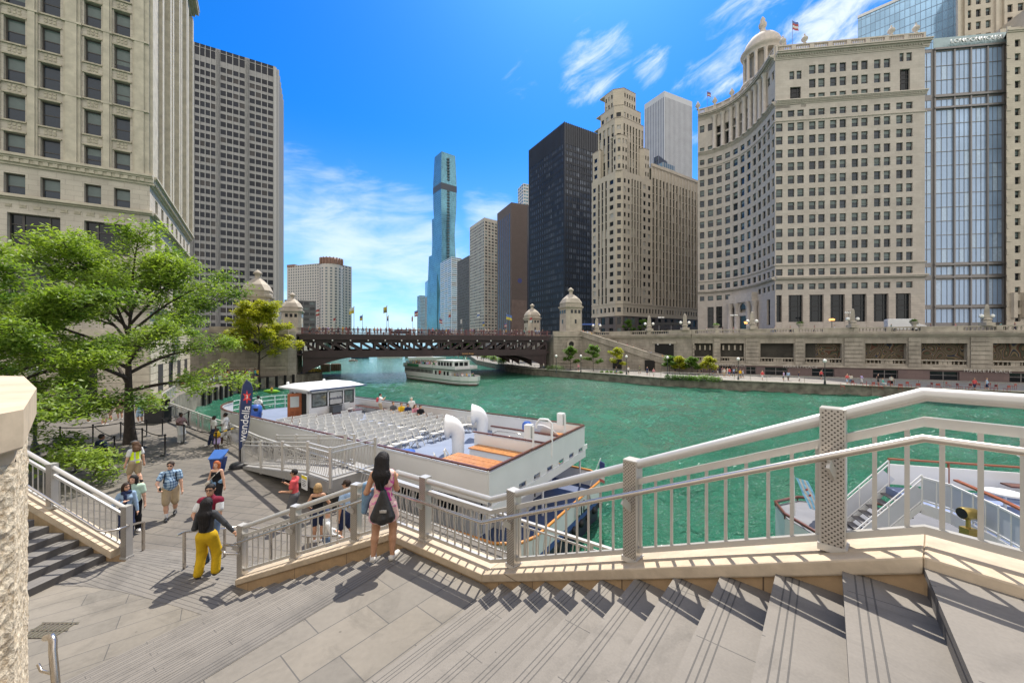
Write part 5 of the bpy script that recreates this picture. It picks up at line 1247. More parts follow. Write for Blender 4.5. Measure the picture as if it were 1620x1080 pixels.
def mural_mat(seed):
 m = bpy.data.materials.new('painted_mural'); m.use_nodes = True; t = m.node_tree; b = t.nodes['Principled BSDF']; b.inputs['Roughness'].default_value = .9
 tcn = N(t, 'ShaderNodeTexCoord'); mp = N(t, 'ShaderNodeMapping'); L(t, tcn.outputs['UV'], mp.inputs[0]); mp.inputs['Location'].default_value = (seed * 7.1, seed * 3.3, 0)
 n = N(t, 'ShaderNodeTexNoise', i_Scale=.22, i_Detail=0.0, i_Distortion=2.6); L(t, mp.outputs[0], n.inputs['Vector'])
 cr = N(t, 'ShaderNodeValToRGB'); cr.color_ramp.interpolation = 'CONSTANT'; L(t, M('FRACT', M('MULTIPLY', n.outputs[0], 6.0, nt=t), nt=t), cr.inputs[0])
 el = cr.color_ramp.elements; pal = [(0, (.02, .018, .014)), (.09, (0.150, 0.110, 0.062)), (.32, (.025, .02, .015)), (.36, (0.058, 0.060, 0.035)), (.55, (.02, .018, .015)), (.6, (0.095, 0.043, 0.025)), (.78, (0.170, 0.135, 0.085)), (.92, (0.030, 0.037, 0.065))]
 el[0].position = 0; el[0].color = pal[0][1] + (1,); el[1].position = pal[1][0]; el[1].color = pal[1][1] + (1,)
 for p_, c_ in pal[2:]: e = el.new(p_); e.color = c_ + (1,)
 L(t, cr.outputs[0], b.inputs['Base Color']); return m
for k, (a, b) in enumerate(ops):
 m = MB(); FB_.box(m, a + .05, b - .05, zo0 - .1, zo0 + .12, -.9, -.1); FB_.box(m, a + .05, b - .05, zo0 - .88, zo0 - .7, -.9, -.1)
 n = int((b - a) / .55)
 for j in range(n):
  x = a + (b - a) * (j + .5) / n
  if abs(j - n / 2) < 1.2: FB_.box(m, x - .26, x + .26, zo0 - .7, zo0 - .1, -.7, -.3)
  else: p = FB_.p(x, zo0 - .7, -.5); m.lathe(p, [(.1, 0), (.06, .1), (.14, .3), (.06, .48), (.1, .6)], 6)
 m.build('opening_balustrade', WACKT, root)
 if k >= 3: m = MB(); FB_.q(m, a + (1.9 if k == 3 else 0), b, zo0 - .9, zo1, -1.05); m.build('mural', mural_mat(k), root)
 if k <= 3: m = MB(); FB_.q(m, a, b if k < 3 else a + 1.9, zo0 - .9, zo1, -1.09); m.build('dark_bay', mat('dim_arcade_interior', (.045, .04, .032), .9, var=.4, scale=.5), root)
 if k < 2:
  for j in range(4):
   m = MB(); x = a + (b - a) * (j + .5) / 4; FB_.box(m, x - .16, x + .16, zo1 - 1.5, zo1 - .4, -1.0, -.7); m.build('arcade_bracket', WACKT, root)
for (F_, sa, sb, za, zb, d) in dwins:
 m = MB(); F_.q(m, sa, sb, za, zb, d + .01, 0)
 for x in (sa, (sa + sb) / 2 - .05, sb - .1): F_.box(m, x, x + .1, za, zb, d, d + .06, 1)
 F_.box(m, sa + .1, sb - .1, zb - .75, zb - .68, d, d + .05, 1)
 m.build('shop_window', [GLASSD, METG], root)
ra, rb = FA_.s(1036), FA_.s(1066)
m = MB(); FA_.box(m, ra, rb, -3.3, -.1, -.02, .03); m.build('road_opening', DARKV, root)
m = MB(); FA_.box(m, ra - .6, rb + .6, -.1, .5, 0, .25); m.build('opening_lintel', WACKT, root)
for x in (ra + .8, rb - .8):
 m = MB(); FA_.box(m, x - .15, x + .15, -.35, -.12, .1, .28); m.build('lamp', WHITEF, root)
SGN = mat('raised_pale_lettering', (.50, .47, .42), .5)
for px, dz_ in ((1155, 0), (1265, 0), (1560, 0)):
 s_ = sB(px); p = FB_.p(s_, zg - .28, .3)
 text_obj('shop_sign', 'MARKETPLACE', p, (R(90), 0, FB_.ang), .72, SGN, None, .04, label={1155: 'leftmost MARKETPLACE lettering over the crowded riverwalk entrance', 1265: 'middle MARKETPLACE lettering under the mural balustrades', 1560: 'rightmost MARKETPLACE lettering above the two people walking'}[px], cat='sign', sx=1.25)
# outside stair on the left part of the wall
root = empty('wall_stair', (30, 95, ZR), 'straight limestone stair descending along the right-bank wall from the bridge house to the riverwalk', 'staircase')
sT_, sBm = FA_.s(928), FA_.L + 0
m = MB(); s0_ = FA_.s(930); s1_ = FA_.L + 1.5
def stairz(s_): return ZS + (ZR - ZS) * (s_ - s0_) / (s1_ - s0_)
fpoly(FA_, m, [(s0_ - 1, ZR), (s1_, ZR), (s0_, ZS), (s0_ - 1, ZS)], .3, 3.2); m.build('stair_block', WACK, root)
m = MB(); n = 40
for k in range(n): x = s0_ + (s1_ - s0_) * k / n; FA_.box(m, x, x + (s1_ - s0_) / n, stairz(x) - .25, stairz(x) - .02, .5, 3.0)
m.build('steps', PAVEL, root)
for d0, d1 in ((3.2, 3.6), (.1, .45)):
 m = MB(); fpoly(FA_, m, [(s0_ - 1, ZS - .2), (s0_, ZS - .2), (s1_, ZR - .2), (s1_ + .8, ZR - .2), (s1_ + .8, ZR + 1.1), (s0_, ZS + 1.1), (s0_ - 1, ZS + 1.1)], d0, d1)
 fpoly(FA_, m, [(s0_ - 1.05, ZS + 1.1), (s0_, ZS + 1.1), (s1_ + .8, ZR + 1.1), (s1_ + .8, ZR + 1.3), (s0_, ZS + 1.3), (s0_ - 1.05, ZS + 1.3)], d0 - .06, d1 + .06, 1); m.build('parapet', [WACK, WACKT], root)
for x in (.45, .72): m = MB(); q = FA_.L * x; FA_.box(m, q - 1, q + 1.2, ZR, ZR + 2.6, 3.15, 3.64); m.build('doorway', DARKV, root)
# ---------------------------------------------------------------- bridge houses and abutments
BHS = mat('bridge_house_limestone', (.40, .35, .28), .8, var=.22, scale=.5, bump=.1)
def bridge_house(x, y, zb, sc, ang, label, h=9.2):
 root = empty('bridge_house', (x, y, zb), label, 'tower')
 ca, sa_ = math.cos(ang), math.sin(ang)
 def oct_(r, c_, z):
  q = [(-r + c_, -r), (r - c_, -r), (r, -r + c_), (r, r - c_), (r - c_, r), (-r + c_, r), (-r, r - c_), (-r, -r + c_)]
  return [(x + a * ca - b * sa_, y + a * sa_ + b * ca, z) for a, b in q]
 def loft(m, lv):
  rings = [oct_(r, c_, zb + z) for r, c_, z in lv]; vs = [p for r in rings for p in r]
  m.add(vs, [(i * 8 + j, i * 8 + (j + 1) % 8, (i + 1) * 8 + (j + 1) % 8, (i + 1) * 8 + j) for i in range(len(lv) - 1) for j in range(8)]); m.add(rings[-1], [tuple(range(8))])
 r = 3.1 * sc
 m = MB(); loft(m, [(r * 1.08, .9, 0), (r * 1.08, .9, .6), (r, .8, .75), (r * .97, .8, h * .78)]); m.build('shaft', BHS, root)
 m = MB(); loft(m, [(r * .99, .8, h * .70), (r * .99, .8, h * .74), (r * 1.12, .9, h * .77), (r * 1.14, .9, h * .81), (r * .98, .8, h * .82), (r * .98, .8, h * .9), (r * 1.02, .8, h * .91)]); m.build('cornice', BHS, root)
 m = MB(); loft(m, [(r * 1.02, .8, h * .9), (r * .98, .8, h * .93), (r * .8, .9, h * 1.04), (r * .45, .6, h * 1.14), (r * .3, .4, h * 1.17)]); m.build('roof', BHS, root)
 m = MB(); m.lathe((x, y, zb + h * 1.15), [(r * .32, 0), (r * .3, .25), (r * .2, .4), (r * .2, 1.1), (r * .34, 1.3), (r * .3, 1.6), (r * .12, 2.0), (.05, 2.2)], 10); m.build('finial', BHS, root)
 for sd in range(4):
  a = ang + sd * math.pi / 2; n_ = (math.sin(a), -math.cos(a)); t_ = (math.cos(a), math.sin(a))
  for k in (-1, 0, 1):
   m = MB(); cx_, cy_ = x + n_[0] * r * .99 + t_[0] * k * r * .45, y + n_[1] * r * .99 + t_[1] * k * r * .45
   q = lambda u, v, z: (cx_ + t_[0] * u + n_[0] * v, cy_ + t_[1] * u + n_[1] * v, zb + z)
   w_ = r * .13; m.hexa([q(-w_, -.2, h * .60), q(w_, -.2, h * .60), q(w_, .04, h * .60), q(-w_, .04, h * .60), q(-w_, -.2, h * .70), q(w_, -.2, h * .70), q(w_, .04, h * .70), q(-w_, .04, h * .70)]); m.build('window', GLASSD, root)
  m = MB(); cx_, cy_ = x + n_[0] * r * .99, y + n_[1] * r * .99
  m.hexa([q(-w_ * .8, -.2, h * .3), q(w_ * .8, -.2, h * .3), q(w_ * .8, .05, h * .3), q(-w_ * .8, .05, h * .3), q(-w_ * .8, -.2, h * .42), q(w_ * .8, -.2, h * .42), q(w_ * .8, .05, h * .42), q(-w_ * .8, .05, h * .42)]); m.build('window', GLASSD, root)
BA = R(22)
bridge_house(16.2, 104.5, ZS + .6, .82, BA, 'near right bridge house tower with stone dome and finial, beside the wall stair')
bridge_house(7.4, 139, ZS, .82, BA, 'far right bridge house tower, smaller behind the bridge railing and flags', 9.0)
bridge_house(-54.3, 81, ZS, .82, BA, 'near left bridge house tower rising behind the yellow-green tree', 10.0)
bridge_house(-66, 114, ZS, .85, BA, 'far left bridge house tower behind the left end of the bridge', 9.6)
def abutment(cx_, cy_, w_, d_, label, ang):
 root = empty('bridge_abutment', (cx_, cy_, ZW), label, 'abutment'); ca, sa_ = math.cos(ang), math.sin(ang)
 q = lambda a, b: (cx_ + a * ca - b * sa_, cy_ + a * sa_ + b * ca)
 m = MB(); m.prism([q(-w_, -d_), q(w_ - 1.2, -d_), q(w_, -d_ + 1.2), q(w_, d_), q(-w_, d_)], ZW - 1, ZS + .3); m.build('stone_block', WACK, root)
 m = MB(); Fq = Fac(q(-w_, -d_), q(w_ - 1.2, -d_))
 for k in range(11): Fq.box(m, 0, Fq.L, ZW + .2 + k * .9, ZW + .2 + k * .9 + .78, -.05, .12)
 m.build('rustication', WACK, root)
 m = MB(); Fq.box(m, -.1, Fq.L + .1, ZS - .2, ZS + .25, -.1, .4); Fq.box(m, 0, Fq.L, ZS + .25, ZS + 1.15, -.4, 0); Fq.box(m, 0, Fq.L, -4.9, -4.6, -.05, .25); m.build('coping', WACKT, root)
 mid = Fq.s((16.2 / 104.5) * FPX + CX) if cx_ > 0 else Fq.L * .55
 m = MB(); pr = [(mid + 1.35 * math.cos(k * math.pi / 10), ZS - 2.2 + 1.35 * math.sin(k * math.pi / 10)) for k in range(20)]; fpoly(Fq, m, pr, 0, .3, 0)
 pr = [(mid + .75 * math.cos(k * math.pi / 8), ZS - 2.2 + .75 * math.sin(k * math.pi / 8)) for k in range(16)]; fpoly(Fq, m, pr, .2, .33, 1); m.build('roundel', [WACKT, DARKV], root)
abutment(14.4, 104.0, 5.6, 4.0, 'right stone bridge abutment with round medallion under the bridge house', BA)
abutment(-51.5, 77.5, 7.0, 5.0, 'left stone bridge abutment behind the yellow-green tree', BA)
FS = Fac((-75, 64), (-59.5, 76.2)); root = empty('wall_stair', (-66, 70, -6.35), 'limestone stair wall sloping up to the left bridge house behind the big tree', 'staircase')
m = MB(); fpoly(FS, m, [(0, -6.4), (FS.L, -6.4), (FS.L, ZS), (FS.L - 3, ZS - .5), (0, -4.2)], -3, 0); m.build('stair_block', WACK, root)
m = MB(); fpoly(FS, m, [(FS.L, ZS), (FS.L, ZS + 1), (FS.L - 3, ZS + .5), (0, -3.2), (0, -4.2), (FS.L - 3, ZS - .5)], -.3, .15); m.build('parapet', WACKT, root)
# ---------------------------------------------------------------- bascule bridge
e1 = Vector((-42.8, 77.5)); e2 = Vector((8.9, 98.1)); bd = (e2 - e1).normalized(); bn = Vector((-bd.y, bd.x))
BL = (e2 - e1).length
root = empty('bascule_bridge', (-17, 88, ZW), 'dark maroon double-deck truss bridge spanning the river', 'bridge')
def bp_(s_, d_, z): q = e1 + bd * s_ + bn * d_; return Vector((q.x, q.y, z))
def bbox(m, s0, s1, d0, d1, z0, z1, mi=0): m.hexa([bp_(s0, d0, z0), bp_(s1, d0, z0), bp_(s1, d1, z0), bp_(s0, d1, z0), bp_(s0, d0, z1), bp_(s1, d0, z1), bp_(s1, d1, z1), bp_(s0, d1, z1)], mi)
m = MB(); bbox(m, -1, BL + 1, -.6, 27, 1.45, 1.95); m.build('upper_deck', IRON, root)
m = MB(); bbox(m, -1, BL + 1, .4, 26, -2.5, -2.1); m.build('lower_deck', IRON, root)
for d_ in (0, 9, 18, 26):
 if d_ == 0:
  m = MB(); bbox(m, -.5, BL + .5, -.55, -.2, .75, 1.5); m.build('fascia_girder', IRON, root)
 m = MB(); bbox(m, 0, BL, d_, d_ + .5, .1, .8); m.build('top_chord', IRON, root)
 m = MB(); bbox(m, 0, BL, d_ - .1, d_ + .6, -3.0, -1.5); m.build('bottom_chord', IRON, root)
 n = 20
 for k in range(n + 1):
  s_ = BL * k / n
  if d_ in (0, 9): m = MB(); bbox(m, s_ - .22, s_ + .22, d_ + .05, d_ + .45, -1.5, .1); m.build('truss_post', IRON, root)
  elif k % 2 == 0: m = MB(); bbox(m, s_ - .22, s_ + .22, d_ + .05, d_ + .45, -1.5, .1); m.build('truss_post', IRON, root)
  if k < n and d_ in (0, 26):
   m = MB(); a, b = (s_, s_ + BL / n) if k < n / 2 else (s_ + BL / n, s_)
   m.bar(bp_(a, d_ + .25, .2), bp_(b, d_ + .25, -1.6), .4, .55); m.build('truss_diagonal', IRON, root)
# curved bottom chord near the supports
for side in (0, 1):
 pts = []
 for k in range(9):
  x = k / 8 * 11; zl = -2.9 - 3.4 * (1 - k / 8) ** 2; pts.append((x, zl))
 for d_ in (0.1, 9, 18, 26):
  m = MB()
  for k in range(8):
   (xa, za), (xb, zb2_) = pts[k], pts[k + 1]
   if side: xa, xb = BL - xa, BL - xb
   m.hexa([bp_(xa, d_, za), bp_(xb, d_, zb2_), bp_(xb, d_ + .5, zb2_), bp_(xa, d_ + .5, za), bp_(xa, d_, -2.5), bp_(xb, d_, -2.5), bp_(xb, d_ + .5, -2.5), bp_(xa, d_ + .5, -2.5)] if not side else [bp_(xb, d_, zb2_), bp_(xa, d_, za), bp_(xa, d_ + .5, za), bp_(xb, d_ + .5, zb2_), bp_(xb, d_, -2.5), bp_(xa, d_, -2.5), bp_(xa, d_ + .5, -2.5), bp_(xb, d_ + .5, -2.5)])
  m.build('haunch', IRON, root)
MAR = mat('maroon_railing_paint', (.115, .04, .045), .5, var=.15)
for d_ in (-.4, 26.6):
 m = MB(); bbox(m, -1, BL + 1, d_ - .06, d_ + .06, 2.95, 3.1); bbox(m, -1, BL + 1, d_ - .05, d_ + .05, 2.05, 2.15); bbox(m, -1, BL + 1, d_ - .03, d_ + .03, 2.7, 2.76)
 nb = 190 if d_ < 0 else 60
 for k in range(nb): s_ = BL * k / nb; bbox(m, s_, s_ + .07, d_ - .025, d_ + .025, 2.15, 2.95)
 for k in range(14): s_ = BL * k / 13; bbox(m, s_ - .2, s_ + .2, d_ - .12, d_ + .12, 1.95, 3.25)
 m.build('railing', MAR, root)
nl = 16
for k in range(nl): m = MB(); s_ = BL * (k + .6) / nl; m.ball(bp_(s_, -.62, .62), .17, 8); m.build('soffit_lamp', WHITEF, root)
m = MB(); bbox(m, BL * .587, BL * .66, -.32, -.12, -2.75, -2.15); m.build('name_plate', mat('dark_name_plate', (.03, .012, .01), .5), root)
text_obj('lettering', 'DuSable Bridge', bp_(BL * .6235, -.36, -2.45), (R(90), 0, math.atan2(bd.y, bd.x)), .46, mat('gold_letters', (.62, .33, .13), .4), root, .02)
# flags on poles along the bridge
FW, FRED, FBLU, FYEL = mat('flag_white', (.55, .55, .53), .8), mat('flag_red', (.36, .08, .08), .8), mat('flag_blue', (.09, .15, .36), .8), mat('flag_yellow', (.52, .42, .08), .8)
def flag(x, y, zb, ztop, px_w, cols_, label, drop=2.0, group='flags on poles along the bridge', r=.05, dirx=1):
 px_w *= .72; drop *= .75
 root = empty('flagpole', (x, y, zb), label, 'flag', group)
 m = MB(); m.tube([(x, y, zb), (x, y, ztop)], r, 6); m.ball((x, y, ztop), r * 2.2, 6); m.build('pole', mat('pole_grey', (.2, .19, .18), .5), root)
 m = MB(); n = len(cols_)
 for k in range(n):
  z1, z0 = ztop - .15 - drop * k / n, ztop - .15 - drop * (k + 1) / n; nx = 5;
  for j in range(nx):
   fx = lambda i: (x + dirx * px_w * i / nx, y + .12 * math.sin(i * 1.9 + x), -.28 * px_w * (i / nx) ** 1.6)
   a, b = fx(j), fx(j + 1); m.quad((a[0], a[1], z0 + a[2]), (b[0], b[1], z0 + b[2]), (b[0], b[1], z1 + b[2]), (a[0], a[1], z1 + a[2]), k)
 m.build('cloth', cols_, root)
US = [FBLU, FRED, FW, FRED]; UA = [FBLU, FYEL]; CH = [FW, FBLU, FW]; IL = [FW, FYEL]
for px, ptop, d_, cols_, wd_, lab, dx in ((505.5, 488, -.1, [FRED, FW, FRED], 1.1, 'red and white flag on the leftmost bridge pole', -1), (531, 502, 26, [FRED, FW], .8, 'small red and white flag behind the bridge rail before the hotel', -1), (560, 485, -.1, [FW, FYEL], 1.5, 'white and yellow flag on a tall pole left of the lake gap', -1), (573.5, 498, 20, UA, 1.1, 'blue and yellow flag on a short pole over the lake gap', -1), (612, 484, -.1, [FYEL, mat('flag_olive', (.2, .19, .1), .8)], 1.1, 'olive flag on the tall pole in the middle of the bridge', -1), (614.5, 499, 22, [FW, FBLU], .7, 'pale flag on the shorter pole just beside the olive one', -1),
        (653, 500, 20, [FRED], .5, 'furled red flag on the pole left of the distant towers', -1), (661, 490, -.1, US, 1.1, 'striped flag hanging on the pole before the distant tan tower', -1), (695, 503, 20, US, 1.2, 'striped flag at the foot of the tallest skyscraper', 1), (713, 492, -.1, [FW, FRED], .7, 'red tipped flag before the balcony tower', -1), (731, 504, 22, [FW], .7, 'white flag before the dark grey slab', -1), (759, 493, -.1, CH, .9, 'white flag before the beige grid tower', -1), (766.5, 508, 20, UA, .8, 'small yellow and blue flag before the beige grid tower', -1), (801, 496, -.1, UA, 1.9, 'large blue and yellow flag before the brown brick tower', 1), (802, 510, 20, US, 1.0, 'small striped flag under the large blue and yellow one', -1), (842, 501, -.1, [FRED, FW], .9, 'red and white flag before the far right bridge house', -1)):
 u = (px - CX) / FPX; o_ = e1 + bn * d_
 s_ = (u * o_.y - o_.x) / (bd.x - u * bd.y); q = o_ + bd * s_
 flag(q.x, q.y, 1.95, (CY - ptop) / FPX * q.y, wd_, cols_, lab, dirx=dx, drop=1.7)
flag(78.6, 106.3, zTop - 1, (CY - 33) / FPX * 106.3, 2.4, US, 'striped flag flying from the roof pole of the limestone corner building', drop=3.2, group='flags on the hotel roof')
flag(62.8, 122.0, zTop - 1, zTop + 4.5, 1.6, US, 'striped flag at the left end of the limestone building roof', drop=2.0, group='flags on the hotel roof')
# sheet piling and fenders by the left abutment
for i in range(3):
 a, b = Vector(DOCK[i]), Vector(DOCK[i + 1]); Fd = Fac(a, b)
 for k in range(int(Fd.L / 1.9)):
  m = MB(); x = k * 1.9 + .4; p = Fd.p(x, 0, .15); m.box((p.x - .16, p.y - .16, ZW - .5), (p.x + .16, p.y + .16, -6.2)); tag(m.build('fender_pile', BLACK), 'dark timber fender pile standing along the left dock wall', 'pile', 'fender piles along the left dock')
def drum(px, py, r, h, m_, label, grp=None):
 p = P(px, py, ZW); m = MB(); n = 14
 m.lathe((p.x, p.y, ZW - .6), [(r, 0), (r, h + .6), (r * .9, h + .7)], n, 0, False)
 for k in range(n): a = k * 2 * math.pi / n; m.box((p.x + r * math.cos(a) - .12, p.y + r * math.sin(a) - .12, ZW - .5), (p.x + r * math.cos(a) + .12, p.y + r * math.sin(a) + .12, ZW + h - .1))
 tag(m.build('pile_cluster', m_), label, 'pile cluster', grp)
YEL = mat('weathered_yellow_paint', (.42, .33, .06), .8, var=.45, scale=1.2)
drum(496, 596, 1.5, 1.9, YEL, 'yellow weathered pile cluster at the left bridge support')
drum(515, 588, 1.1, 2.2, mat('brown_timber', (.09, .055, .035), .9, var=.4), 'brown timber pile cluster right behind the yellow one')
drum(531.5, 586, 1.3, 2.0, mat('brown_timber', (.09, .055, .035), .9, var=.4), 'isolated dark brown pile cluster under the bridge')
drum(474, 597, 1.0, 2.6, BLACK, 'black pile cluster topped with plants beside the yellow one')
# riverwalk railing and kerb on the right bank
rp = [(x + .35 * 0, y, ZR) for x, y in [(75, 49), (55.9, 58.9), (45.8, 63.9), (37.1, 68.3), (28.3, 72.6), (21, 82.4), (5.5, 98.2), (-2, 112), (-14, 150)]]
rp = [(x + .45, y + .6, z) for x, y, z in rp]
root = empty('riverwalk_railing', rp[3], 'thin steel riverwalk railing along the right bank edge', 'railing')
m = MB()
for i in range(len(rp) - 1):
 for h in (1.05, .7, .4): m.tube([Vector(rp[i]) + Vector((0, 0, h)), Vector(rp[i + 1]) + Vector((0, 0, h))], .035 if h > 1 else .015, 5)
m.build('rails', STEEL, root)
for i in range(len(rp) - 1):
 n = int((Vector(rp[i + 1]) - Vector(rp[i])).length / 2.4)
 for k in range(n): m = MB(); p = lerp3(rp[i], rp[i + 1], k / n); m.tube([p, p + Vector((0, 0, 1.08))], .04, 5); m.build('post', STEEL, root)
m = MB()
for i in range(len(BANK[1:9]) - 1):
 a, b = BANK[1:9][i], BANK[1:9][i + 1]; m.bar((a[0], a[1], ZR + .06), (b[0], b[1], ZR + .06), .7, .16)
m.build('seawall_coping', mat('pale_concrete_kerb', (.42, .38, .32), .85, var=.2), at=(30, 72, ZR), kind='structure')
# ---------------------------------------------------------------- moored tour boat with the open upper deck
BO = Vector((-.8, 12.6)); BE1 = Vector((-.84, .545)).normalized(); BE2 = Vector((BE1.y, -BE1.x))
BANG = math.atan2(BE1.y, BE1.x)
def bt(s_, t_, z): q = BO + BE1 * s_ + BE2 * t_; return Vector((q.x, q.y, z))
def bx(m, s0, s1, t0, t1, z0, z1, mi=0):
 m.hexa([bt(s0, t1, z0), bt(s1, t1, z0), bt(s1, t0, z0), bt(s0, t0, z0), bt(s0, t1, z1), bt(s1, t1, z1), bt(s1, t0, z1), bt(s0, t0, z1)], mi)
DK, RT = -5.2, -4.2
boat = empty('tour_boat', bt(9, 4, ZW), 'large white tour boat moored at the plaza, blue upper deck set with chairs', 'boat')
W8 = 8.25
def bowcurve(n=10, s0=19.5, L_=5.6, inset=0.0):
 return [(s0 + L_ * math.sin(a) - inset * math.sin(a), W8 / 2 - (W8 / 2 - inset) * math.cos(a) ** .8 if a < math.pi / 2 - .001 else W8 / 2) for a in [math.pi / 2 * k / n for k in range(n + 1)]]
half = bowcurve()
outline = [(0, 0)] + half + [(s_, W8 - t_) for s_, t_ in half[::-1][1:]] + [(0, W8)]
m = MB(); m.prism([tuple(bt(s_, t_, 0))[:2] for s_, t_ in outline], DK - .14, DK); m.build('upper_deck', DECKB, boat)
def strip(m, pts, z0, z1, th, mi=0, closed=False):
 for i in range(len(pts) - 1):
  a, b = bt(*pts[i], 0), bt(*pts[i + 1], 0); m.bar((a.x, a.y, (z0 + z1) / 2), (b.x, b.y, (z0 + z1) / 2), th, z1 - z0, mi)
near = [(0, 0)] + half[:8]; far = [(0, W8)] + [(s_, W8 - t_) for s_, t_ in half[:4]]
aft = [(-.02, 0), (-.02, W8)]
for nm, pts in (('near', near), ('far', far), ('aft', aft)):
 m = MB(); strip(m, pts, DK - .15 if nm != 'aft' else DK - .05, RT - .09, .06); m.build('bulwark', WHITE, boat)
 m = MB(); strip(m, pts, RT - .03, RT + .03, .1); m.build('wood_rail', MAHOG, boat)
 m = MB(); strip(m, pts, RT - .11, RT - .075, .13)
 for i in range(len(pts) - 1):
  Ls = math.hypot(pts[i + 1][0] - pts[i][0], pts[i + 1][1] - pts[i][1]); n = max(1, int(Ls / 1.25))
  for k in range(n): p = bt(pts[i][0] + (pts[i + 1][0] - pts[i][0]) * k / n, pts[i][1] + (pts[i + 1][1] - pts[i][1]) * k / n, 0); m.box((p.x - .025, p.y - .025, RT - .1), (p.x + .025, p.y + .025, RT - .02))
 m.build('bulwark_cap', WHITEF, boat)
m = MB(); strip(m, [(-.03, -.02), (-.03, W8 + .02)], DK - .62, DK - .25, .12)
for k in range(8): strip(m, [(-.03, .15 + k * 1.12), (-.03, .75 + k * 1.12)], DK - .27, DK - .03, .05)
m.build('transom_beam', WHITE, boat)
m = MB()
for t_ in (1.1, 2.25, 4.4, 6.6): strip(m, [(.05, t_), (.05, t_ + .45)], DK - .25, DK - .08, .06)
m.build('transom_slot', DECKN, boat)
# front rail at the bow
m = MB()
fr = half[7:] + [(s_, W8 - t_) for s_, t_ in half[::-1][1:8]]
for i in range(len(fr) - 1):
 a, b = bt(*fr[i], 0), bt(*fr[i + 1], 0)
 for h in (.35, .68, 1.0): m.tube([(a.x, a.y, DK + h), (b.x, b.y, DK + h)], .022, 5)
 m.tube([(a.x, a.y, DK), (a.x, a.y, DK + 1.0)], .025, 5)
m.build('bow_rail', WHITEF, boat)
# hull
hull_half = [(-1.25, 1.0), (-1.0, .3), (-.3, -.12), (1.5, -.2), (19.5, -.2)] + [(s_ + .6, t_) for s_, t_ in half[3:]]
def hull_ring(k, z, f):
 pts = hull_half + [(s_, W8 - t_) for s_, t_ in hull_half[::-1][1:]]
 return [bt(4.1 + (s_ - 4.1) * (1 - .012 * f), W8 / 2 + (t_ - W8 / 2) * (1 - .05 * f), z) for s_, t_ in pts]
GZ = -6.5
lv = [(GZ, 0, 0), (-7.25, .4, 0), (-7.26, .35, 1), (-7.5, .6, 1), (-7.52, .6, 2), (-9.2, 2.2, 2)]
rings = [hull_ring(0, z, f) for z, f, _ in lv]; n = len(rings[0]); m = MB()
for i in range(len(lv) - 1):
 vs = rings[i] + rings[i + 1]; m.add(vs, [(j, n + j, n + (j + 1) % n, (j + 1) % n) for j in range(n)], lv[i + 1][2])
m.build('hull', [WHITE, mat('blue_hull_stripe', (.05, .085, .25), .45), mat('dark_boot_topping', (.02, .025, .04), .6)], boat)
m = MB(); m.add([(p.x, p.y, -7.3) for p in hull_ring(0, 0, .3)], [tuple(range(n))]); m.build('main_deck', DECKN, boat)
OR = mat('orange_brown_gunwale', (.50, .20, .035), .4, var=.15)
m = MB(); rg = [Vector((p.x, p.y, GZ)) for p in rings[0]]; m.tube([rg[j] for j in range(len(rg))] + [rg[0]], .055, 6); m.build('gunwale', OR, boat)
m = MB()
for k in range(9): p = bt(-1.22, 1.2 + k * .75, -7.62); m.ball(p, .16, 8, 0, (1, 1, 1.1))
m.build('fender', BLACK, boat)
m = MB(); bx(m, 1.3, 21, 1.0, W8 - 1.0, -7.3, DK - .14); bx(m, .9, 1.3, 2.1, 4.6, -7.3, DK - .3); m.build('lower_cabin', WHITE, boat)
m = MB()
for k in range(14): m = MB(); bx(m, 2.2 + k * 1.3, 3.2 + k * 1.3, .97, 1.0, -6.5, -5.7); m.build('cabin_window', GLASSD, boat)
for t_ in (1.3, 2.5, 3.7, 5.4): m = MB(); bx(m, 1.26, 1.3, t_, t_ + .05, -7.2, -5.6); m.build('door_seam', GLASSD, boat)
for s_, t_ in ((.15, .15), (.15, W8 - .15), (5, .1), (10, .1), (15, .1), (.15, 4.1)):
 m = MB(); p = bt(s_, t_, 0); m.tube([(p.x, p.y, -7.3), (p.x, p.y, DK - .2)], .05, 8); m.build('deck_post', WHITEF, boat)
m = MB(); bx(m, 1.1, 1.29, 4.9, 5.4, -5.75, -5.45); m.build('stern_lamp', mat('brass_lamp', (.42, .30, .08), .35, metal=.6), boat)
text_obj('boat_name', 'LILA', bt(-1.335, 5.05, -6.92), (R(90), 0, BANG - math.pi / 2), .8, mat('black_lettering', (.015, .015, .02), .5), boat, .012, sx=1.15)
# partitions, benches on the aft deck
for t_ in (4.0, 5.45):
 m = MB(); bx(m, 0, 3.75, t_ - .04, t_ + .04, DK, RT - .06); m.build('partition', WHITE, boat)
 m = MB(); bx(m, 0, 3.85, t_ - .05, t_ + .05, RT - .02, RT + .04); m.build('wood_rail', MAHOG, boat)
def planks(m, s0, s1, t0, t1, z, n):
 for k in range(n): a = t0 + (t1 - t0) * k / n; bx(m, s0, s1, a + .012, t0 + (t1 - t0) * (k + 1) / n - .012, z - .05, z)
m = MB(); planks(m, .12, 2.8, .2, 1.75, -4.47, 4); bx(m, .12, 2.8, .25, 1.7, DK, -4.53, 1); m.build('locker_bench', [TEAK, WHITE], boat)
m = MB(); planks(m, .1, 3.5, 3.2, 3.94, -4.72, 3); bx(m, .1, 3.5, 3.3, 3.94, DK, -4.78, 1); m.build('bench', [TEAK, WHITE], boat)
m = MB(); planks(m, .1, 2.0, 6.6, 7.9, -4.68, 4); bx(m, .1, 2.0, 6.7, 7.9, DK, -4.75, 1); m.build('locker_bench', [TEAK, WHITE], boat)
m = MB(); planks(m, 9, 18.5, W8 - .62, W8 - .15, -4.72, 2)
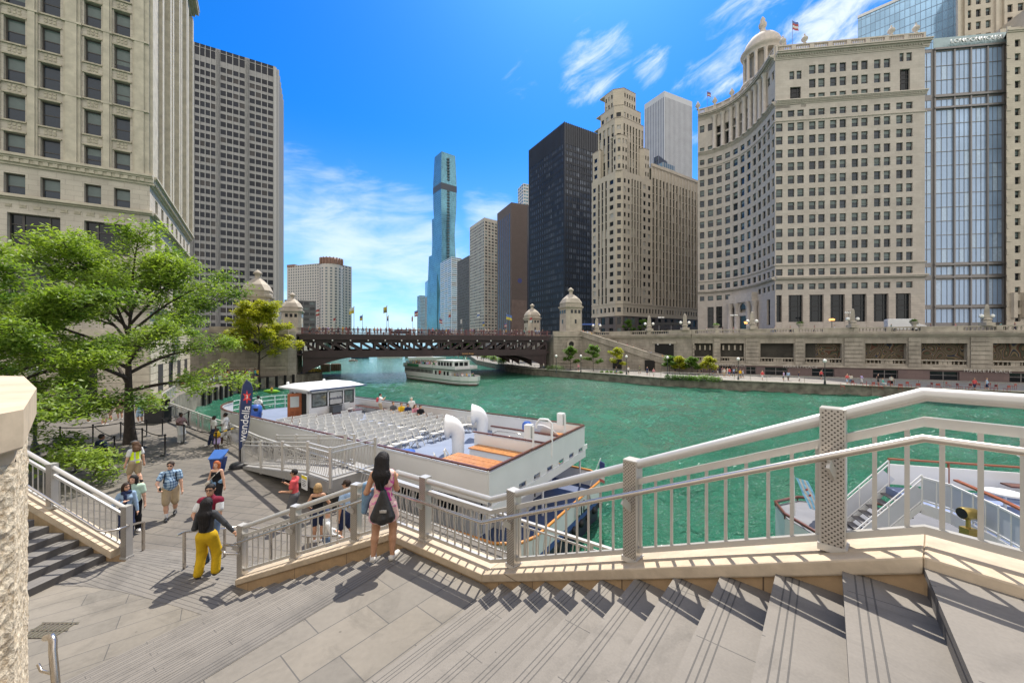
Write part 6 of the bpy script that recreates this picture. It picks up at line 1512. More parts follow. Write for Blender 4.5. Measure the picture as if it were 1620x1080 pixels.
for k in range(9): s_ = 9.3 + k * 1.1; m.rbar(bt(s_, W8 - .6, DK), bt(s_ + .3, W8 - .2, -4.78), .025, 5, 1); m.rbar(bt(s_ + .6, W8 - .6, DK), bt(s_ + .3, W8 - .2, -4.78), .025, 5, 1)
m.build('long_bench', [MAHOG, RAILB], boat)
for t_ in (4.35, 5.1):
 m = MB(); m.tube([bt(1.6, t_, DK - .6), bt(1.6, t_, DK + .75), bt(2.0, t_, DK + .95), bt(3.2, t_, DK + .9), bt(3.5, t_, DK + .75), bt(3.5, t_, DK)], .025, 8); m.build('stair_handrail', STEEL, boat)
# cowl ventilators
for s_, t_ in ((4.35, 3.5), (5.25, 6.55)):
 p = bt(s_, t_, DK); d = Vector((BE1.x, BE1.y, 0)) * .85 - Vector((BE2.x, BE2.y, 0)) * .52; d.normalize(); m = MB()
 path = [p, p + Vector((0, 0, .55)), p + Vector((0, 0, .85))]; rs = [.29, .295, .31]
 for k in range(1, 9):
  a = R(98) * k / 8; rr_ = .38; path.append(p + Vector((0, 0, .85)) + d * rr_ * (1 - math.cos(a)) + Vector((0, 0, rr_ * 1.15 * math.sin(a)))); rs.append(.31 + .22 * (k / 8) ** 1.6)
 dd = (path[-1] - path[-2]).normalized(); path.append(path[-1] + dd * .12); rs.append(.58); path.append(path[-1] + dd * .012); rs.append(.55); path.append(path[-1] - dd * .3); rs.append(.36)
 m.tube(path, rs, 22); m.build('cowl_ventilator', WHITEF, boat)
# loudspeakers on posts
for s_, t_ in ((.1, 3.2), (.1, 6.2)):
 m = MB(); p = bt(s_, t_, 0); m.box((p.x - .04, p.y - .04, DK), (p.x + .04, p.y + .04, -3.35)); m.build('speaker_post', WHITEF, boat)
 m = MB(); bx(m, s_ + .06, s_ + .34, t_ - .16, t_ + .16, -3.85, -3.3); m.build('loudspeaker', WHITEF, boat)
m = MB(); p = bt(-.05, 4.55, 0); m.tube([(p.x, p.y, DK + .3), (p.x, p.y, -3.45), tuple(bt(.12, 4.5, -3.3)), tuple(bt(.45, 4.4, -3.3)), tuple(bt(.6, 4.35, -3.5)), tuple(bt(.6, 4.35, -3.7))], .05, 8); m.build('deck_lamp', WHITEF, boat)
# wheelhouse
wh = MB(); s0, s1, t0, t1 = 16.7, 19.2, 3.25, 6.55; zt = -3.05
bx(wh, s0, s1, t0, t1, DK, -4.15)
for a, b, c_, d_ in ((s0, s0 + .1, t0, t0 + .16), (s0, s0 + .1, t0 + 1.18, t0 + 1.36), (s0, s0 + .1, t0 + 2.3, t0 + 2.48), (s0, s0 + .1, t1 - .14, t1), (s1 - .1, s1, t0, t0 + .16), (s1 - .1, s1, t1 - .16, t1), (s0 + .1, s0 + .35, t0, t0 + .08), (s1 - .7, s1 - .6, t0, t0 + .08)): bx(wh, a, b, c_, d_, -4.15, zt)
bx(wh, s0, s1, t0, t1, zt - .22, zt)
whp = wh.build('wheelhouse', WHITE, boat)
m = MB(); bx(m, s0 + .12, s1 - .12, t0 + .12, t1 - .12, -4.15, zt - .22); m.build('dark_glazing', GLASSD, whp)
for k, (a, b) in enumerate(((t0 + .16, t0 + 1.18), (t0 + 1.36, t0 + 2.3), (t0 + 2.48, t1 - .14))):
 m = MB(); bx(m, s0 - .02, s0 + .05, a - .03, b + .03, -4.18, -4.12); bx(m, s0 - .02, s0 + .05, a - .03, b + .03, zt - .26, zt - .2); bx(m, s0 - .02, s0 + .05, a - .03, a + .03, -4.12, zt - .26); bx(m, s0 - .02, s0 + .05, b - .03, b + .03, -4.12, zt - .26)
 if k == 1: bx(m, s0 + .0, s0 + .06, a + .03, b - .03, -4.12, zt - .26, 1)
 else: bx(m, s0 + .02, s0 + .06, a + .03, b - .03, -4.12, zt - .26, 2)
 m.build('window', [BLACK, mat('pale_sign_board', (.5, .5, .48), .4), mat('reflecting_wheelhouse_glass', (.22, .25, .24), .05, metal=.4, var=.6, scale=3)], whp)
text_obj('lettering', 'wendella', bt(s0 - .03, t0 + 1.83, -3.72), (R(90), 0, BANG - math.pi / 2), .27, mat('navy_lettering', (.02, .03, .08), .5), whp, .006)
m = MB(); ov = .35
lv_ = [(-.5, .0, zt), (-.5, .0, zt + .1), (.35, .6, zt + .34)]
ring_ = []
for o_, sh, z in lv_: ring_.append([bt(a, b, z + c_) for a, b, c_ in ((s0 - .45 + max(0, o_ + .5) * 1.0, t0 - .35 + max(0, o_ + .5) * .6, 0), (s1 + .75 - max(0, o_ + .5) * 1.1, t0 - .35 + max(0, o_ + .5) * .6, .0), (s1 + .75 - max(0, o_ + .5) * 1.1, t1 + .45 - max(0, o_ + .5) * .6, .0), (s0 - .45 + max(0, o_ + .5) * 1.0, t1 + .45 - max(0, o_ + .5) * .6, 0))])
vs = [p for r_ in ring_ for p in r_]; m.add(vs, [(i * 4 + j, i * 4 + (j + 1) % 4, (i + 1) * 4 + (j + 1) % 4, (i + 1) * 4 + j) for i in range(2) for j in range(4)] + [(3, 2, 1, 0), (8, 9, 10, 11)])
rf = m.build('roof', WHITEF, whp)
m = MB(); bx(m, s0 - .5, s0 - .46, t0 - .2, t1 + .6, zt + .0, zt + .09); m.build('blue_trim', DECKN, whp)
m = MB(); bx(m, s0 + .35, s0 + .9, t0 - .02, t0 + .03, DK + .02, zt - .25); m.build('doorway', DARKV, whp)
m = MB(); hs_, ht = s0 + .95, t0
def dq(a, o_, z): return bt(hs_ + .22 * a + .0 * o_, ht - .78 * a, z) + Vector((0, 0, 0))
dn = (bt(hs_ + .22, ht - .78, 0) - bt(hs_, ht, 0)).normalized(); nn = Vector((-dn.y, dn.x, 0)) * .025
for a0, a1, z0, z1, mi in ((0, .18, DK + .03, -3.25, 0), (.82, 1, DK + .03, -3.25, 0), (.18, .82, DK + .03, DK + .22, 0), (.18, .82, -4.4, -4.15, 0), (.18, .82, -3.45, -3.25, 0), (.18, .46, DK + .22, -4.4, 2), (.54, .82, DK + .22, -4.4, 2), (.46, .54, DK + .22, -4.4, 0), (.18, .82, -4.15, -3.45, 1)):
 k_ = .6 if mi else 1; a, b = dq(a0, 0, 0), dq(a1, 0, 0)
 m.hexa([(a.x - nn.x * k_, a.y - nn.y * k_, z0), (b.x - nn.x * k_, b.y - nn.y * k_, z0), (b.x + nn.x * k_, b.y + nn.y * k_, z0), (a.x + nn.x * k_, a.y + nn.y * k_, z0), (a.x - nn.x * k_, a.y - nn.y * k_, z1), (b.x - nn.x * k_, b.y - nn.y * k_, z1), (b.x + nn.x * k_, b.y + nn.y * k_, z1), (a.x + nn.x * k_, a.y + nn.y * k_, z1)], mi)
m.build('door', [mat('varnished_door', (.30, .085, .025), .35, var=.25, scale=8), mat('pale_door_pane', (.45, .48, .47), .1), mat('door_panel', (.24, .065, .02), .4, var=.2, scale=8)], whp)
m = MB(); bx(m, s0 - .55, s0 - .06, t0 + .3, t1 + .15, DK, -4.72, 0); bx(m, s0 - .58, s0 - .05, t0 + .28, t1 + .2, -4.72, -4.67, 1); m.build('locker_bench', [WHITE, MAHOG], boat)
for t_ in (3.4, 6.0): m = MB(); p = bt(s1 + .5, t_, zt + .3); m.ball(p, .11, 8); m.build('deck_lamp', WHITEF, boat)
# things standing on the deck
def bin_(s_, t_, label, h=1.0, r=.3, dome=True, z=DK):
 p = bt(s_, t_, z); root = empty('litter_bin', p, label, 'litter bin')
 m = MB(); m.lathe(p, [(r * .86, 0), (r, h * .62), (r * 1.04, h * .64)], 16); m.build('bin_body', BLUEP, root)
 m = MB()
 m.lathe(p, [(r * 1.06, h * .64), (r * 1.06, h * .7), (r * 1.0, h * .9), (r * .6, h)] if dome else [(r * 1.06, h * .64), (r * 1.05, h * .68), (r * .6, h * .7), (.02, h * .71)], 16); m.build('bin_lid', mat('blue_plastic_lid', (.04, .11, .40), .3), root)
 if dome:
  m = MB(); d = (Vector((0, 0, 0)) - p).normalized(); q = p + Vector((d.x, d.y, 0)) * r * .98; m.box((q.x - .13, q.y - .06, p.z + h * .72), (q.x + .13, q.y + .06, p.z + h * .86)); m.build('bin_opening', DARKV, root)
bin_(19.6, 1.35, 'domed blue litter bin beside the boat bow rail', 1.25, .36)
bin_(4.9, .75, 'low round blue bin inside the near bulwark by the chairs', 1.0, .42, False)
bin_(3.0, 7.6, 'small domed blue litter bin at the far aft rail of the boat', .95, .26)
tbl = MB(); cdir = Vector((BE1.x, BE1.y, 0)); cdir2 = Vector((BE2.x, BE2.y, 0)); c = bt(1.6, 7.25, DK + .55)
root = empty('folded_table', bt(1.6, 7.25, DK), 'round white folding table tipped on its side at the far aft rail', 'table')
ax = (cdir * -.1 + cdir2 * .75 + Vector((0, 0, .64))).normalized(); u_ = ax.cross(Vector((0, 0, 1))).normalized(); v_ = ax.cross(u_)
m = MB(); m.tube([c, c - ax * .05], .72, 28); m.build('tabletop', WHITE, root)
m = MB()
for sg in (-1, 1): m.tube([c + u_ * .5 * sg - v_ * .1 - ax * .1, c + u_ * .35 * sg + v_ * .5 - ax * .16, c - u_ * .35 * sg + v_ * .5 - ax * .16], .02, 6)
m.build('leg', METG, root)
root = empty('storage_bin', bt(16.4, 4.9, -4.67), 'dark grey plastic crate standing on the wheelhouse bench', 'crate')
m = MB(); bx(m, 16.2, 16.6, 4.55, 5.2, -4.67, -4.22); m.build('crate_body', mat('grey_plastic', (.08, .085, .09), .5), root)
m = MB(); bx(m, 16.17, 16.63, 4.52, 5.23, -4.22, -4.17); m.build('crate_lid', mat('grey_plastic', (.08, .085, .09), .5), root)
# folding chairs
CHW = mat('white_resin_chair', (.52, .51, .475), .4, var=.05)
def make_chair(p, label, group):
 root = empty('folding_chair', p, label, 'chair', group, 0)
 m = MB(); q = p
 def c(x, y, z): return (q[0] + x, q[1] + y, q[2] + z)
 m.box(c(-.19, -.02, .42), c(.19, .36, .46)); m.build('seat', CHW, root)
 m = MB()
 for z in (.56, .68, .80): m.hexa([c(-.19, -.045 - z * .08, z - .05), c(.19, -.045 - z * .08, z - .05), c(.19, -.02 - z * .08, z - .05), c(-.19, -.02 - z * .08, z - .05), c(-.19, -.055 - z * .08, z + .05), c(.19, -.055 - z * .08, z + .05), c(.19, -.03 - z * .08, z + .05), c(-.19, -.03 - z * .08, z + .05)])
 m.build('backrest', CHW, root)
 for sx in (-1, 1):
  m = MB(); m.bar(c(.21 * sx, .38, 0), c(.21 * sx, -.13, .86), .022, .036); m.bar(c(.205 * sx, -.16, 0), c(.205 * sx, .26, .43), .022, .036); m.build('leg', CHW, root)
 return root
FACE = math.atan2(-BE1.y, -BE1.x) - math.pi / 2           # seats look aft
ch0 = None; rngc = random.Random(4)
for r_ in range(11):
 s_ = 7.0 + r_ * .86
 for c_ in range(12):
  t_ = .95 + c_ * .49 + (.62 if c_ >= 6 else 0)
  if s_ > 14.6 and t_ > 3.0 and t_ < 6.5 and r_ > 9: continue
  if r_ > 7 and c_ > 6: continue
  p = bt(s_ + rngc.uniform(-.06, .06), t_ + rngc.uniform(-.03, .03), DK)
  if ch0 is None: ch0 = make_chair((0, 0, 0), 'white slatted folding chair in the rows on the boat deck', 'white chairs in rows on the boat'); o = ch0
  else: o = copy_tree(ch0)
  o.location = p; o.rotation_euler = (0, 0, FACE + rngc.uniform(-.12, .12))
for (s_, t_, a, lab) in ((3.1, .8, 2.4, 'nearer of two folding chairs beside the big ventilator'), (3.2, 1.5, 2.2, 'farther of two folding chairs beside the big ventilator')):
 o = copy_tree(ch0); o.location = bt(s_, t_, DK); o.rotation_euler = (0, 0, BANG + a); o['label'] = lab; del o['group']
o = copy_tree(ch0); o.location = bt(16.15, 5.6, DK + .3); o.rotation_euler = (0, 0, FACE); o['label'] = 'folding chair standing against the wheelhouse bench'; del o['group']
o = copy_tree(ch0); o.location = bt(6.8, 7.4, DK); o.rotation_euler = (0, 0, FACE - 1.2); o['label'] = 'lone folding chair by the far rail behind the ventilators'; del o['group']
# ---------------------------------------------------------------- gangway
gd = Vector((.80, -.60)).normalized(); gn = Vector((.60, .80))
g1 = Vector((-12.2, 17.2)); g4 = Vector((-7.26, 13.5)); g5 = Vector((-6.1, 12.75))
root = empty('gangway', (g1.x, g1.y, ZP), 'sloped metal gangway with bowed balusters leading from the plaza up to the boat', 'gangway')
def gp(v, w_, z): return Vector((v.x + gn.x * w_, v.y + gn.y * w_, z))
zf1, zf4 = ZP + .06, -4.62
GREY = mat('grey_deck_boards', (.26, .25, .235), .7, var=.15)
m = MB(); m.hexa([gp(g1, -.1, zf1 - .1), gp(g4, -.1, zf4 - .35), gp(g4, 1.5, zf4 - .35), gp(g1, 1.5, zf1 - .1), gp(g1, -.1, zf1), gp(g4, -.1, zf4), gp(g4, 1.5, zf4), gp(g1, 1.5, zf1)]); m.build('ramp', GREY, root)
m = MB(); m.hexa([gp(g4, -.1, zf4 - .4), gp(g5, -.1, zf4 - .4), gp(g5, 1.75, zf4 - .4), gp(g4, 1.75, zf4 - .4), gp(g4, -.1, zf4), gp(g5, -.1, zf4), gp(g5, 1.75, zf4), gp(g4, 1.75, zf4)]); m.build('platform', GREY, root)
for q_ in (g4, g5):
 m = MB(); c_ = gp(q_, .3, 0); m.box((c_.x - .15, c_.y - .15, ZP), (c_.x + .15, c_.y + .15, zf4 - .4)); m.build('support', BLACK, root)
def gang_rail(a, b, nm, n_post, both=False):
 d = (b - a); Ls = math.hypot(d.x, d.y)
 for h in (1.08, .93, .1): m = MB(); m.bar(a + Vector((0, 0, h)), b + Vector((0, 0, h)), .06, .045); m.build('rail', RAIL, root)
 for k in range(0 if nm in 'ad' else 1, n_post + 1):
  p = lerp3(a, b, k / n_post); m = MB(); m.bar(p + Vector((0, 0, -.25)), p + Vector((0, 0, 1.14)), .09, .09); m.build('post', RAIL, root)
 n = int(Ls / .12); nn = Vector((-d.y, d.x, 0)).normalized();
 m = MB()
 for k in range(n):
  p = lerp3(a, b, (k + .5) / n)
  m.tube([p + nn * o_ + Vector((0, 0, z)) for o_, z in ((0, .1), (.05, .25), (.08, .5), (.04, .75), (0, .93))], .011, 5)
 tag(m.build('baluster', RAILB, root), kind='stuff')
gang_rail(gp(g1, 0, zf1), gp(g4, 0, zf4), 'a', 3); gang_rail(gp(g4, 0, zf4), gp(g5, 0, zf4), 'b', 1); gang_rail(gp(g5, 0, zf4), gp(g5, 1.7, zf4), 'c', 1)
gang_rail(gp(g1, 1.4, zf1), gp(g4, 1.4, zf4), 'd', 3); gang_rail(gp(g4, 1.6, zf4), gp(g4 + gd * .3, 1.6, zf4), 'e', 1)
m = MB(); q = gp(g4 + gd * .12, -.17, 0); Fq = Fac((q.x, q.y), (q.x + gd.x * .4, q.y + gd.y * .4)); Fq.box(m, -.2, .22, -5.1, -4.62, 0, .02, 0); Fq.box(m, -.19, .21, -4.74, -4.63, .02, .024, 1)
for k in range(4): Fq.box(m, -.14, .14 - .05 * (k % 2), -4.82 - k * .06, -4.80 - k * .06, .02, .023, 2)
m.build('notice_plate', [WHITEF, mat('yellow_sign', (.75, .6, .02), .5), BLACK], root)
# ---------------------------------------------------------------- feather banner, podium, queue posts
NAVY = mat('navy_banner_cloth', (.018, .032, .10), .75, var=.15, scale=3)
p = P(378, 739, ZP)
root = empty('feather_banner', p, 'tall navy feather banner with red star and vertical lettering beside the gangway', 'banner')
m = MB(); m.lathe(p, [(.36, 0), (.36, .12), (.3, .2), (.06, .22)], 18); m.build('base', BLACK, root)
Fq = Fac((p.x, p.y), (p.x + 1, p.y + .15)); prof = []
zb_, zt_ = ZP + .75, ZP + 3.95
right = [(.02, .0), (.20, .25), (.34, .62), (.42, 1.1), (.50, 1.8), (.56, 2.4), (.58, 2.8), (.50, 3.05), (.32, 3.2)]
left = [(0.0, 0), (.0, .9), (.03, 1.8), (.09, 2.5), (.16, 2.95), (.30, 3.2)]
m = MB(); fpoly(Fq, m, [(a, zb_ + z) for a, z in right] + [(a, zb_ + z) for a, z in left[::-1]], -.012, .012); m.build('cloth', NAVY, root)
m = MB(); m.tube([(p.x, p.y, ZP + .2), Fq.p(0, zb_), Fq.p(.0, zb_ + .9), Fq.p(.03, zb_ + 1.8), Fq.p(.09, zb_ + 2.5), Fq.p(.16, zb_ + 2.95), Fq.p(.32, zb_ + 3.22)], .018, 6); m.build('pole', METG, root)
m = MB(); c_ = (.34, zb_ + 2.42)
fpoly(Fq, m, [(c_[0] + (.23 if k % 2 == 0 else .1) * math.cos(k * math.pi / 6 + math.pi / 2) * .85, c_[1] + (.32 if k % 2 == 0 else .14) * math.sin(k * math.pi / 6 + math.pi / 2)) for k in range(12)], .012, .018); m.build('red_star', mat('banner_red', (.62, .04, .04), .7), root)
BL_ = mat('banner_white', (.75, .75, .74), .7)
text_obj('lettering', 'wendella', Fq.p(.24, zb_ + 1.22, .016), (Matrix.Rotation(Fq.ang, 3, 'Z') @ Matrix.Rotation(R(90), 3, 'X') @ Matrix.Rotation(R(83), 3, 'Z')).to_euler(), .46, BL_, root, .004)
text_obj('numeral', '3', Fq.p(.34, zb_ + 2.42, .022), (R(90), 0, Fq.ang), .24, BL_, root, .004)
p = P(345, 747, ZP)
root = empty('podium', p, 'blue slant-topped plastic podium on the plaza behind the red-haired woman', 'podium')
Fq = Fac((p.x - .5, p.y - .1), (p.x + .5, p.y + .1)); m = MB(); KS = .62
def taper(m, F, a0, a1, b0, b1, z0, z1, d0, d1, e0, e1): m.hexa([F.p(a0, z0, d1), F.p(a1, z0, d1), F.p(a1, z0, d0), F.p(a0, z0, d0), F.p(b0, z1, e1), F.p(b1, z1, e1), F.p(b1, z1, e0), F.p(b0, z1, e0)])
taper(m, Fq, .33, .67, .24, .76, ZP, ZP + .62, -.18, .12, -.26, .15); m.build('podium_body', mat('dark_blue_plastic', (.02, .045, .17), .4), root)
m = MB(); m.hexa([Fq.p(.22, ZP + .625, .2), Fq.p(.78, ZP + .625, .2), Fq.p(.78, ZP + .88, -.3), Fq.p(.22, ZP + .88, -.3), Fq.p(.22, ZP + .66, .2), Fq.p(.78, ZP + .66, .2), Fq.p(.78, ZP + .92, -.3), Fq.p(.22, ZP + .92, -.3)]); m.build('slanted_top', mat('mid_blue_plastic', (.05, .13, .38), .3), root)
def stanchion(x, y, h=1.0):
 m = MB(); m.lathe((x, y, ZP), [(.2, 0), (.2, .025), (.05, .06), (.033, .07), (.033, h), (.045, h + .01), (.04, h + .06)], 12); return m
QP = [(181, 723, None), (191, 696, None), (225, 708, None), (261, 720, None), (257, 689, None), (291, 701, None), (298, 675, None), (119, 746, None), (95, 705, None), (342, 716, None), (380, 738, None), (395, 696, None), (232, 690, None), (147, 701, None)]
qpos = []
for i, (px, py, _) in enumerate(QP):
 q = P(px, py, ZP); qpos.append(q)
 tag(stanchion(q.x, q.y).build('queue_post', BLACK, at=q), 'slim black retractable-belt queue post on the plaza near the tree', 'queue post', 'black queue posts round the plaza tree')
for k, (a, b) in enumerate(((7, 0), (0, 13), (1, 2), (2, 3), (4, 5), (5, 9), (6, 4), (8, 1), (1, 12))):
 m = MB(); A_, B_ = qpos[a] + Vector((0, 0, .99)), qpos[b] + Vector((0, 0, .99)); n = 8
 for j in range(n):
  f = lambda i: lerp3(A_, B_, i / n) - Vector((0, 0, .10 * math.sin(math.pi * i / n)))
  m.bar(f(j), f(j + 1), .01, .05)
 tag(m.build('queue_belt', BLACK, at=qpos[a]), 'black belt stretched between two plaza queue posts', 'queue belt', 'black belts between the queue posts')
m = MB(); A_, B_ = qpos[9] + Vector((0, 0, .98)), qpos[11] + Vector((0, 0, .98))
for j in range(10): m.bar(lerp3(A_, B_, j / 10), lerp3(A_, B_, (j + 1) / 10), .012, .07, j % 2)
tag(m.build('caution_tape', [mat('tape_yellow', (.75, .5, .03), .5), BLACK], at=qpos[9]), 'yellow and black striped caution belt near the feather banner', 'queue belt')
# ---------------------------------------------------------------- second moored boat, right edge
root = empty('tour_boat', (16, 12, ZW), 'second white tour boat cut by the right edge, stern stair seen through railing', 'boat')
hp = [(10.5, 14.6), (10.9, 15.7), (12.2, 16.2), (24, 13.2), (27, 8), (18, 4.6), (13, 6.6), (11.4, 9.6), (10.6, 12.6)]
m = MB(); m.prism(hp, -9, -6.7, 0, 1); m.build('hull', [WHITE, mat('grey_main_deck', (.15, .15, .16), .7)], root)
m = MB(); hz_ = [Vector((x, y, -6.55)) for x, y in hp]; m.tube(hz_ + [hz_[0]], .06, 6)
for v in hz_: m.tube([v, v - Vector((0, 0, .2))], .03, 5)
m.build('gunwale', MAHOG, root)
near2 = [(13.30, 12.30), (13.45, 11.6), (13.2, 10.85), (12.94, 10.08), (12.62, 9.33), (12.5, 8.5), (13.0, 7.2), (14.5, 6.2)]
far2 = [(13.72, 13.82), (15.4, 13.38), (17.3, 12.85), (20, 12.1), (24, 11)]
m = MB(); m.prism(near2[::-1] + [(13.6, 13.8)] + far2[1:] + [(25, 7)], DK - .3, DK); m.build('upper_deck', [mat('blue_upper_deck', (.17, .22, .36), .6, var=.12)], root)
m = MB()
for i in range(len(far2) - 1): a, b = far2[i], far2[i + 1]; m.bar((a[0], a[1], DK + .45), (b[0], b[1], DK + .45), .05, .72);
m.build('bulwark', WHITE, root)
m = MB()
for i in range(len(far2) - 1): a, b = far2[i], far2[i + 1]; m.bar((a[0], a[1], RT), (b[0], b[1], RT), .1, .05); m.tube([(a[0], a[1], DK), (a[0], a[1], RT)], .035, 6)
for i in range(1, len(near2) - 1): a, b = near2[i], near2[i + 1]; m.bar((a[0] + .12, a[1], RT + .02), (b[0] + .12, b[1], RT + .02), .12, .05)
m.build('wood_rail', mat('red_brown_varnish', (.24, .065, .025), .3, var=.2, scale=5), root)
MESH = mat('pale_mesh_panel', (.50, .52, .56), .5, var=.05)
m = MB(); m2 = MB()
for i in range(len(near2) - 1):
 a, b = near2[i], near2[i + 1]
 for h, w_ in ((.86, .05), (.12, .05)): m.bar((a[0], a[1], DK + h), (b[0], b[1], DK + h), w_, .05)
 m.tube([(a[0], a[1], DK - .3), (a[0], a[1], DK + .9)], .03, 6); mid = ((a[0] + b[0]) / 2, (a[1] + b[1]) / 2); m.tube([(mid[0], mid[1], DK), (mid[0], mid[1], DK + .86)], .025, 6)
 m2.bar((a[0], a[1], DK + .49), (b[0], b[1], DK + .49), .012, .66); m.bar((a[0], a[1], DK - .15), (b[0], b[1], DK - .15), .06, .34)
m.build('side_rail', WHITEF, root); m2.build('mesh_panel', MESH, root)
sA, sBk = Vector((13.70, 13.80)), Vector((13.30, 12.30)); sd = Vector((-.963, .27)).normalized(); run = 1.75; n = 8
m = MB()
for k in range(n):
 z = DK - (k + 1) * (2.0 / (n + .5)); a = sA + sd * (run * k / n); b = sBk + sd * (run * k / n); c_, d_ = a + sd * .26, b + sd * .26
 m.hexa([(b.x, b.y, z - .04), (a.x, a.y, z - .04), (c_.x, c_.y, z - .04), (d_.x, d_.y, z - .04), (b.x, b.y, z), (a.x, a.y, z), (c_.x, c_.y, z), (d_.x, d_.y, z)])
st_ = m.build('stair_treads', mat('grey_stair_tread', (.16, .15, .15), .6), root)
for q in (sA, sBk):
 m = MB(); e = q + sd * run
 m.bar((q.x, q.y, DK - .05), (e.x, e.y, DK - 2.05), .05, .16)
 for h in (.95, .8, .12): m.tube([(q.x, q.y, DK + h), (e.x, e.y, DK - 2.0 + h)], .022, 6)
 for k in range(5): g = q + sd * run * k / 4; m.tube([(g.x, g.y, DK - 2.0 * k / 4), (g.x, g.y, DK - 2.0 * k / 4 + .95)], .022, 6)
 m.build('stair_rail', WHITEF, root)
 m = MB(); m.bar((q.x, q.y, DK + .44), (e.x, e.y, DK - 1.56), .008, .5); m.build('mesh_panel', MESH, root)
m = MB(); sc = Vector((12.75, 10.6, -5.05)); GOLD = mat('brass_fitting', (.45, .33, .10), .3, metal=.7, var=.2)
m.tube([sc + Vector((-.16, .02, .3)), sc + Vector((-.1, .02, .3)), sc + Vector((.16, -.02, .3)), sc + Vector((.2, -.02, .3))], [.15, .17, .15, .08], 16, 0); m.tube([sc + Vector((0, 0, -.15)), sc + Vector((0, 0, .2))], .05, 8, 0); m.box(sc + Vector((-.12, -.12, -.3)), sc + Vector((.14, .12, -.1)), 0); m.tube([sc + Vector((-.165, .02, .3)), sc + Vector((-.16, .02, .3))], .14, 16, 1)
m.build('searchlight', [GOLD, BLACK], root)
m = MB(); q = Vector((15.6, 12.0, DK)); m.tube([q, q + Vector((0, 0, .45))], .04, 8); m.lathe(q + Vector((0, 0, .45)), [(.45, 0), (.5, .03), (.3, .08), (.02, .1)], 20); m.build('deck_table', WHITEF, root)
m = MB(); a, b = Vector((16.4, 12.6)), Vector((19, 11.9)); m.bar((a.x, a.y, DK + .5), (b.x, b.y, DK + .5), .38, .05)
m.build('bench', MAHOG, root)
q = PY(1622, 715, 11.0); m = MB(); m.tube([q, q + Vector((.1, .1, .0)), q + Vector((.2, .2, -.02))], [.2, .14, .02], 16); m.tube([q, q + Vector((-.55, -.05, .22))], .02, 6); m.tube([q + Vector((.2, .2, 0)), (q.x + .3, q.y + .3, DK)], .03, 6); m.build('dish_lamp', WHITEF, root)
p = Vector((10.85, 14.55, -6.6)); root = empty('flagstaff', p, 'pale blue and white flag with red stars on a stern staff, seen through the railing', 'flag')
m = MB(); m.tube([p, p + Vector((-.05, 0, 1.55))], .025, 6); m.build('pole', WHITEF, root)
m = MB(); n = 6
for k, c_ in enumerate((0, 1, 0, 1, 0)):
 for j in range(n):
  f = lambda i, kk: Vector((p.x + .02 + kk * .1 + i * .09, p.y - .03 * math.sin(i * 1.5 + kk), p.z + 1.45 - i * .2 - kk * .03 + .02))
  m.quad(f(j, k), f(j, k + 1), f(j + 1, k + 1), f(j + 1, k), c_)
for i in range(2): q = f(2 + i, 2.5); m.ball(q + Vector((0, -.03, 0)), .05, 6, 2, (1, .2, 1))
m.build('cloth', [mat('flag_pale_blue', (.22, .50, .72), .8), FW, FRED], root)
# stern flag of the first boat
p = bt(-1.1, 6.3, GZ); root = empty('flagstaff', p, 'stars and stripes drooping from a stern staff on the moored tour boat', 'flag')
m = MB(); m.tube([p, p + Vector((BE1.x * -.5, BE1.y * -.5, 1.35))], .022, 6); m.build('pole', WHITEF, root)
m = MB()
for k in range(7):
 z = -.1 - k * .13; q0 = p + Vector((-BE1.x * .45, -BE1.y * .45, 1.2 + z)); m.hexa([q0, q0 + Vector((.22, -.05, -.09)), q0 + Vector((.24, .02, -.09)), q0 + Vector((.02, .06, 0)), q0 + Vector((0, 0, .13)), q0 + Vector((.22, -.05, .04)), q0 + Vector((.24, .02, .04)), q0 + Vector((.02, .06, .13))], 2 if k < 3 else k % 2)
m.build('cloth', [FRED, FW, mat('flag_navy', (.02, .03, .14), .8)], root)
# ---------------------------------------------------------------- tour boat under way
tA, tB = Vector((-9.3, 72.4)), Vector((-25.8, 89.5)); te = (tB - tA).normalized(); tn = Vector((te.y, -te.x))
if tn.y < 0: tn = -tn
TLn = (tB - tA).length; TW = 5.6
def tb(s_, t_, z): q = tA + te * s_ + tn * t_; return Vector((q.x, q.y, z))
trip = empty('tour_boat', tb(12, 3, ZW), 'white double-decked tour boat with green stripe crossing the river below the bridge', 'boat')
th = [(-.9, TW / 2), (0, 1.4), (1.6, .5), (4, .05), (8, 0), (TLn - 2, 0), (TLn - .4, .6), (TLn, TW / 2)]
ol = th + [(s_, TW - t_) for s_, t_ in th[::-1][1:-1]]
def tring(z, f, b=0): return [tb(s_ + (b if s_ < 2 else 0), TW / 2 + (t_ - TW / 2) * f, z) for s_, t_ in ol]
lv = [(-9.2, .8, .6, 2), (-8.0, .92, .3, 2), (-7.98, .93, .3, 0), (-7.5, .97, .1, 0), (-7.48, .975, .1, 1), (-7.35, .985, .05, 1), (-7.33, .985, .05, 0), (-6.45, 1.0, 0, 0)]
rings = [tring(z, f, b) for z, f, b, _ in lv]; n = len(ol); m = MB()
for i in range(len(lv) - 1): m.add(rings[i] + rings[i + 1], [(j, (j + 1) % n, n + (j + 1) % n, n + j) for j in range(n)], lv[i + 1][3])
GRN = mat('boat_green', (.02, .16, .07), .5)
m.build('hull', [WHITE, GRN, mat('dark_red_antifouling', (.10, .03, .025), .6)], trip)
m = MB(); m.add(tring(-6.9, .97), [tuple(range(n))]); m.build('main_deck', GREY, trip)
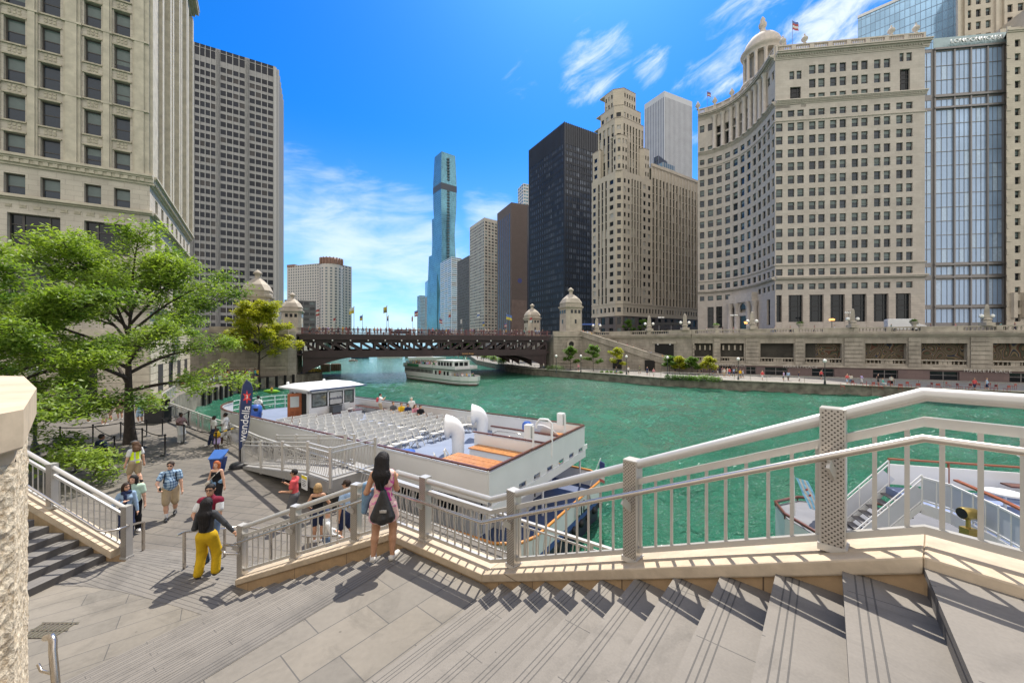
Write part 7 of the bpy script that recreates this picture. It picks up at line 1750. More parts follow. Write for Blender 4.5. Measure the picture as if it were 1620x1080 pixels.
def tbx(m, s0, s1, t0, t1, z0, z1, mi=0): m.hexa([tb(s0, t0, z0), tb(s1, t0, z0), tb(s1, t1, z0), tb(s0, t1, z0), tb(s0, t0, z1), tb(s1, t0, z1), tb(s1, t1, z1), tb(s0, t1, z1)], mi)
m = MB(); tbx(m, 4.6, TLn - .5, .25, TW - .25, -6.9, -5.35); m.build('cabin', WHITE, trip)
for k in range(22):
 m = MB(); s_ = 11.2 + k * .55
 if s_ < TLn - 1: tbx(m, s_, s_ + .34, .2, .27, -6.35, -5.6); m.build('window', GLASSD, trip)
for s_ in (5.2, 6.4, 8.2, 9.6): m = MB(); tbx(m, s_, s_ + .6, .2, .27, -6.5 if s_ < 9 else -6.85, -5.7); m.build('window', GLASSD, trip)
m = MB(); tbx(m, 2.6, TLn - .2, .0, TW, -5.37, -5.2); m.build('upper_deck', [mat('green_grey_trim', (.08, .10, .09), .5)], trip)
m = MB(); tbx(m, 2.7, TLn - .25, .02, .08, -5.2, -4.55); tbx(m, 2.7, TLn - .25, TW - .08, TW - .02, -5.2, -4.55); tbx(m, TLn - .3, TLn - .24, .02, TW - .02, -5.2, -4.55); m.build('upper_rail', WHITE, trip)
m = MB(); tbx(m, 4.4, 10.2, .7, TW - .7, -5.2, -3.6); tbx(m, 4.2, 10.4, .55, TW - .55, -3.6, -3.5); m.build('wheelhouse', WHITE, trip)
for k in range(5): m = MB(); tbx(m, 4.8 + k * 1.05, 5.45 + k * 1.05, .64, .72, -4.6, -3.85); m.build('window', GLASSD, trip)
for k in range(3): m = MB(); tbx(m, 4.34, 4.42, 1.1 + k * 1.2, 2.0 + k * 1.2, -4.6, -3.85); m.build('window', GLASSD, trip)
m = MB(); tbx(m, 16.5, 21.5, -.06, .0, -5.15, -4.6); m.build('green_board', GRN, trip)
for s_, z in ((8.0, -5.9), (11.2, -4.7)):
 m = MB(); c_ = tb(s_, -.02 if z < -5 else .6, z); pr = [c_ + Vector((te.x * .28 * math.cos(a), te.y * .28 * math.cos(a), .28 * math.sin(a))) for a in [k * math.pi / 6 for k in range(13)]]; m.tube(pr, .08, 6, 0, False); m.build('lifebuoy', mat('lifebuoy_red', (.6, .06, .04), .5), trip)
# distant boats
def small_boat(px, py, ln, label, col=WHITE, cabin=True, ang=0.3):
 p = P(px, py, ZW); root = empty('motor_boat', p, label, 'boat'); ca, sa_ = math.cos(ang), math.sin(ang)
 q = lambda a, b, z: (p.x + a * ca - b * sa_, p.y + a * sa_ + b * ca, ZW + z)
 w_ = ln * .16; m = MB(); o_ = [(-ln / 2, -w_), (ln * .25, -w_), (ln / 2, 0), (ln * .25, w_), (-ln / 2, w_)]
 m.add([q(a * .95, b * .8, -.2) for a, b in o_] + [q(a, b, ln * .09) for a, b in o_], [(i, (i + 1) % 5, 5 + (i + 1) % 5, 5 + i) for i in range(5)] + [(5, 6, 7, 8, 9)]); m.build('hull', col, root)
 if cabin:
  m = MB(); m.hexa([q(-ln * .3, -w_ * .7, ln * .09), q(ln * .15, -w_ * .7, ln * .09), q(ln * .15, w_ * .7, ln * .09), q(-ln * .3, w_ * .7, ln * .09), q(-ln * .3, -w_ * .65, ln * .2), q(ln * .08, -w_ * .65, ln * .2), q(ln * .08, w_ * .65, ln * .2), q(-ln * .3, w_ * .65, ln * .2)]); m.build('cabin', WHITE, root)
  m = MB(); m.hexa([q(-ln * .25, -w_ * .72, ln * .13), q(ln * .1, -w_ * .72, ln * .13), q(ln * .1, w_ * .72, ln * .13), q(-ln * .25, w_ * .72, ln * .13), q(-ln * .25, -w_ * .72, ln * .17), q(ln * .08, -w_ * .72, ln * .17), q(ln * .08, w_ * .72, ln * .17), q(-ln * .25, w_ * .72, ln * .17)]); m.build('window', GLASSD, root)
small_boat(676, 570, 18, 'distant white tour boat just behind the double-decked one under the bridge')
small_boat(559, 570.5, 4, 'tiny red and white motor boat under the left half of the bridge', REDP)
small_boat(570, 567, 9, 'low dark motor boat under the left half of the bridge', mat('dark_blue_hull', (.03, .04, .09), .5))
small_boat(617, 566, 14, 'distant pale motor boat in the middle of the river beyond the bridge')
small_boat(652, 566, 8, 'distant low grey motor boat left of the white tour boat under the bridge', METG, False)
p = P(430, 620, ZW); root = empty('kayak', p, 'small lime green kayak on the river beyond the boat bow', 'kayak')
m = MB(); m.tube([p + Vector((-1.6, .3, .15)), p + Vector((-.8, .15, .12)), p + Vector((0, 0, .12)), p + Vector((.8, -.15, .12)), p + Vector((1.6, -.3, .15))], [.03, .28, .34, .28, .03], 10); m.build('kayak_hull', mat('lime_plastic', (.30, .60, .05), .4), root)
m = MB(); m.tube([p + Vector((-1.0, -.5, .65)), p + Vector((1.0, .4, .75))], .03, 5); m.build('paddle', BLACK, root)
# ---------------------------------------------------------------- trees and plants
def leaf_mat(name, dark, light, trans):
 m = bpy.data.materials.new(name); m.use_nodes = True; t = m.node_tree; b = t.nodes['Principled BSDF']; out = t.nodes['Material Output']
 b.inputs['Roughness'].default_value = .5; b.inputs['Specular IOR Level'].default_value = .35
 tcn = N(t, 'ShaderNodeTexCoord'); n = N(t, 'ShaderNodeTexNoise', i_Scale=.55, i_Detail=3.0); L(t, tcn.outputs['Object'], n.inputs['Vector'])
 n2 = N(t, 'ShaderNodeTexNoise', i_Scale=7.0, i_Detail=2.0); L(t, tcn.outputs['Object'], n2.inputs['Vector'])
 f = M('ADD', M('MULTIPLY', n.outputs[0], .55, nt=t), M('MULTIPLY', n2.outputs[0], .45, nt=t), nt=t)
 r = N(t, 'ShaderNodeMapRange'); L(t, f, r.inputs['Value']); r.inputs['From Min'].default_value = .36; r.inputs['From Max'].default_value = .64
 mx = N(t, 'ShaderNodeMixRGB'); L(t, r.outputs[0], mx.inputs[0]); mx.inputs[1].default_value = tuple(dark) + (1,); mx.inputs[2].default_value = tuple(light) + (1,)
 L(t, mx.outputs[0], b.inputs['Base Color'])
 tr = N(t, 'ShaderNodeBsdfTranslucent'); vm = N(t, 'ShaderNodeMixRGB', blend_type='MULTIPLY', i_Fac=1.0); L(t, mx.outputs[0], vm.inputs[1]); vm.inputs[2].default_value = tuple(trans) + (1,); L(t, vm.outputs[0], tr.inputs['Color'])
 ms = N(t, 'ShaderNodeMixShader', i_Fac=.42); L(t, b.outputs[0], ms.inputs[1]); L(t, tr.outputs[0], ms.inputs[2]); L(t, ms.outputs[0], out.inputs['Surface'])
 return m
LEAF = leaf_mat('honey_locust_leaf', (.06, .125, .018), (.30, .385, .065), (1.5, 1.6, .7))
LEAFY = leaf_mat('yellow_green_leaf', (.22, .26, .02), (.46, .46, .04), (1.4, 1.4, .6))
LEAFD = leaf_mat('dark_green_leaf', (.03, .075, .014), (.09, .17, .03), (1.4, 1.6, .8))
LEAFM = leaf_mat('fresh_green_leaf', (.06, .125, .018), (.17, .27, .05), (1.4, 1.6, .8))
def leaves_mesh(centers, radii, per, lw, ll, seed, flat=.35, droop=.25):
 """numpy: every leaf a small folded quad scattered in flattened clumps; returns verts, faces"""
 rs = np.random.RandomState(seed); C_, n = np.repeat(np.array(centers), per, axis=0), len(centers) * per
 rad = np.repeat(np.array(radii), per)
 d = rs.normal(size=(n, 3)); d /= np.linalg.norm(d, axis=1)[:, None] + 1e-9
 r = rs.uniform(.15, 1, n) ** .6
 off = d * (r * rad)[:, None]; off[:, 2] *= flat; off[:, 2] -= droop * (off[:, 0] ** 2 + off[:, 1] ** 2) / (rad + 1e-6)
 p = C_ + off
 a = rs.uniform(0, 2 * np.pi, n); tilt = rs.normal(-.25, .35, n)
 u = np.stack([np.cos(a) * np.cos(tilt), np.sin(a) * np.cos(tilt), np.sin(tilt)], 1)
 rl = rs.normal(0, .5, n); v0 = np.stack([-np.sin(a), np.cos(a), np.zeros(n)], 1); w0 = np.cross(u, v0)
 v = v0 * np.cos(rl)[:, None] + w0 * np.sin(rl)[:, None]
 L_ = (ll * rs.uniform(.6, 1.3, n))[:, None]; W_ = (lw * rs.uniform(.6, 1.3, n))[:, None]
 V = np.empty((n, 4, 3)); V[:, 0] = p - u * L_ * .5; V[:, 1] = p + v * W_ * .5 - u * L_ * .05; V[:, 2] = p + u * L_ * .5; V[:, 3] = p - v * W_ * .5 - u * L_ * .05
 return V.reshape(-1, 3)
def quads_obj(name, V, m, parent):
 n = len(V) // 4; o0 = np.array(ORG[parent.name]); me = bpy.data.meshes.new(name)
 me.vertices.add(len(V)); me.vertices.foreach_set('co', (V - o0).astype(np.float32).ravel())
 me.loops.add(n * 4); me.loops.foreach_set('vertex_index', np.arange(n * 4, dtype=np.int32))
 me.polygons.add(n); me.polygons.foreach_set('loop_start', np.arange(0, n * 4, 4, dtype=np.int32)); me.polygons.foreach_set('loop_total', np.full(n, 4, np.int32))
 me.update(calc_edges=True); me.materials.append(m)
 o = bpy.data.objects.new(name, me); COL.objects.link(o); o.parent = parent; ORG[o.name] = tuple(o0); return o
def tree(name, label, base, H, spread, trunk_r, z_first, lm, seed, n_limb=11, per=70, lw=.06, ll=.19, clump=.62, lean=(0, 0), group=None, twig=(3, 5), flat=.35, rise=(.1, .75), wfun=None, sub_n=6):
 rs = random.Random(seed); root = empty(name, base, label, 'tree', group)
 base = Vector(base); mb = MB(); cl = []; rad = []
 def curve(a, b, sag, n=6, wob=.06):
  ln = (b - a).length; off = Vector((rs.uniform(-1, 1), rs.uniform(-1, 1), rs.uniform(-.3, .3))) * ln * wob
  return [a + (b - a) * (i / n) + (off + Vector((0, 0, sag * ln))) * math.sin(math.pi * i / n) for i in range(n + 1)]
 top = base + Vector((lean[0], lean[1], H * .86)); tr = curve(base, top, 0, 9, .03)
 mb.tube(tr, [trunk_r * (1.25 if i == 0 else 1) * (1 - .88 * (i / 9) ** .9) + .008 for i in range(10)], 9)
 def on_trunk(f): i = min(8, int(f * 9)); return tr[i] + (tr[i + 1] - tr[i]) * (f * 9 - i)
 for k in range(n_limb):
  f = z_first + (.97 - z_first) * (k / (n_limb - 1)) ** .9; a0 = on_trunk(f / .86 if f < .86 else 1)
  ang = k * 2.399 + rs.uniform(-.3, .3); frac = (f - z_first) / (1 - z_first)
  ln = spread * ((1 - .62 * frac ** 1.5) if wfun is None else wfun(frac)) * rs.uniform(.82, 1.12)
  el = rise[0] + (rise[1] - rise[0]) * frac + rs.uniform(-.1, .15)
  b0 = a0 + Vector((math.cos(ang) * math.cos(el), math.sin(ang) * math.cos(el), math.sin(el))) * ln
  pts = curve(a0, b0, .07, 7); r0 = trunk_r * .42 * (1 - .5 * frac)
  mb.tube(pts, [r0 * (1 - .85 * i / 7) + .006 for i in range(8)], 6)
  for j in range(sub_n):
   t_ = .28 + .72 * (j + rs.random() * .6) / sub_n; i = min(6, int(t_ * 7)); q = pts[i] + (pts[i + 1] - pts[i]) * (t_ * 7 - i)
   a2 = ang + rs.choice((-1, 1)) * rs.uniform(.35, 1.25); l2 = ln * rs.uniform(.22, .45) * (1.15 - .5 * t_); e2_ = el * .5 + rs.uniform(-.25, .45)
   e = q + Vector((math.cos(a2) * math.cos(e2_), math.sin(a2) * math.cos(e2_), math.sin(e2_))) * l2
   sp_ = curve(q, e, .05, 4); mb.tube(sp_, [r0 * .34 * (1 - .8 * i / 4) + .004 for i in range(5)], 4, caps=False)
   for h in range(rs.randint(*twig)):
    tt = .35 + .65 * rs.random(); i = min(3, int(tt * 4)); g = sp_[i] + (sp_[i + 1] - sp_[i]) * (tt * 4 - i)
    cl.append(tuple(g + Vector((rs.uniform(-.5, .5), rs.uniform(-.5, .5), rs.uniform(-.15, .25))) * clump)); rad.append(clump * rs.uniform(.55, 1.15))
  cl.append(tuple(b0)); rad.append(clump)
 mb.build('trunk', BARK, root)
 quads_obj('crown', leaves_mesh(cl, rad, per, lw, ll, seed, flat), lm, root)
 return root
tp = P(206, 701, ZP)
tree('honey_locust_tree', 'big honey locust tree with dark trunk in the middle of the plaza queue', tp, 8.9, 6.2, .26, .33, LEAF, 3, n_limb=22, per=44, lw=.085, ll=.23, clump=.72, twig=(4, 6), rise=(.12, 1.0), sub_n=9, flat=.75, wfun=lambda f: 1 - .45 * f ** 1.6)
tree('honey_locust_tree', 'bright green honey locust branches reaching in from the left edge above the stone pier', (-20.6, 14.6, ZP), 6.3, 5.2, .22, .18, LEAF, 8, n_limb=22, per=52, lw=.075, ll=.23, clump=.70, twig=(4, 6), rise=(-.1, .85), sub_n=9, flat=.7, wfun=lambda f: 1 - .35 * f ** 2)
tree('honey_locust_tree', 'shaded honey locust tree farther left behind the big plaza tree', (-33, 23.5, ZP), 8.4, 4.6, .2, .22, LEAFD, 12, n_limb=14, per=80, lw=.09, ll=.24, clump=.75, sub_n=7)
tree('young_tree', 'yellow-green tree standing before the left bridge abutment', (-46.8, 70, -6.35), 12.6, 6.4, .22, .25, LEAFY, 5, n_limb=20, per=60, lw=.2, ll=.42, clump=1.05, flat=.7, rise=(.25, 1.0), twig=(2, 4), sub_n=7)
tree('plaza_tree', 'green tree at street level beside the terracotta building corner', (-47, 52, -1.0), 7.5, 4.4, .18, .25, LEAFM, 9, n_limb=12, per=60, lw=.14, ll=.3, clump=.9, flat=.6, twig=(2, 3))
def small_tree(px, pyb, z, H, sp, lm, label, seed, group='small riverwalk trees'):
 b = P(px, pyb, z); return tree('young_tree', label, b, H, sp, .07, .3, lm, seed, n_limb=9, per=46, lw=.22, ll=.34, clump=.62, flat=.8, rise=(.3, 1.0), twig=(1, 3), sub_n=4, group=group)
for i, (px, py, H, sp, lm, lab) in enumerate(((902, 585.2, 5.2, 2.3, LEAFM, 'young green tree below the roundel of the right bridge abutment'), (939, 586.5, 5.6, 2.3, LEAFM, 'fuller young green tree before the foot of the wall stair'), (976, 588, 5.2, 2.1, LEAFY, 'yellowish young tree before the dark doorway of the wall stair'), (1059, 590, 3.4, 1.6, LEAFM, 'small tree just right of the wall stair foot'), (1075, 591, 3.3, 1.6, LEAFY, 'pale small tree second from the wall stair foot'), (1095, 592, 3.2, 1.6, LEAFM, 'small round green tree left of the crowded entrance'), (1122, 593, 3.2, 1.8, LEAFY, 'yellow-green small tree beside the crowded marketplace entrance'))):
 small_tree(px, py, ZR, H, sp, lm, lab, 20 + i)
for i, (px, lab) in enumerate(((994, 'left of two small street trees before the stepped skyscraper'), (1018, 'right of two small street trees before the stepped skyscraper'))):
 q = Vector(((px - CX) / FPX * 125, 125, ZS)); tree('street_tree', lab, q, 5.2, 2.0, .08, .35, LEAFM, 40 + i, n_limb=7, per=40, lw=.3, ll=.4, clump=.7, flat=.85, rise=(.4, 1.1), twig=(1, 2), sub_n=3)
def bush(name, cat, label, pts, r, lm, seed, per=60, lw=.16, ll=.22, flat=.7, group=None):
 root = empty(name, pts[0], label, cat, group); rs = random.Random(seed)
 cl = [(x + rs.uniform(-.3, .3) * r, y + rs.uniform(-.3, .3) * r, z + r * rs.uniform(.3, .8)) for x, y, z in pts for _ in range(4)]
 quads_obj('foliage', leaves_mesh(cl, [r * rs.uniform(.6, 1) for _ in cl], per, lw, ll, seed, flat, .1), lm, root)
 m = MB()
 for x, y, z in pts: m.tube([(x, y, z), (x + .05, y, z + r * .7)], .03, 5)
 m.build('stem', BARK, root)
def line_pts(a, b, n): return [tuple(lerp3(a, b, k / max(1, n - 1))) for k in range(n)]
bush('hedge', 'hedge', 'low clipped hedge along the seawall below the wall stair foot', line_pts(P(1058, 599, ZR), P(1090, 601, ZR), 6), .75, LEAFD, 1)
bush('shrub_bed', 'shrubs', 'loose green shrub bed on the seawall edge before the marketplace', line_pts(P(1092, 601, ZR), P(1136, 603, ZR), 8), .8, LEAFM, 2)
bush('shrub_bed', 'shrubs', 'dark shrubs beside the right bridge abutment', line_pts(P(868, 585, ZR), P(888, 586, ZR), 4), 1.1, LEAFD, 3)
bush('shrub_bed', 'shrubs', 'short planted strip before the first wall stair doorway', line_pts(P(952, 590, ZR), P(982, 591, ZR), 5), .5, LEAFM, 6)
# planted bank beyond the bridge
bk_pts = [(-3 - 1.6 * k + .9 * math.sin(k * 2.1), 122 + 9 * k, ZR) for k in range(10)]
bush('shrub_bed', 'shrubs', 'bright green planted bank under the right end of the bridge', bk_pts, 2.0, LEAFM, 4, per=120, lw=.35, ll=.5)
bush('shrub_bed', 'shrubs', 'second strip of bushes higher on the bank under the bridge', [(4 - 1.5 * k, 128 + 9 * k, ZR + .6) for k in range(9)], 1.7, LEAFY, 5, per=90, lw=.35, ll=.5)
for k in range(9): tree('riverwalk_tree', 'distant trees on the right bank seen through the bridge trusses', (-22 - 5.6 * k + 2 * math.sin(k * 3), 232 + 22 * k, ZR), 9, 5, .2, .25, LEAFD, 60 + k, n_limb=9, per=30, lw=.8, ll=1.1, clump=1.6, flat=.8, twig=(1, 2), sub_n=3, group='distant trees beyond the bridge')
def planter(px, lab, seed):
 s_ = FB_.s(px); p = FB_.p(s_, 3.1, 0); root = empty('planter_urn', p, lab, 'planter')
 m = MB(); m.lathe(p, [(.4, 0), (.3, .15), (.3, .3), (.62, .75), (.7, .9), (.6, .92)], 12); m.build('urn', WACKT, root)
 quads_obj('plant', leaves_mesh([(p.x, p.y, p.z + 1.1), (p.x + .3, p.y, p.z + 1.0), (p.x - .3, p.y, p.z + 1.0)], [.55, .45, .45], 60, .14, .3, seed, .8, .1), LEAFM, root)
for i, (px, lab) in enumerate(((1133, 'planter urn with bright plant left of the arched hotel entrance'), (1266, 'planter urn with a small plant on the balustrade under the hotel windows'), (1446, 'planter urn with dark plant on the balustrade before the white van'))): planter(px, lab, 70 + i)
# ---------------------------------------------------------------- promenade lamps and traffic
def pedestal_lamp(px, lab, F=None):
 F = F or FB_; p = F.p(F.s(px), 3.1, 0); root = empty('lamp_pedestal', p, lab, 'street lamp')
 m = MB(); m.box((p.x - .8, p.y - .6, 3.05), (p.x + .8, p.y + .6, 3.6)); m.lathe((p.x, p.y, 3.6), [(.62, 0), (.55, .35), (.7, .5), (.5, .8)], 8, 0, False)
 m.lathe((p.x, p.y, 4.4), [(.48, 0), (.42, 1.3), (.34, 2.0), (.2, 2.3), (.05, 2.4)], 4, 0, False); m.build('obelisk', WACKT, root)
 for sg in (-1, 1):
  m = MB(); q = p + Vector((sg * .95, 0, 1.65)); m.tube([p + Vector((0, 0, 1.3)), p + Vector((sg * .6, 0, 1.2)), q - Vector((0, 0, .3))], .06, 6); ar = m.build('arm', LAMPM, root)
  m = MB(); m.ball(q, .34, 12); m.build('globe', GLOBE, root)
pedestal_lamp(1190, 'stone obelisk lamp with white globes before the hotel corner')
pedestal_lamp(1349, 'stone obelisk lamp with white globes under the middle of the hotel facade'); pedestal_lamp(1561, 'stone obelisk lamp with two white globes before the glass annex')
pedestal_lamp(1083.5, 'stone obelisk lamp at the bend of the promenade wall', FB_); pedestal_lamp(1027, 'stone obelisk lamp before the stepped skyscraper entrance', FA_); pedestal_lamp(944, 'stone obelisk lamp at the head of the wall stair', FA_)
def street_lamp(x, y, z, h, lab, group=None, twin=True):
 root = empty('street_lamp', (x, y, z), lab, 'street lamp', group)
 m = MB(); m.lathe((x, y, z), [(.18, 0), (.14, .5), (.07, .7), (.05, h)], 8); m.build('pole', LAMPM, root)
 if twin:
  m = MB(); m.bar((x - .75, y, z + h - .3), (x + .75, y, z + h - .3), .06, .08); m.build('arm', LAMPM, root)
  for sg in (-.75, -.3, .3, .75): m = MB(); m.lathe((x + sg, y, z + h - .75), [(.08, 0), (.26, .15), (.22, .38), (.05, .45)], 10); m.build('lamp_shade', GLOBE, root)
 else:
  m = MB(); m.ball((x, y, z + h + .2), .28, 12); m.build('globe', GLOBE, root)
for px, Y, lab in ((1161, 96, 'twin street lamp left of the arched hotel entrance'), (1046, 118, 'twin street lamp before the dark base of the stepped skyscraper'), (1343, 88, 'twin street lamp above the balustrade beside the middle obelisk')): street_lamp((px - CX) / FPX * Y, Y, ZS, 5.6 if Y < 100 else 6.5, lab)
for px, py, lab in ((880, 590, 'globe lamp on the riverwalk below the right bridge house'), (919, 590, 'globe lamp on the riverwalk between the first two young trees'), (991, 592, 'globe lamp right of the yellowish young tree'), (1056, 595, 'globe lamp at the foot of the wall stair'), (1168, 601, 'globe lamp beside the crowded marketplace entrance'), (1305, 608, 'globe lamp before the shop window under the murals')):
 q = P(px, py, ZR); street_lamp(q.x, q.y, ZR, 3.6, lab, None, False)
q = PY(55, 600, 19); street_lamp(q.x, q.y, ZP, 4.0, 'globe lamp among the leaves at the left edge', None, False)
root = empty('street_lamp', (49, 88, ZS), 'lit orange street lantern before the hotel corner', 'street lamp')
AMB = bpy.data.materials.new('lit_lantern'); AMB.use_nodes = True; b_ = AMB.node_tree.nodes['Principled BSDF']; b_.inputs['Base Color'].default_value = (.8, .35, .08, 1); b_.inputs['Emission Color'].default_value = (1, .42, .12, 1); b_.inputs['Emission Strength'].default_value = 1.2
q = PY(1180, 512, 90); m = MB(); m.tube([(q.x, q.y, ZS), q], .06, 6); m.lathe(q + Vector((0, 0, .5)), [(.5, 0), (.1, .5), (.02, .9)], 8); m.build('pole', LAMPM, root); m = MB(); m.lathe(q, [(.3, 0), (.42, .5)], 8); m.build('lantern', AMB, root)
root = empty('street_lamp', (75, 80, ZS), 'lit orange street lantern under the hotel facade right of the planter', 'street lamp')
q = PY(1316, 507, 86); m = MB(); m.tube([(q.x, q.y, ZS), q], .06, 6); m.build('pole', LAMPM, root); m = MB(); m.lathe(q, [(.5, 0), (.55, .3), (.3, .45)], 8); m.build('lantern', AMB, root)
GLV = mat('vehicle_glass', (.02, .023, .027), .06, var=.1, spec=.8); TYRE = mat('tyre', (.02, .02, .02), .85, var=.1)
def vehicle(name, lab, x, y, z, ang, ln, wd, prof, cabin, paint, cat, group=None):
 root = empty(name, (x, y, z), lab, cat, group); ca, sa_ = math.cos(ang), math.sin(ang)
 q = lambda a, b, c: (x + a * ca - b * sa_, y + a * sa_ + b * ca, z + c)
 def extr(m, pr, w0, w1=None):
  w1 = w1 or w0; n = len(pr); hz = max(p[1] for p in pr); lz = min(p[1] for p in pr)
  wf = lambda h: w0 + (w1 - w0) * (h - lz) / (hz - lz)
  m.add([q(a, -wf(h), h) for a, h in pr] + [q(a, wf(h), h) for a, h in pr], [tuple(range(n - 1, -1, -1)), tuple(range(n, 2 * n))] + [(i, (i + 1) % n, n + (i + 1) % n, n + i) for i in range(n)])
 m = MB(); extr(m, prof, wd / 2, wd / 2 * .93); o = m.build('body', paint, root); bv = o.modifiers.new('round', 'BEVEL'); bv.width = .08; bv.segments = 2; bv.limit_method = 'ANGLE'
 m = MB(); extr(m, cabin, wd / 2 + .008, wd / 2 * .94 + .008); m.build('window', GLV, root)
 for a in (-ln * .31, ln * .31):
  for s_ in (-1, 1):
   m = MB(); m.tube([q(a, s_ * (wd / 2 - .2), .33), q(a, s_ * (wd / 2 + .02), .33)], .33, 16); w_ = m.build('wheel', TYRE, root)
   m = MB(); m.tube([q(a, s_ * (wd / 2 + .02), .33), q(a, s_ * (wd / 2 + .035), .33)], .19, 12); m.build('rim', METG, w_)
van_prof = [(-2.9, .35), (2.7, .35), (2.95, .7), (2.8, 1.15), (1.9, 1.4), (1.2, 2.35), (.9, 2.5), (-2.7, 2.6), (-2.95, 2.4)]
s_ = FB_.s(1467); q = FB_.p(s_, ZS, -8.5); vehicle('delivery_van', 'white high-roofed van on the street behind the balustrade before the glass annex', q.x, q.y, ZS + .4, FB_.ang + math.pi * 0, 5.8, 2.0, van_prof, [(.55, 1.45), (1.75, 1.45), (1.2, 2.2), (.55, 2.2)], WHITE, 'van')
car_prof = [(-2.2, .3), (2.2, .3), (2.25, .65), (1.5, .85), (.8, 1.35), (-1.0, 1.4), (-1.9, .95), (-2.25, .85)]; car_cab = [(-1.6, .9), (1.25, .87), (.75, 1.28), (-.95, 1.33)]
DKP = mat('dark_car_paint', (.02, .02, .025), .2, var=.05)
for f, d_, lab, pt in ((.36, 6, 'dark car crossing the bridge left of its middle', DKP), (.52, 6, 'black car in the middle of the bridge', DKP), (.565, 10, 'silver car behind the black one on the bridge', METG)):
 p = bp_(BL * f, d_, 1.95); vehicle('car', lab, p.x, p.y, 1.95, math.atan2(bd.y, bd.x), 4.5, 1.8, car_prof, car_cab, pt, 'car')
for px, lab, pt in ((1062, 'dark car parked before the stepped skyscraper entrance', DKP),):
 Y = 112; vehicle('car', lab, (px - CX) / FPX * Y, Y, ZS, R(-35), 4.5, 1.8, car_prof, car_cab, pt, 'car')
m = MB(); q = PY(935, 512, 112)
root = empty('bus_shelter', (q.x, q.y, ZS), 'small blue kiosk canopy at the head of the wall stair', 'kiosk')
m.box((q.x - 2.6, q.y - 1, ZS + 3.4), (q.x + 2.6, q.y + 1, ZS + 3.8)); m.build('canopy', BLUEP, root); m = MB()
for a in (-2.3, 2.3): m.box((q.x + a - .06, q.y - .06, ZS), (q.x + a + .06, q.y + .06, ZS + 3.4))
m.build('frame', LAMPM, root)
q = PY(1050, 527, 108); root = empty('awning', (q.x, q.y, ZS), 'long black cafe canopy before the stepped skyscraper', 'canopy')
m = MB(); m.box((q.x - 5.5, q.y - 1.2, ZS + 3.2), (q.x + 5.5, q.y + 1.2, ZS + 3.9)); m.build('canopy', BLACK, root); m = MB()
for a in (-5, -1.7, 1.7, 5): m.box((q.x + a - .06, q.y - 1, ZS), (q.x + a + .06, q.y - .9, ZS + 3.2))
m.build('frame', METG, root)
# red cafe chairs along the right part of the riverwalk
def cafe_chair(p, a, first=[None]):
 if first[0] is None:
  root = empty('cafe_chair', (0, 0, 0), 'red metal cafe chair standing on the riverwalk under the murals', 'chair', 'red cafe chairs on the riverwalk'); first[0] = root
  m = MB(); m.box((-.22, -.22, .43), (.22, .22, .47)); m.build('seat', REDP, root)
  m = MB(); m.box((-.22, .2, .6), (.22, .23, .9)); m.build('backrest', REDP, root)
  for x in (-.2, .2):
   for y in (-.2, .21): m = MB(); m.rbar((x, y, 0), (x, y, .9 if y > 0 else .45), .018, 5); m.build('leg', REDP, root)
  o = root
 else: o = copy_tree(first[0])
 o.location = p; o.rotation_euler = (0, 0, a)
rr = random.Random(8)
for px in range(1335, 1620, 15): cafe_chair(P(px + rr.uniform(-3, 3), 613 + (px - 1335) * .018 + rr.uniform(-3, 3), ZR), rr.uniform(0, 6.3))
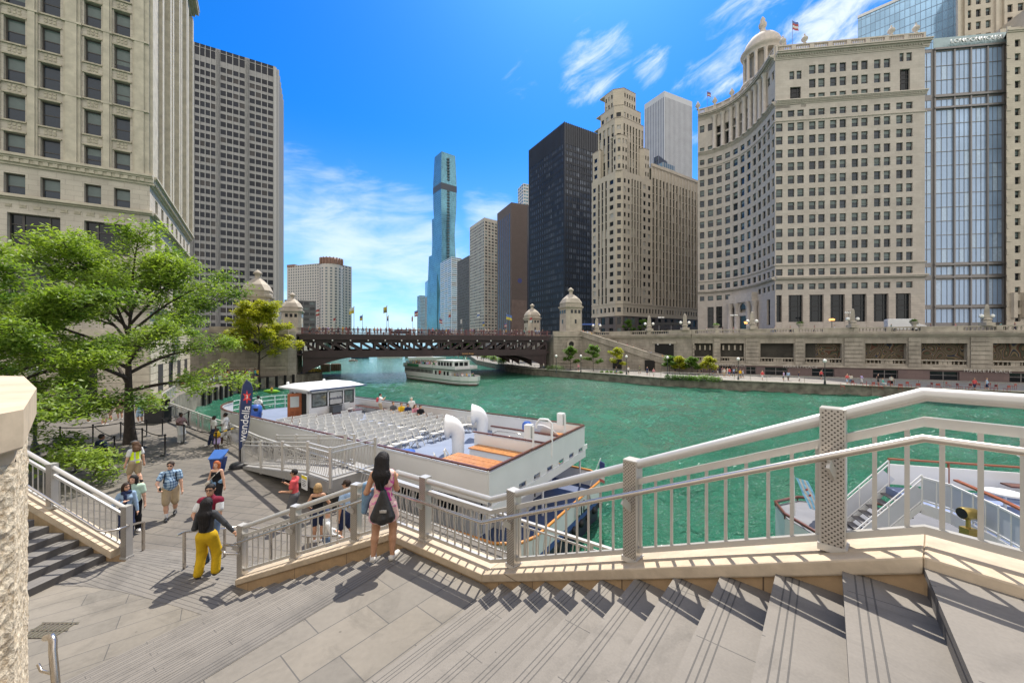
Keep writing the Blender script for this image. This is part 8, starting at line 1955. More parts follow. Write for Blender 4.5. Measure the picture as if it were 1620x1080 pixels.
# ---------------------------------------------------------------- people (smooth distance-field bodies, meshed with surface nets)
def sdf_mesh(prims, vox, clips=(), cuts=()):
 V3 = lambda p: np.array(p, dtype=float)
 lo = np.full(3, 9.); hi = np.full(3, -9.)
 for pr in prims:
  for p, r in ((V3(pr[0]), pr[2]), (V3(pr[1]), pr[3])): lo = np.minimum(lo, p - r * 1.1); hi = np.maximum(hi, p + r * 1.1)
 lo -= vox * 2.5; hi += vox * 2.5
 n = np.ceil((hi - lo) / vox).astype(int) + 1
 ax = [lo[i] + vox * np.arange(n[i]) for i in range(3)]
 D = np.full(n, 1.0)
 for pr in prims:
  a, b, ra, rb = V3(pr[0]), V3(pr[1]), pr[2], pr[3]; k = pr[4] if len(pr) > 4 else .02; sy = pr[5] if len(pr) > 5 else 1.0
  m_ = max(ra, rb) + .05 + k
  l = np.minimum(a, b) - m_; h = np.maximum(a, b) + m_
  i0 = np.clip(((l - lo) / vox).astype(int), 0, n); i1 = np.clip(((h - lo) / vox).astype(int) + 2, 0, n)
  X, Y, Z = np.meshgrid(ax[0][i0[0]:i1[0]], ax[1][i0[1]:i1[1]], ax[2][i0[2]:i1[2]], indexing='ij')
  px, py, pz = X - a[0], (Y - a[1]) / sy, Z - a[2]; d = b - a; d[1] /= sy
  t = np.clip((px * d[0] + py * d[1] + pz * d[2]) / (d @ d + 1e-12), 0, 1)
  ds = (np.sqrt((px - d[0] * t) ** 2 + (py - d[1] * t) ** 2 + (pz - d[2] * t) ** 2) - (ra + (rb - ra) * t)) * min(1, sy) ** .5
  S = D[i0[0]:i1[0], i0[1]:i1[1], i0[2]:i1[2]]; hh = np.maximum(k - np.abs(S - ds), 0) / k
  D[i0[0]:i1[0], i0[1]:i1[1], i0[2]:i1[2]] = np.minimum(S, ds) - hh * hh * k * .25
 if clips or cuts:
  X, Y, Z = np.meshgrid(*ax, indexing='ij')
  for p, nr in clips: D = np.maximum(D, (X - p[0]) * nr[0] + (Y - p[1]) * nr[1] + (Z - p[2]) * nr[2])
  for c, r in cuts: D = np.maximum(D, -(np.sqrt(((X - c[0]) / r[0]) ** 2 + ((Y - c[1]) / r[1]) ** 2 + ((Z - c[2]) / r[2]) ** 2) - 1) * min(r))
 D[[0, -1]] = 1; D[:, [0, -1]] = 1; D[:, :, [0, -1]] = 1
 ins = D < 0; s = tuple(x - 1 for x in D.shape)
 C = lambda A, i, j, k: A[i:i + s[0], j:j + s[1], k:k + s[2]]
 cnt = sum(C(ins, i, j, k).astype(np.int8) for i in (0, 1) for j in (0, 1) for k in (0, 1))
 mask = (cnt > 0) & (cnt < 8); idx = np.full(s, -1, np.int64); cells = np.argwhere(mask); idx[mask] = np.arange(len(cells))
 acc = np.zeros((len(cells), 3)); w = np.zeros(len(cells))
 for ax_ in range(3):
  o1, o2 = [q for q in range(3) if q != ax_]
  for u in (0, 1):
   for v in (0, 1):
    c0 = [0, 0, 0]; c0[o1] = u; c0[o2] = v; c1 = list(c0); c1[ax_] = 1
    d0, d1 = C(D, *c0)[mask], C(D, *c1)[mask]; x = (d0 < 0) != (d1 < 0); t = np.where(x, d0 / np.where(x, d0 - d1, 1), 0)
    p = np.tile(np.array(c0, float), (len(cells), 1)); p[:, ax_] = t
    acc[x] += p[x]; w[x] += 1
 verts = lo + (cells + acc / w[:, None]) * vox
 faces = []
 for ax_ in range(3):
  o1, o2 = [(1, 2), (2, 0), (0, 1)][ax_]
  A = np.swapaxes(ins, 0, 0); sl0 = [slice(1, -1)] * 3; sl0[ax_] = slice(0, -1); sl1 = [slice(1, -1)] * 3; sl1[ax_] = slice(1, None)
  a_, b_ = ins[tuple(sl0)], ins[tuple(sl1)]
  for flip, mk in ((False, a_ & ~b_), (True, ~a_ & b_)):
   g = np.argwhere(mk)
   if len(g) == 0: continue
   off = np.ones(3, int); off[ax_] = 0; g = g + off
   e1 = np.zeros(3, int); e1[o1] = 1; e2 = np.zeros(3, int); e2[o2] = 1
   q = [g - e1 - e2, g - e2, g, g - e1]
   q = np.stack([idx[tuple(x.T)] for x in q], 1)
   faces.append(q[:, ::-1] if flip else q)
 F = np.concatenate(faces)
 return verts, F[(F >= 0).all(1)]
def np_obj(name, V, F, mats, parent=None, fm=None, smooth=True):
 me = bpy.data.meshes.new(name); n = len(F)
 me.vertices.add(len(V)); me.vertices.foreach_set('co', V.astype(np.float32).ravel())
 me.loops.add(n * 4); me.loops.foreach_set('vertex_index', F.astype(np.int32).ravel())
 me.polygons.add(n); me.polygons.foreach_set('loop_start', np.arange(0, n * 4, 4, dtype=np.int32)); me.polygons.foreach_set('loop_total', np.full(n, 4, np.int32))
 for m in (mats if isinstance(mats, (list, tuple)) else [mats]): me.materials.append(m)
 if fm is not None: me.polygons.foreach_set('material_index', fm.astype(np.int32))
 me.polygons.foreach_set('use_smooth', np.full(n, smooth)); me.update(calc_edges=True)
 o = bpy.data.objects.new(name, me); COL.objects.link(o)
 if parent is not None: o.parent = parent
 return o
def ik(a, b, l1, l2, pole):
 a, b, pole = Vector(a), Vector(b), Vector(pole); d = b - a; L_ = min(d.length, (l1 + l2) * .999); dn = d.normalized(); b = a + dn * L_
 x = (l1 * l1 - l2 * l2 + L_ * L_) / (2 * L_); h = math.sqrt(max(0, l1 * l1 - x * x)); pl_ = (pole - dn * pole.dot(dn)).normalized()
 return a + dn * x + pl_ * h, b
SKINS = {k: mat('skin_' + k, c, .5, var=.06, scale=12, spec=.3, coord='Object') for k, c in (('light', (.56, .33, .225)), ('tan', (.44, .24, .145)), ('brown', (.20, .10, .06)), ('dark', (.075, .04, .027)))}
def cloth(name, c, **k): return mat('cloth_' + name, c, .85, var=k.get('var', .1), scale=k.get('scale', 9), bump=.25, bscale=26, spec=.25, coord='Object')
def pattern_cloth(name, kind):
 if 'cloth_' + name in _mats: return _mats['cloth_' + name]
 m = bpy.data.materials.new('cloth_' + name); m.use_nodes = True; t = m.node_tree; b = t.nodes['Principled BSDF']; b.inputs['Roughness'].default_value = .85
 tcn = N(t, 'ShaderNodeTexCoord')
 if kind == 'floral':
  n = N(t, 'ShaderNodeTexNoise', i_Scale=6.5, i_Detail=2.0, i_Distortion=1.0); L(t, tcn.outputs['Object'], n.inputs['Vector']); cr = N(t, 'ShaderNodeValToRGB'); L(t, n.outputs[0], cr.inputs[0]); e = cr.color_ramp.elements
  e[0].position = .40; e[0].color = (.50, .04, .26, 1); e[1].position = .47; e[1].color = (.66, .42, .38, 1); a = e.new(.58); a.color = (.70, .52, .46, 1); a = e.new(.62); a.color = (.62, .16, .36, 1); a = e.new(.70); a.color = (.70, .55, .50, 1)
  L(t, cr.outputs[0], b.inputs['Base Color'])
 else:
  sp = N(t, 'ShaderNodeSeparateXYZ'); L(t, tcn.outputs['Object'], sp.inputs[0]); h = M('ADD', sp.outputs[0], sp.outputs[1], nt=t); acc = None
  for src, per, wd in ((h, .09, .3), (sp.outputs[2], .09, .3)):
   f = M('LESS_THAN', M('FRACT', M('DIVIDE', src, per, nt=t), nt=t), wd, nt=t); acc = f if acc is None else M('ADD', acc, f, nt=t)
  cr = N(t, 'ShaderNodeValToRGB'); cr.color_ramp.interpolation = 'CONSTANT'; L(t, M('MULTIPLY', acc, .5, nt=t), cr.inputs[0]); e = cr.color_ramp.elements
  e[0].position = 0; e[0].color = (.33, .45, .56, 1); e[1].position = .4; e[1].color = (.10, .19, .32, 1); a = e.new(.9); a.color = (.02, .04, .09, 1); L(t, cr.outputs[0], b.inputs['Base Color'])
 _mats['cloth_' + name] = m; return m
HAIRS = {k: mat('hair_' + k, c, .62, spec=.25, var=.3, scale=14, bump=.5, bscale=60, coord='Object') for k, c in (('black', (.012, .010, .010)), ('dark', (.03, .018, .012)), ('brown', (.10, .055, .03)), ('blonde', (.34, .22, .10)), ('red', (.36, .10, .03)), ('grey', (.16, .155, .15)), ('pale', (.5, .48, .44)))}
DENIM = cloth('denim', (.10, .15, .24)); SHOEW = mat('white_trainers', (.60, .58, .54), .6, var=.1, scale=20, coord='Object'); SHOEB = mat('black_shoes', (.018, .018, .02), .5, var=.2, coord='Object')
def person(label, loc, yaw, H=1.7, skin='light', hair='dark', hstyle='short', top=None, tstyle='tee', bottom=None, bstyle='trousers', shoes=None, feet=((-.055, 0), (.055, 0)), hands=None, lean=0., hyaw=0., hpitch=0., vox=.010, fem=False, fat=1.0, sit=False, glasses=None, cap=None, hairlen=.7, socks=None, group=None, sleeve_m=None):
 S = lambda *p: tuple(H * x for x in p)
 pz = .525 if not sit else .285
 hz = pz - .01
 hipw = .052 if not fem else .055; shw = (.105 if not fem else .089) * (1 + (fat - 1) * .4)
 if hands is None: hands = ((-.15, .03, pz - .07), (.15, .03, pz - .07))
 ch = (0, lean, pz + .225); nk = (0, lean * 1.1, pz + .315); hd = (0, lean * 1.1 + .012, pz + .408)
 body, legs, arms, J = [], [], [], {}
 tw = .062 * fat
 torso = [((0, 0, pz - .01), (0, 0, pz + .02), .078 * fat * (1.05 if fem else 1), .076 * fat, .03, .72), ((0, 0, pz + .03), (0, lean * .6, pz + .13), tw * 1.08, tw * (1.0 if fem else 1.12), .03, .72), ((0, lean * .6, pz + .13), (0, lean, pz + .235), tw * 1.1, .074, .03, .70), ((-shw * .72, lean, pz + .268), (shw * .72, lean, pz + .268), .036, .036, .03)]
 if fat > 1.1: torso.append(((0, .03, pz + .07), (0, .03, pz + .12), .07 * fat, .07 * fat, .04))
 if fem: torso += [((sx * .036, lean + .045, pz + .215), (sx * .036, lean + .05, pz + .21), .034, .034, .03) for sx in (-1, 1)]
 neck = [((0, lean, pz + .27), nk, .034, .03, .02), (nk, (0, lean * 1.1 + .005, pz + .36), .029, .031, .015)]
 cy, sy_ = math.cos(hyaw), math.sin(hyaw)
 def hp(x, y, z):
  y2 = y * math.cos(hpitch) - z * math.sin(hpitch); z2 = y * math.sin(hpitch) + z * math.cos(hpitch)
  return (hd[0] + x * cy - y2 * sy_, hd[1] + x * sy_ + y2 * cy, hd[2] + z2)
 head = [(hp(0, -.006, .014), hp(0, .002, .012), .047, .047, .02), (hp(0, .012, -.03), hp(0, .018, -.035), .036, .034, .02), (hp(0, .03, -.052), hp(0, .031, -.053), .018, .018, .015), (hp(0, .05, .002), hp(0, .058, -.018), .007, .010, .008), (hp(-.047, -.004, -.008), hp(-.049, -.006, .006), .008, .010, .006), (hp(.047, -.004, -.008), hp(.049, -.006, .006), .008, .010, .006), (hp(-.01, .044, -.036), hp(.01, .044, -.036), .007, .007, .008)]
 shp, knees = [], []
 for i, sx in enumerate((-1, 1)):
  hipj = (sx * hipw, 0, hz); f = feet[i]; ank = (f[0], f[1], (f[2] if len(f) > 2 else 0) + .042)
  fd = f[3] if len(f) > 3 else sx * .25
  kn, ank = ik(hipj, ank, .245, .245, (sx * .12, 1, .0)); knees.append((kn, ank, fd))
  legs.append([(hipj, tuple(kn), .052 * (1 + (fat - 1) * .5), .036, .03), (tuple(kn), tuple(kn * .6 + ank * .4 + Vector((0, -.008, 0))), .036, .034, .015), (tuple(kn * .6 + ank * .4 + Vector((0, -.008, 0))), tuple(ank), .034, .021, .015)])
  fv = Vector((math.sin(fd), math.cos(fd), 0)); heel = ank + Vector((0, 0, -.022)) - fv * .015; toe = ank + fv * .10 + Vector((0, 0, -.03))
  shp.append([(tuple(heel), tuple(heel + fv * .05 + Vector((0, 0, -.002))), .024, .024, .01), (tuple(heel + fv * .05), tuple(toe), .024, .017, .01)])
  shj = (sx * shw, lean, pz + .27); hnd = hands[i]
  el, wr = ik(shj, hnd[:3], .172, .15, hands[i][3] if len(hands[i]) > 3 else (sx * .8, -1, -.3))
  arms.append([(shj, tuple(el), .031, .024, .02), (tuple(el), tuple(wr), .024, .0155, .012)])
  d = (wr - el).normalized(); sd = d.cross(Vector((0, 0, 1)) if abs(d.z) < .9 else Vector((0, 1, 0))).normalized(); up = sd.cross(d).normalized()
  if abs(d.z) > .7: sd, up = Vector((0, 1, 0)) - d * d.y, None; sd.normalize(); up = sd.cross(d)
  pc = wr + d * .028; hand = [(tuple(wr), tuple(pc), .015, .019, .01), (tuple(pc - sd * .012), tuple(pc + sd * .012 + d * .012), .013, .013, .008)]
  inw = Vector((-sx, 0, 0)); inw = (inw - d * inw.dot(d)).normalized()
  for fi, (o_, ln_) in enumerate(((-.019, .036), (-.006, .043), (.006, .041), (.018, .032))):
   k0 = pc + d * .018 + sd * o_; k1 = k0 + d * ln_ * .55 + inw * .003; k2 = k1 + d * ln_ * .35 + inw * ln_ * .35
   hand += [(tuple(k0), tuple(k1), .0056, .0052, .003), (tuple(k1), tuple(k2), .0052, .0045, .003)]
  th = pc + sd * .017; hand += [(tuple(th - d * .008), tuple(th + sd * .016 + d * .014 + inw * .006), .0068, .0058, .004), (tuple(th + sd * .016 + d * .014 + inw * .006), tuple(th + sd * .018 + d * .03 + inw * .01), .0058, .005, .003)]
  arms[i] += hand; J['w%d' % i] = pc + d * .03; J['e%d' % i] = el
 J['head'] = hd; J['hp'] = hp
 sc = lambda pr, inf=0.0: [(tuple(H * x for x in p[0]), tuple(H * x for x in p[1]), H * p[2] + inf, H * p[3] + inf, H * (p[4] if len(p) > 4 else .02)) + ((p[5],) if len(p) > 5 else ()) for p in pr]
 bp_all = torso + neck + head + legs[0] + legs[1] + shp[0] + shp[1] + arms[0] + arms[1]
 V, F = sdf_mesh(sc(bp_all), vox)
 o = np_obj('person', V, F, SKINS[skin]); o.location = loc; o.rotation_euler = (0, 0, R(yaw)); ORG[o.name] = (0, 0, 0); tag(o, label, 'person', group)
 def part(nm, pr, inf, m, clips=(), cuts=()):
  V, F = sdf_mesh(sc(pr, inf), vox, clips, cuts)
  if nm == 'hair': V = V + np.array([[.008 * mnoise.noise(Vector((x * 45, y * 45, z * 7))) + .006 * mnoise.noise(Vector((x * 16, y * 16, z * 9 + 5))), .007 * mnoise.noise(Vector((x * 45 + 9, y * 45, z * 7))), 0] for x, y, z in V])
  q = np_obj(nm, V, F, m, o); ORG[q.name] = (0, 0, 0); return q
 lerp = lambda a, b, t: tuple(a[i] + (b[i] - a[i]) * t for i in range(3))
 if top:
  pr = list(torso) + ([] if tstyle == 'tank' else [(nk, (0, lean * 1.05, pz + .30), .034, .034, .02)])
  slv = .1 if sleeve_m else {'tee': .55, 'long': 2, 'tank': 0, 'dress': 0, 'polo': .6}[tstyle]
  for a in arms:
   if slv >= 2: pr += [a[0], a[1]]
   elif slv > 0: pr.append((a[0][0], lerp(a[0][0], a[0][1], slv), .034, .036, .02))
  cl = [((0, 0, H * (pz - (.055 if tstyle in ('tee', 'long', 'polo') else .0))), (0, 0, -1))]
  if tstyle == 'dress':
   cl = [((0, 0, H * (pz - .16)), (0, 0, -1))]; pr = [p for p in torso[:3]] + torso[4:] + [((0, 0, pz + .02), (0, .0, pz - .15), .078, .105, .03, .8), ((shw * .55, lean, pz + .2), (shw * .72, lean, pz + .27), .045, .04, .02)]
   for l in legs: pr.append((l[0][0], lerp(l[0][0], l[0][1], .55), .06, .062, .03))
  if tstyle in ('tank',): cl.append(((0, 0, H * (pz + .262)), (0, 0, 1)))
  part({'tee': 'tshirt', 'long': 'jacket', 'tank': 'tank_top', 'dress': 'playsuit', 'polo': 'shirt'}[tstyle], pr, .014 if tstyle != 'long' else .011, top, cl)
  if sleeve_m:
   for a in arms: part('sleeve', [(a[0][0], lerp(a[0][0], a[0][1], .6), .033, .034, .02)], .015, sleeve_m)
 if bottom:
  pr = [torso[0], ((0, 0, pz + .02), (0, 0, pz + .05), .072 * fat, .068 * fat, .03, .72)]; cl = [((0, 0, H * (pz + .055)), (0, 0, 1))]; inf = .012
  for l, (kn, ank, fd) in zip(legs, knees):
   if bstyle == 'trousers': pr += [l[0], (l[1][0], l[2][1], .042, .034, .03)]
   elif bstyle == 'wide': pr += [l[0], (l[0][0], tuple(kn), .052, .047, .03), (tuple(kn), tuple(ank + Vector((0, 0, .012))), .046, .044, .03)]
   elif bstyle == 'shorts': pr += [l[0], (l[0][0], lerp(l[0][0], l[0][1], .86), .056, .047, .03)]
   elif bstyle == 'skirt': pr += [(l[0][0], lerp(l[0][0], l[0][1], .6), .062, .06, .04)]
  if bstyle == 'shorts': inf = .012
  if bstyle in ('shorts', 'skirt'): inf = .014
  part({'trousers': 'trousers', 'wide': 'trousers', 'shorts': 'shorts', 'skirt': 'skirt'}[bstyle], pr, inf, bottom, cl)
 for s_ in shp: part('shoe', s_, .008, shoes or SHOEB)
 if socks:
  for (kn, ank, fd) in knees: part('sock', [(tuple(ank), tuple(ank * .75 + kn * .25), .023, .026, .01)], .004, socks)
 if hair and not (cap and hstyle == 'short'):
  c0, c1 = hp(0, -.008, .02), hp(0, -.014, .012); pr = [(c0, c1, .052, .052, .02)]
  if hstyle == 'bob': pr += [(hp(sx * .035, -.016, 0), hp(sx * .045, -.008, -.065), .03, .024, .02) for sx in (-1, 1)] + [(hp(0, -.03, 0), hp(0, -.035, -.06), .04, .035, .02)]
  if hstyle == 'long':
   zt = hairlen
   for sx in (-1, 0, 1): pr += [(hp(sx * .028, -.026, .0), (sx * .04, lean - .056, pz + .28), .034, .034, .03), ((sx * .04, lean - .056, pz + .28), (sx * .036 + .008, lean - .066, zt + .04 * abs(sx) + .025 * sx), .034, .018, .03)]
  if hstyle == 'bun': pr += [(hp(0, -.05, .045), hp(0, -.052, .047), .028, .028, .01)]
  fc = hp(0, .062, -.028); part('hair', pr, .004, HAIRS[hair], (), [((fc[0] * H, fc[1] * H, fc[2] * H), (.058 * H, .058 * H, .062 * H))])
 if cap:
  part('cap', [(hp(0, -.004, .026), hp(0, -.006, .024), .051, .051, .02), (hp(0, .045, .03), hp(0, .088, .022), .030, .026, .01, 1.0)], .004, cap, [((0, 0, H * (hd[2] + .012)), (0, 0, -1))])
 if vox <= .0105:
  mb = MB()
  for sx in (-1, 1):
   p = hp(sx * .019, .0445, .006); mb.ball([H * x for x in p], .0065 * H, 8, 0, (1, .6, .7))
  q = mb.build('eyes', GLASSD, o)
  mb = MB(); p = hp(0, .0515, -.036); mb.ball([H * x for x in p], .013 * H, 8, 0, (1, .25, .3)); mb.build('mouth', mat('lip_skin', (.33, .12, .09), .5, var=0), o)
 if glasses:
  mb = MB()
  for sx in (-1, 1):
   p = hp(sx * .02, .053, .005)
   if glasses is SUNG: mb.ball([H * x for x in p], .0165 * H, 10, 0, (1, .3, .75))
   else: mb.tube([(H * (p[0] + .016 * math.cos(q * .63)), H * p[1], H * (p[2] + .012 * math.sin(q * .63))) for q in range(11)], .0022 * H, 5)
   a, b = hp(sx * .038, .048, .008), hp(sx * .05, -.01, .006); mb.rbar([H * x for x in a], [H * x for x in b], .003 * H, 5)
  a, b = hp(-.03, .055, .01), hp(.03, .055, .01); mb.rbar([H * x for x in a], [H * x for x in b], .003 * H, 5); mb.build('glasses', glasses, o)
 Rm = Matrix.Rotation(R(yaw), 3, 'Z'); Lc = Vector(loc)
 J['W'] = lambda x, y, z: Lc + Rm @ Vector((x * H, y * H, z * H)); J['o'] = o; J['pz'] = pz; J['H'] = H
 return J
def blob(name, label, cat, prims, m, vox=.012, parts=()):   # carried soft things, world coordinates
 V, F = sdf_mesh([(tuple(p[0]), tuple(p[1]), p[2], p[3], .03) + tuple(p[4:]) for p in prims], vox); c = V.mean(0)
 o = np_obj(name, V - c, F, m); o.location = c; ORG[o.name] = tuple(c); tag(o, label, cat)
 for nm, mb, mm in parts: mb.build(nm, mm, o)
 return o
KHAKI = cloth('khaki', (.36, .28, .175)); BLACKC = cloth('black', (.012, .012, .014)); NAVYC = cloth('navy', (.02, .03, .075)); WHITEC = cloth('white', (.62, .62, .60)); GREYC = cloth('grey', (.10, .10, .105)); LBLUE = cloth('light_blue', (.33, .45, .60)); MUST = cloth('mustard', (.52, .33, .012), var=.16, scale=5); CHAR = cloth('charcoal', (.045, .047, .05), var=.3)
YELC = cloth('yellow', (.70, .42, .02)); REDC = cloth('coral_red', (.58, .085, .09)); MINT = cloth('mint', (.42, .55, .43)); MAROON = cloth('maroon', (.16, .012, .03)); LIL = cloth('lilac', (.42, .34, .58)); CREAMC = cloth('cream', (.58, .54, .46)); MAUVE = cloth('mauve', (.28, .18, .18)); HIVIS = cloth('hi_vis_yellow', (.62, .78, .03)); SILV = cloth('reflective_strip', (.50, .50, .50)); GREENC = cloth('green', (.06, .20, .08))
TEALC = cloth('teal', (.10, .36, .32)); PINKC = cloth('pink', (.55, .22, .26))
SUNG = mat('sunglasses', (.008, .008, .009), .15, var=0)
PHONE = mat('phone_black', (.01, .01, .012), .15, var=0)
def phone(J, i, label, ang=0.0):
 c = J['W'](*J['w%d' % i]); m = MB(); m.box((c.x - .038, c.y - .006, c.z - .03), (c.x + .038, c.y + .006, c.z + .11)); m.box((c.x - .034, c.y - .0075, c.z - .02), (c.x + .034, c.y - .006, c.z + .1), 1)
 o = m.build('phone', [PHONE, mat('phone_screen', (.03, .03, .035), .05, var=0)], label=label, cat='phone'); return o
# -- woman in the floral playsuit
J = person('woman in pink floral playsuit with black drawstring bag looking over the railing, back turned', P(606, 884, ZA), 4, 1.66, 'tan', 'black', 'long', pattern_cloth('floral', 'floral'), 'dress', None, shoes=SHOEW, feet=((-.085, -.02, 0, -.2), (.085, .0, 0, .3)), hands=((-.13, .13, .61, (-.35, -1, -.5)), (.07, .19, .69, (.35, -1, -.5))), fem=True, hairlen=.68, vox=.0075, hyaw=-.25)
W_ = J['W']
m = MB(); m.tube([W_(.06, -.02, .83), W_(.05, -.10, .78), W_(.035, -.135, .70)], .008, 6); m.tube([W_(-.04, -.02, .82), W_(.0, -.10, .74), W_(.03, -.135, .69)], .008, 6)
m2 = MB(); p = W_(.055, -.21, .535); m2.box((p.x - .05, p.y - .004, p.z - .018), (p.x + .05, p.y + .004, p.z + .018))
blob('drawstring_bag', 'black drawstring bag hanging on the back of the woman in floral pink', 'bag', [(W_(.03, -.12, .68), W_(-.025, -.145, .46), .03, .085), (W_(.04, -.12, .68), W_(.095, -.145, .46), .03, .085), (W_(.035, -.12, .66), W_(.035, -.15, .45), .04, .10)], mat('black_nylon', (.012, .012, .013), .4, var=.2, scale=10, bump=.5, bscale=14, coord='Object'), .009, (('strap', m, BLACKC), ('print', m2, mat('pale_print', (.35, .33, .30), .7, var=.3, scale=60))))
blob('denim_jacket', 'blue denim jacket draped over the left arm of the woman in floral pink', 'jacket', [(W_(-.17, .04, .68), W_(-.16, .06, .58), .05, .08), (W_(-.16, .04, .58), W_(-.18, .03, .44), .075, .045), (W_(-.10, .07, .62), W_(-.11, .06, .50), .05, .04)], cloth('washed_denim', (.15, .25, .36), var=.25), .010)
# -- couple on the lower landing
J = person('woman in mustard yellow trousers and charcoal jacket with long black hair, back turned', P(327, 911, ZB), 12, 1.63, 'tan', 'black', 'long', CHAR, 'long', MUST, 'wide', SHOEB, feet=((-.085, -.02), (.085, .03)), hands=((-.10, .13, .58, (-.4, -1, -.4)), (.30, .03, .515, (1, -.4, -.6))), fem=True, hairlen=.60, vox=.0085, hyaw=.2)
J = person('man in maroon football shirt with white sleeves and glasses facing the woman in yellow', P(331, 899, ZB) + Vector((-.14, .22, 0)), 190, 1.74, 'tan', 'black', 'short', MAROON, 'tee', DENIM, 'trousers', SHOEB, hands=((-.06, .18, .62, (-.5, -.8, -.6)), (.07, .17, .60, (1.0, -.6, -.4))), glasses=mat('black_glasses_frame', (.01, .01, .012), .3, var=0), vox=.0085, hyaw=.15, sleeve_m=WHITEC)
m = MB(); W_ = J['W']
blob('backpack', 'dark backpack on the man in the maroon shirt', 'backpack', [(W_(0, -.12, .76), W_(0, -.13, .60), .08, .10)], BLACKC, .012)
# -- plaid man
pf = P(270, 818, ZP)
J = person('heavyset man in blue plaid shirt, khaki shorts and sunglasses crossing the plaza', pf, 217, 1.80, 'light', 'dark', 'short', pattern_cloth('plaid', 'plaid'), 'tee', KHAKI, 'shorts', SHOEB, feet=((-.05, -.12, .03, 0), (.05, .10, 0, 0)), hands=((-.165, .06, .44), (.13, .22, .60, (1, -.6, -.6))), fat=1.16, glasses=SUNG, vox=.0085, hyaw=-.2, socks=WHITEC)
phone(J, 1, 'black phone in the hand of the man in the plaid shirt'); W_ = J['W']
m = MB()
for sx in (-1, 1): m.tube([W_(sx * .06, -.10, .80), W_(sx * .07, .0, .835), W_(sx * .075, .085, .76), W_(sx * .09, .07, .66), W_(sx * .10, -.04, .60)], .014, 6)
blob('backpack', 'black and tan backpack worn by the man in the plaid shirt', 'backpack', [(W_(-.03, -.145, .74), W_(-.03, -.155, .60), .10, .12), (W_(.04, -.145, .74), W_(.04, -.155, .60), .10, .12)], BLACKC, .012, (('strap', m, BLACKC),))
# -- steward in yellow vest
J = person('steward in neon yellow safety vest, grey cap and khaki shorts walking left', P(214, 767, ZP), 78, 1.75, 'light', 'brown', 'long', WHITEC, 'tee', KHAKI, 'shorts', mat('tan_boots', (.35, .28, .19), .7, coord='Object'), feet=((-.05, .10, 0, 0), (.05, -.12, .02, 0)), hands=((-.15, .08, .45), (.15, -.04, .46)), vox=.010, cap=GREYC, hairlen=.84, socks=BLACKC)
W_ = J['W']; H = J['H']; pz = J['pz']
V, F = sdf_mesh([tuple([tuple(H * x for x in a), tuple(H * x for x in b), H * ra + .046, H * rb + .046, .03, .76]) for a, b, ra, rb in (((0, 0, pz - .01), (0, 0, pz + .05), .078, .07), ((0, 0, pz + .05), (0, 0, pz + .235), .066, .072), ((-.05, 0, pz + .26), (.05, 0, pz + .26), .034, .034))], .01, [((0, 0, H * (pz - .02)), (0, 0, -1)), ((0, 0, H * (pz + .285)), (0, 0, 1))])
fz = V[F].mean(1); fm = ((np.abs(fz[:, 2] - H * (pz + .05)) < .022) | (np.abs(np.abs(fz[:, 0]) - .085) < .022)).astype(int)
q = np_obj('safety_vest', V, F, [HIVIS, SILV], J['o'], fm)
# -- others on the plaza
J = person('man in navy polo shirt and khaki shorts standing with his back turned under the tree', P(160, 752, ZP), -12, 1.76, 'brown', 'black', 'short', NAVYC, 'tee', KHAKI, 'shorts', SHOEB, feet=((-.09, -.02, 0, -.4), (.10, .03, 0, .7)), hands=((-.14, .1, .5), (.14, .14, .56)), fat=1.2, vox=.011, socks=WHITEC)
J = person('woman in pale denim jacket and navy scarf walking beside the man in mint green', P(200, 851, ZP), 228, 1.60, 'light', 'dark', 'bob', cloth('pale_denim', (.24, .34, .46)), 'long', NAVYC, 'trousers', SHOEB, feet=((-.05, -.06), (.05, .08)), hands=((-.14, .07, .46), (.05, .14, .70, (1, -.4, -.7))), fem=True, vox=.009, hyaw=.3, glasses=mat('black_glasses_frame', (.01, .01, .012), .3, var=0))
W_ = J['W']; blob('scarf', 'navy scarf round the neck of the woman in pale denim', 'scarf', [(W_(-.04, .03, .83), W_(.04, .03, .83), .055, .055), (W_(.02, .075, .80), W_(.02, .085, .66), .035, .04)], NAVYC, .012)
J = person('man in mint green t-shirt and black trousers walking beside the railing post', P(211, 842, ZP), 218, 1.70, 'light', 'black', 'bob', MINT, 'tee', BLACKC, 'trousers', SHOEW, feet=((-.05, -.08), (.05, .08)), hands=((-.15, .02, .45), (.16, .06, .45)), vox=.009, fat=1.12, hyaw=-.5)
J = person('red-haired woman in black tank top and wide black trousers with cream shoulder bag', P(343, 805, ZP), 186, 1.63, 'light', 'red', 'bob', BLACKC, 'tank', BLACKC, 'wide', SHOEW, hands=((-.17, .03, .47), (.17, .05, .47)), fem=True, vox=.009, feet=((-.06, 0), (.06, .06)))
W_ = J['W']
m = MB(); m.tube([W_(-.08, -.02, .82), W_(-.07, .06, .80), W_(.02, .10, .70), W_(.11, .09, .60)], .012, 6)
blob('shoulder_bag', 'cream shoulder bag across the red-haired woman', 'bag', [(W_(.10, .09, .60), W_(.14, .08, .56), .055, .06)], CREAMC, .012, (('strap', m, CREAMC),))
blob('tied_shirt', 'pale denim shirt tied round the waist of the red-haired woman', 'shirt', [(W_(-.07, .0, .565), W_(.07, .0, .565), .085, .085), (W_(.0, .07, .56), W_(-.02, .09, .44), .04, .03), (W_(.03, .07, .56), W_(.05, .09, .46), .035, .03)], cloth('washed_denim', (.15, .25, .36)), .012)
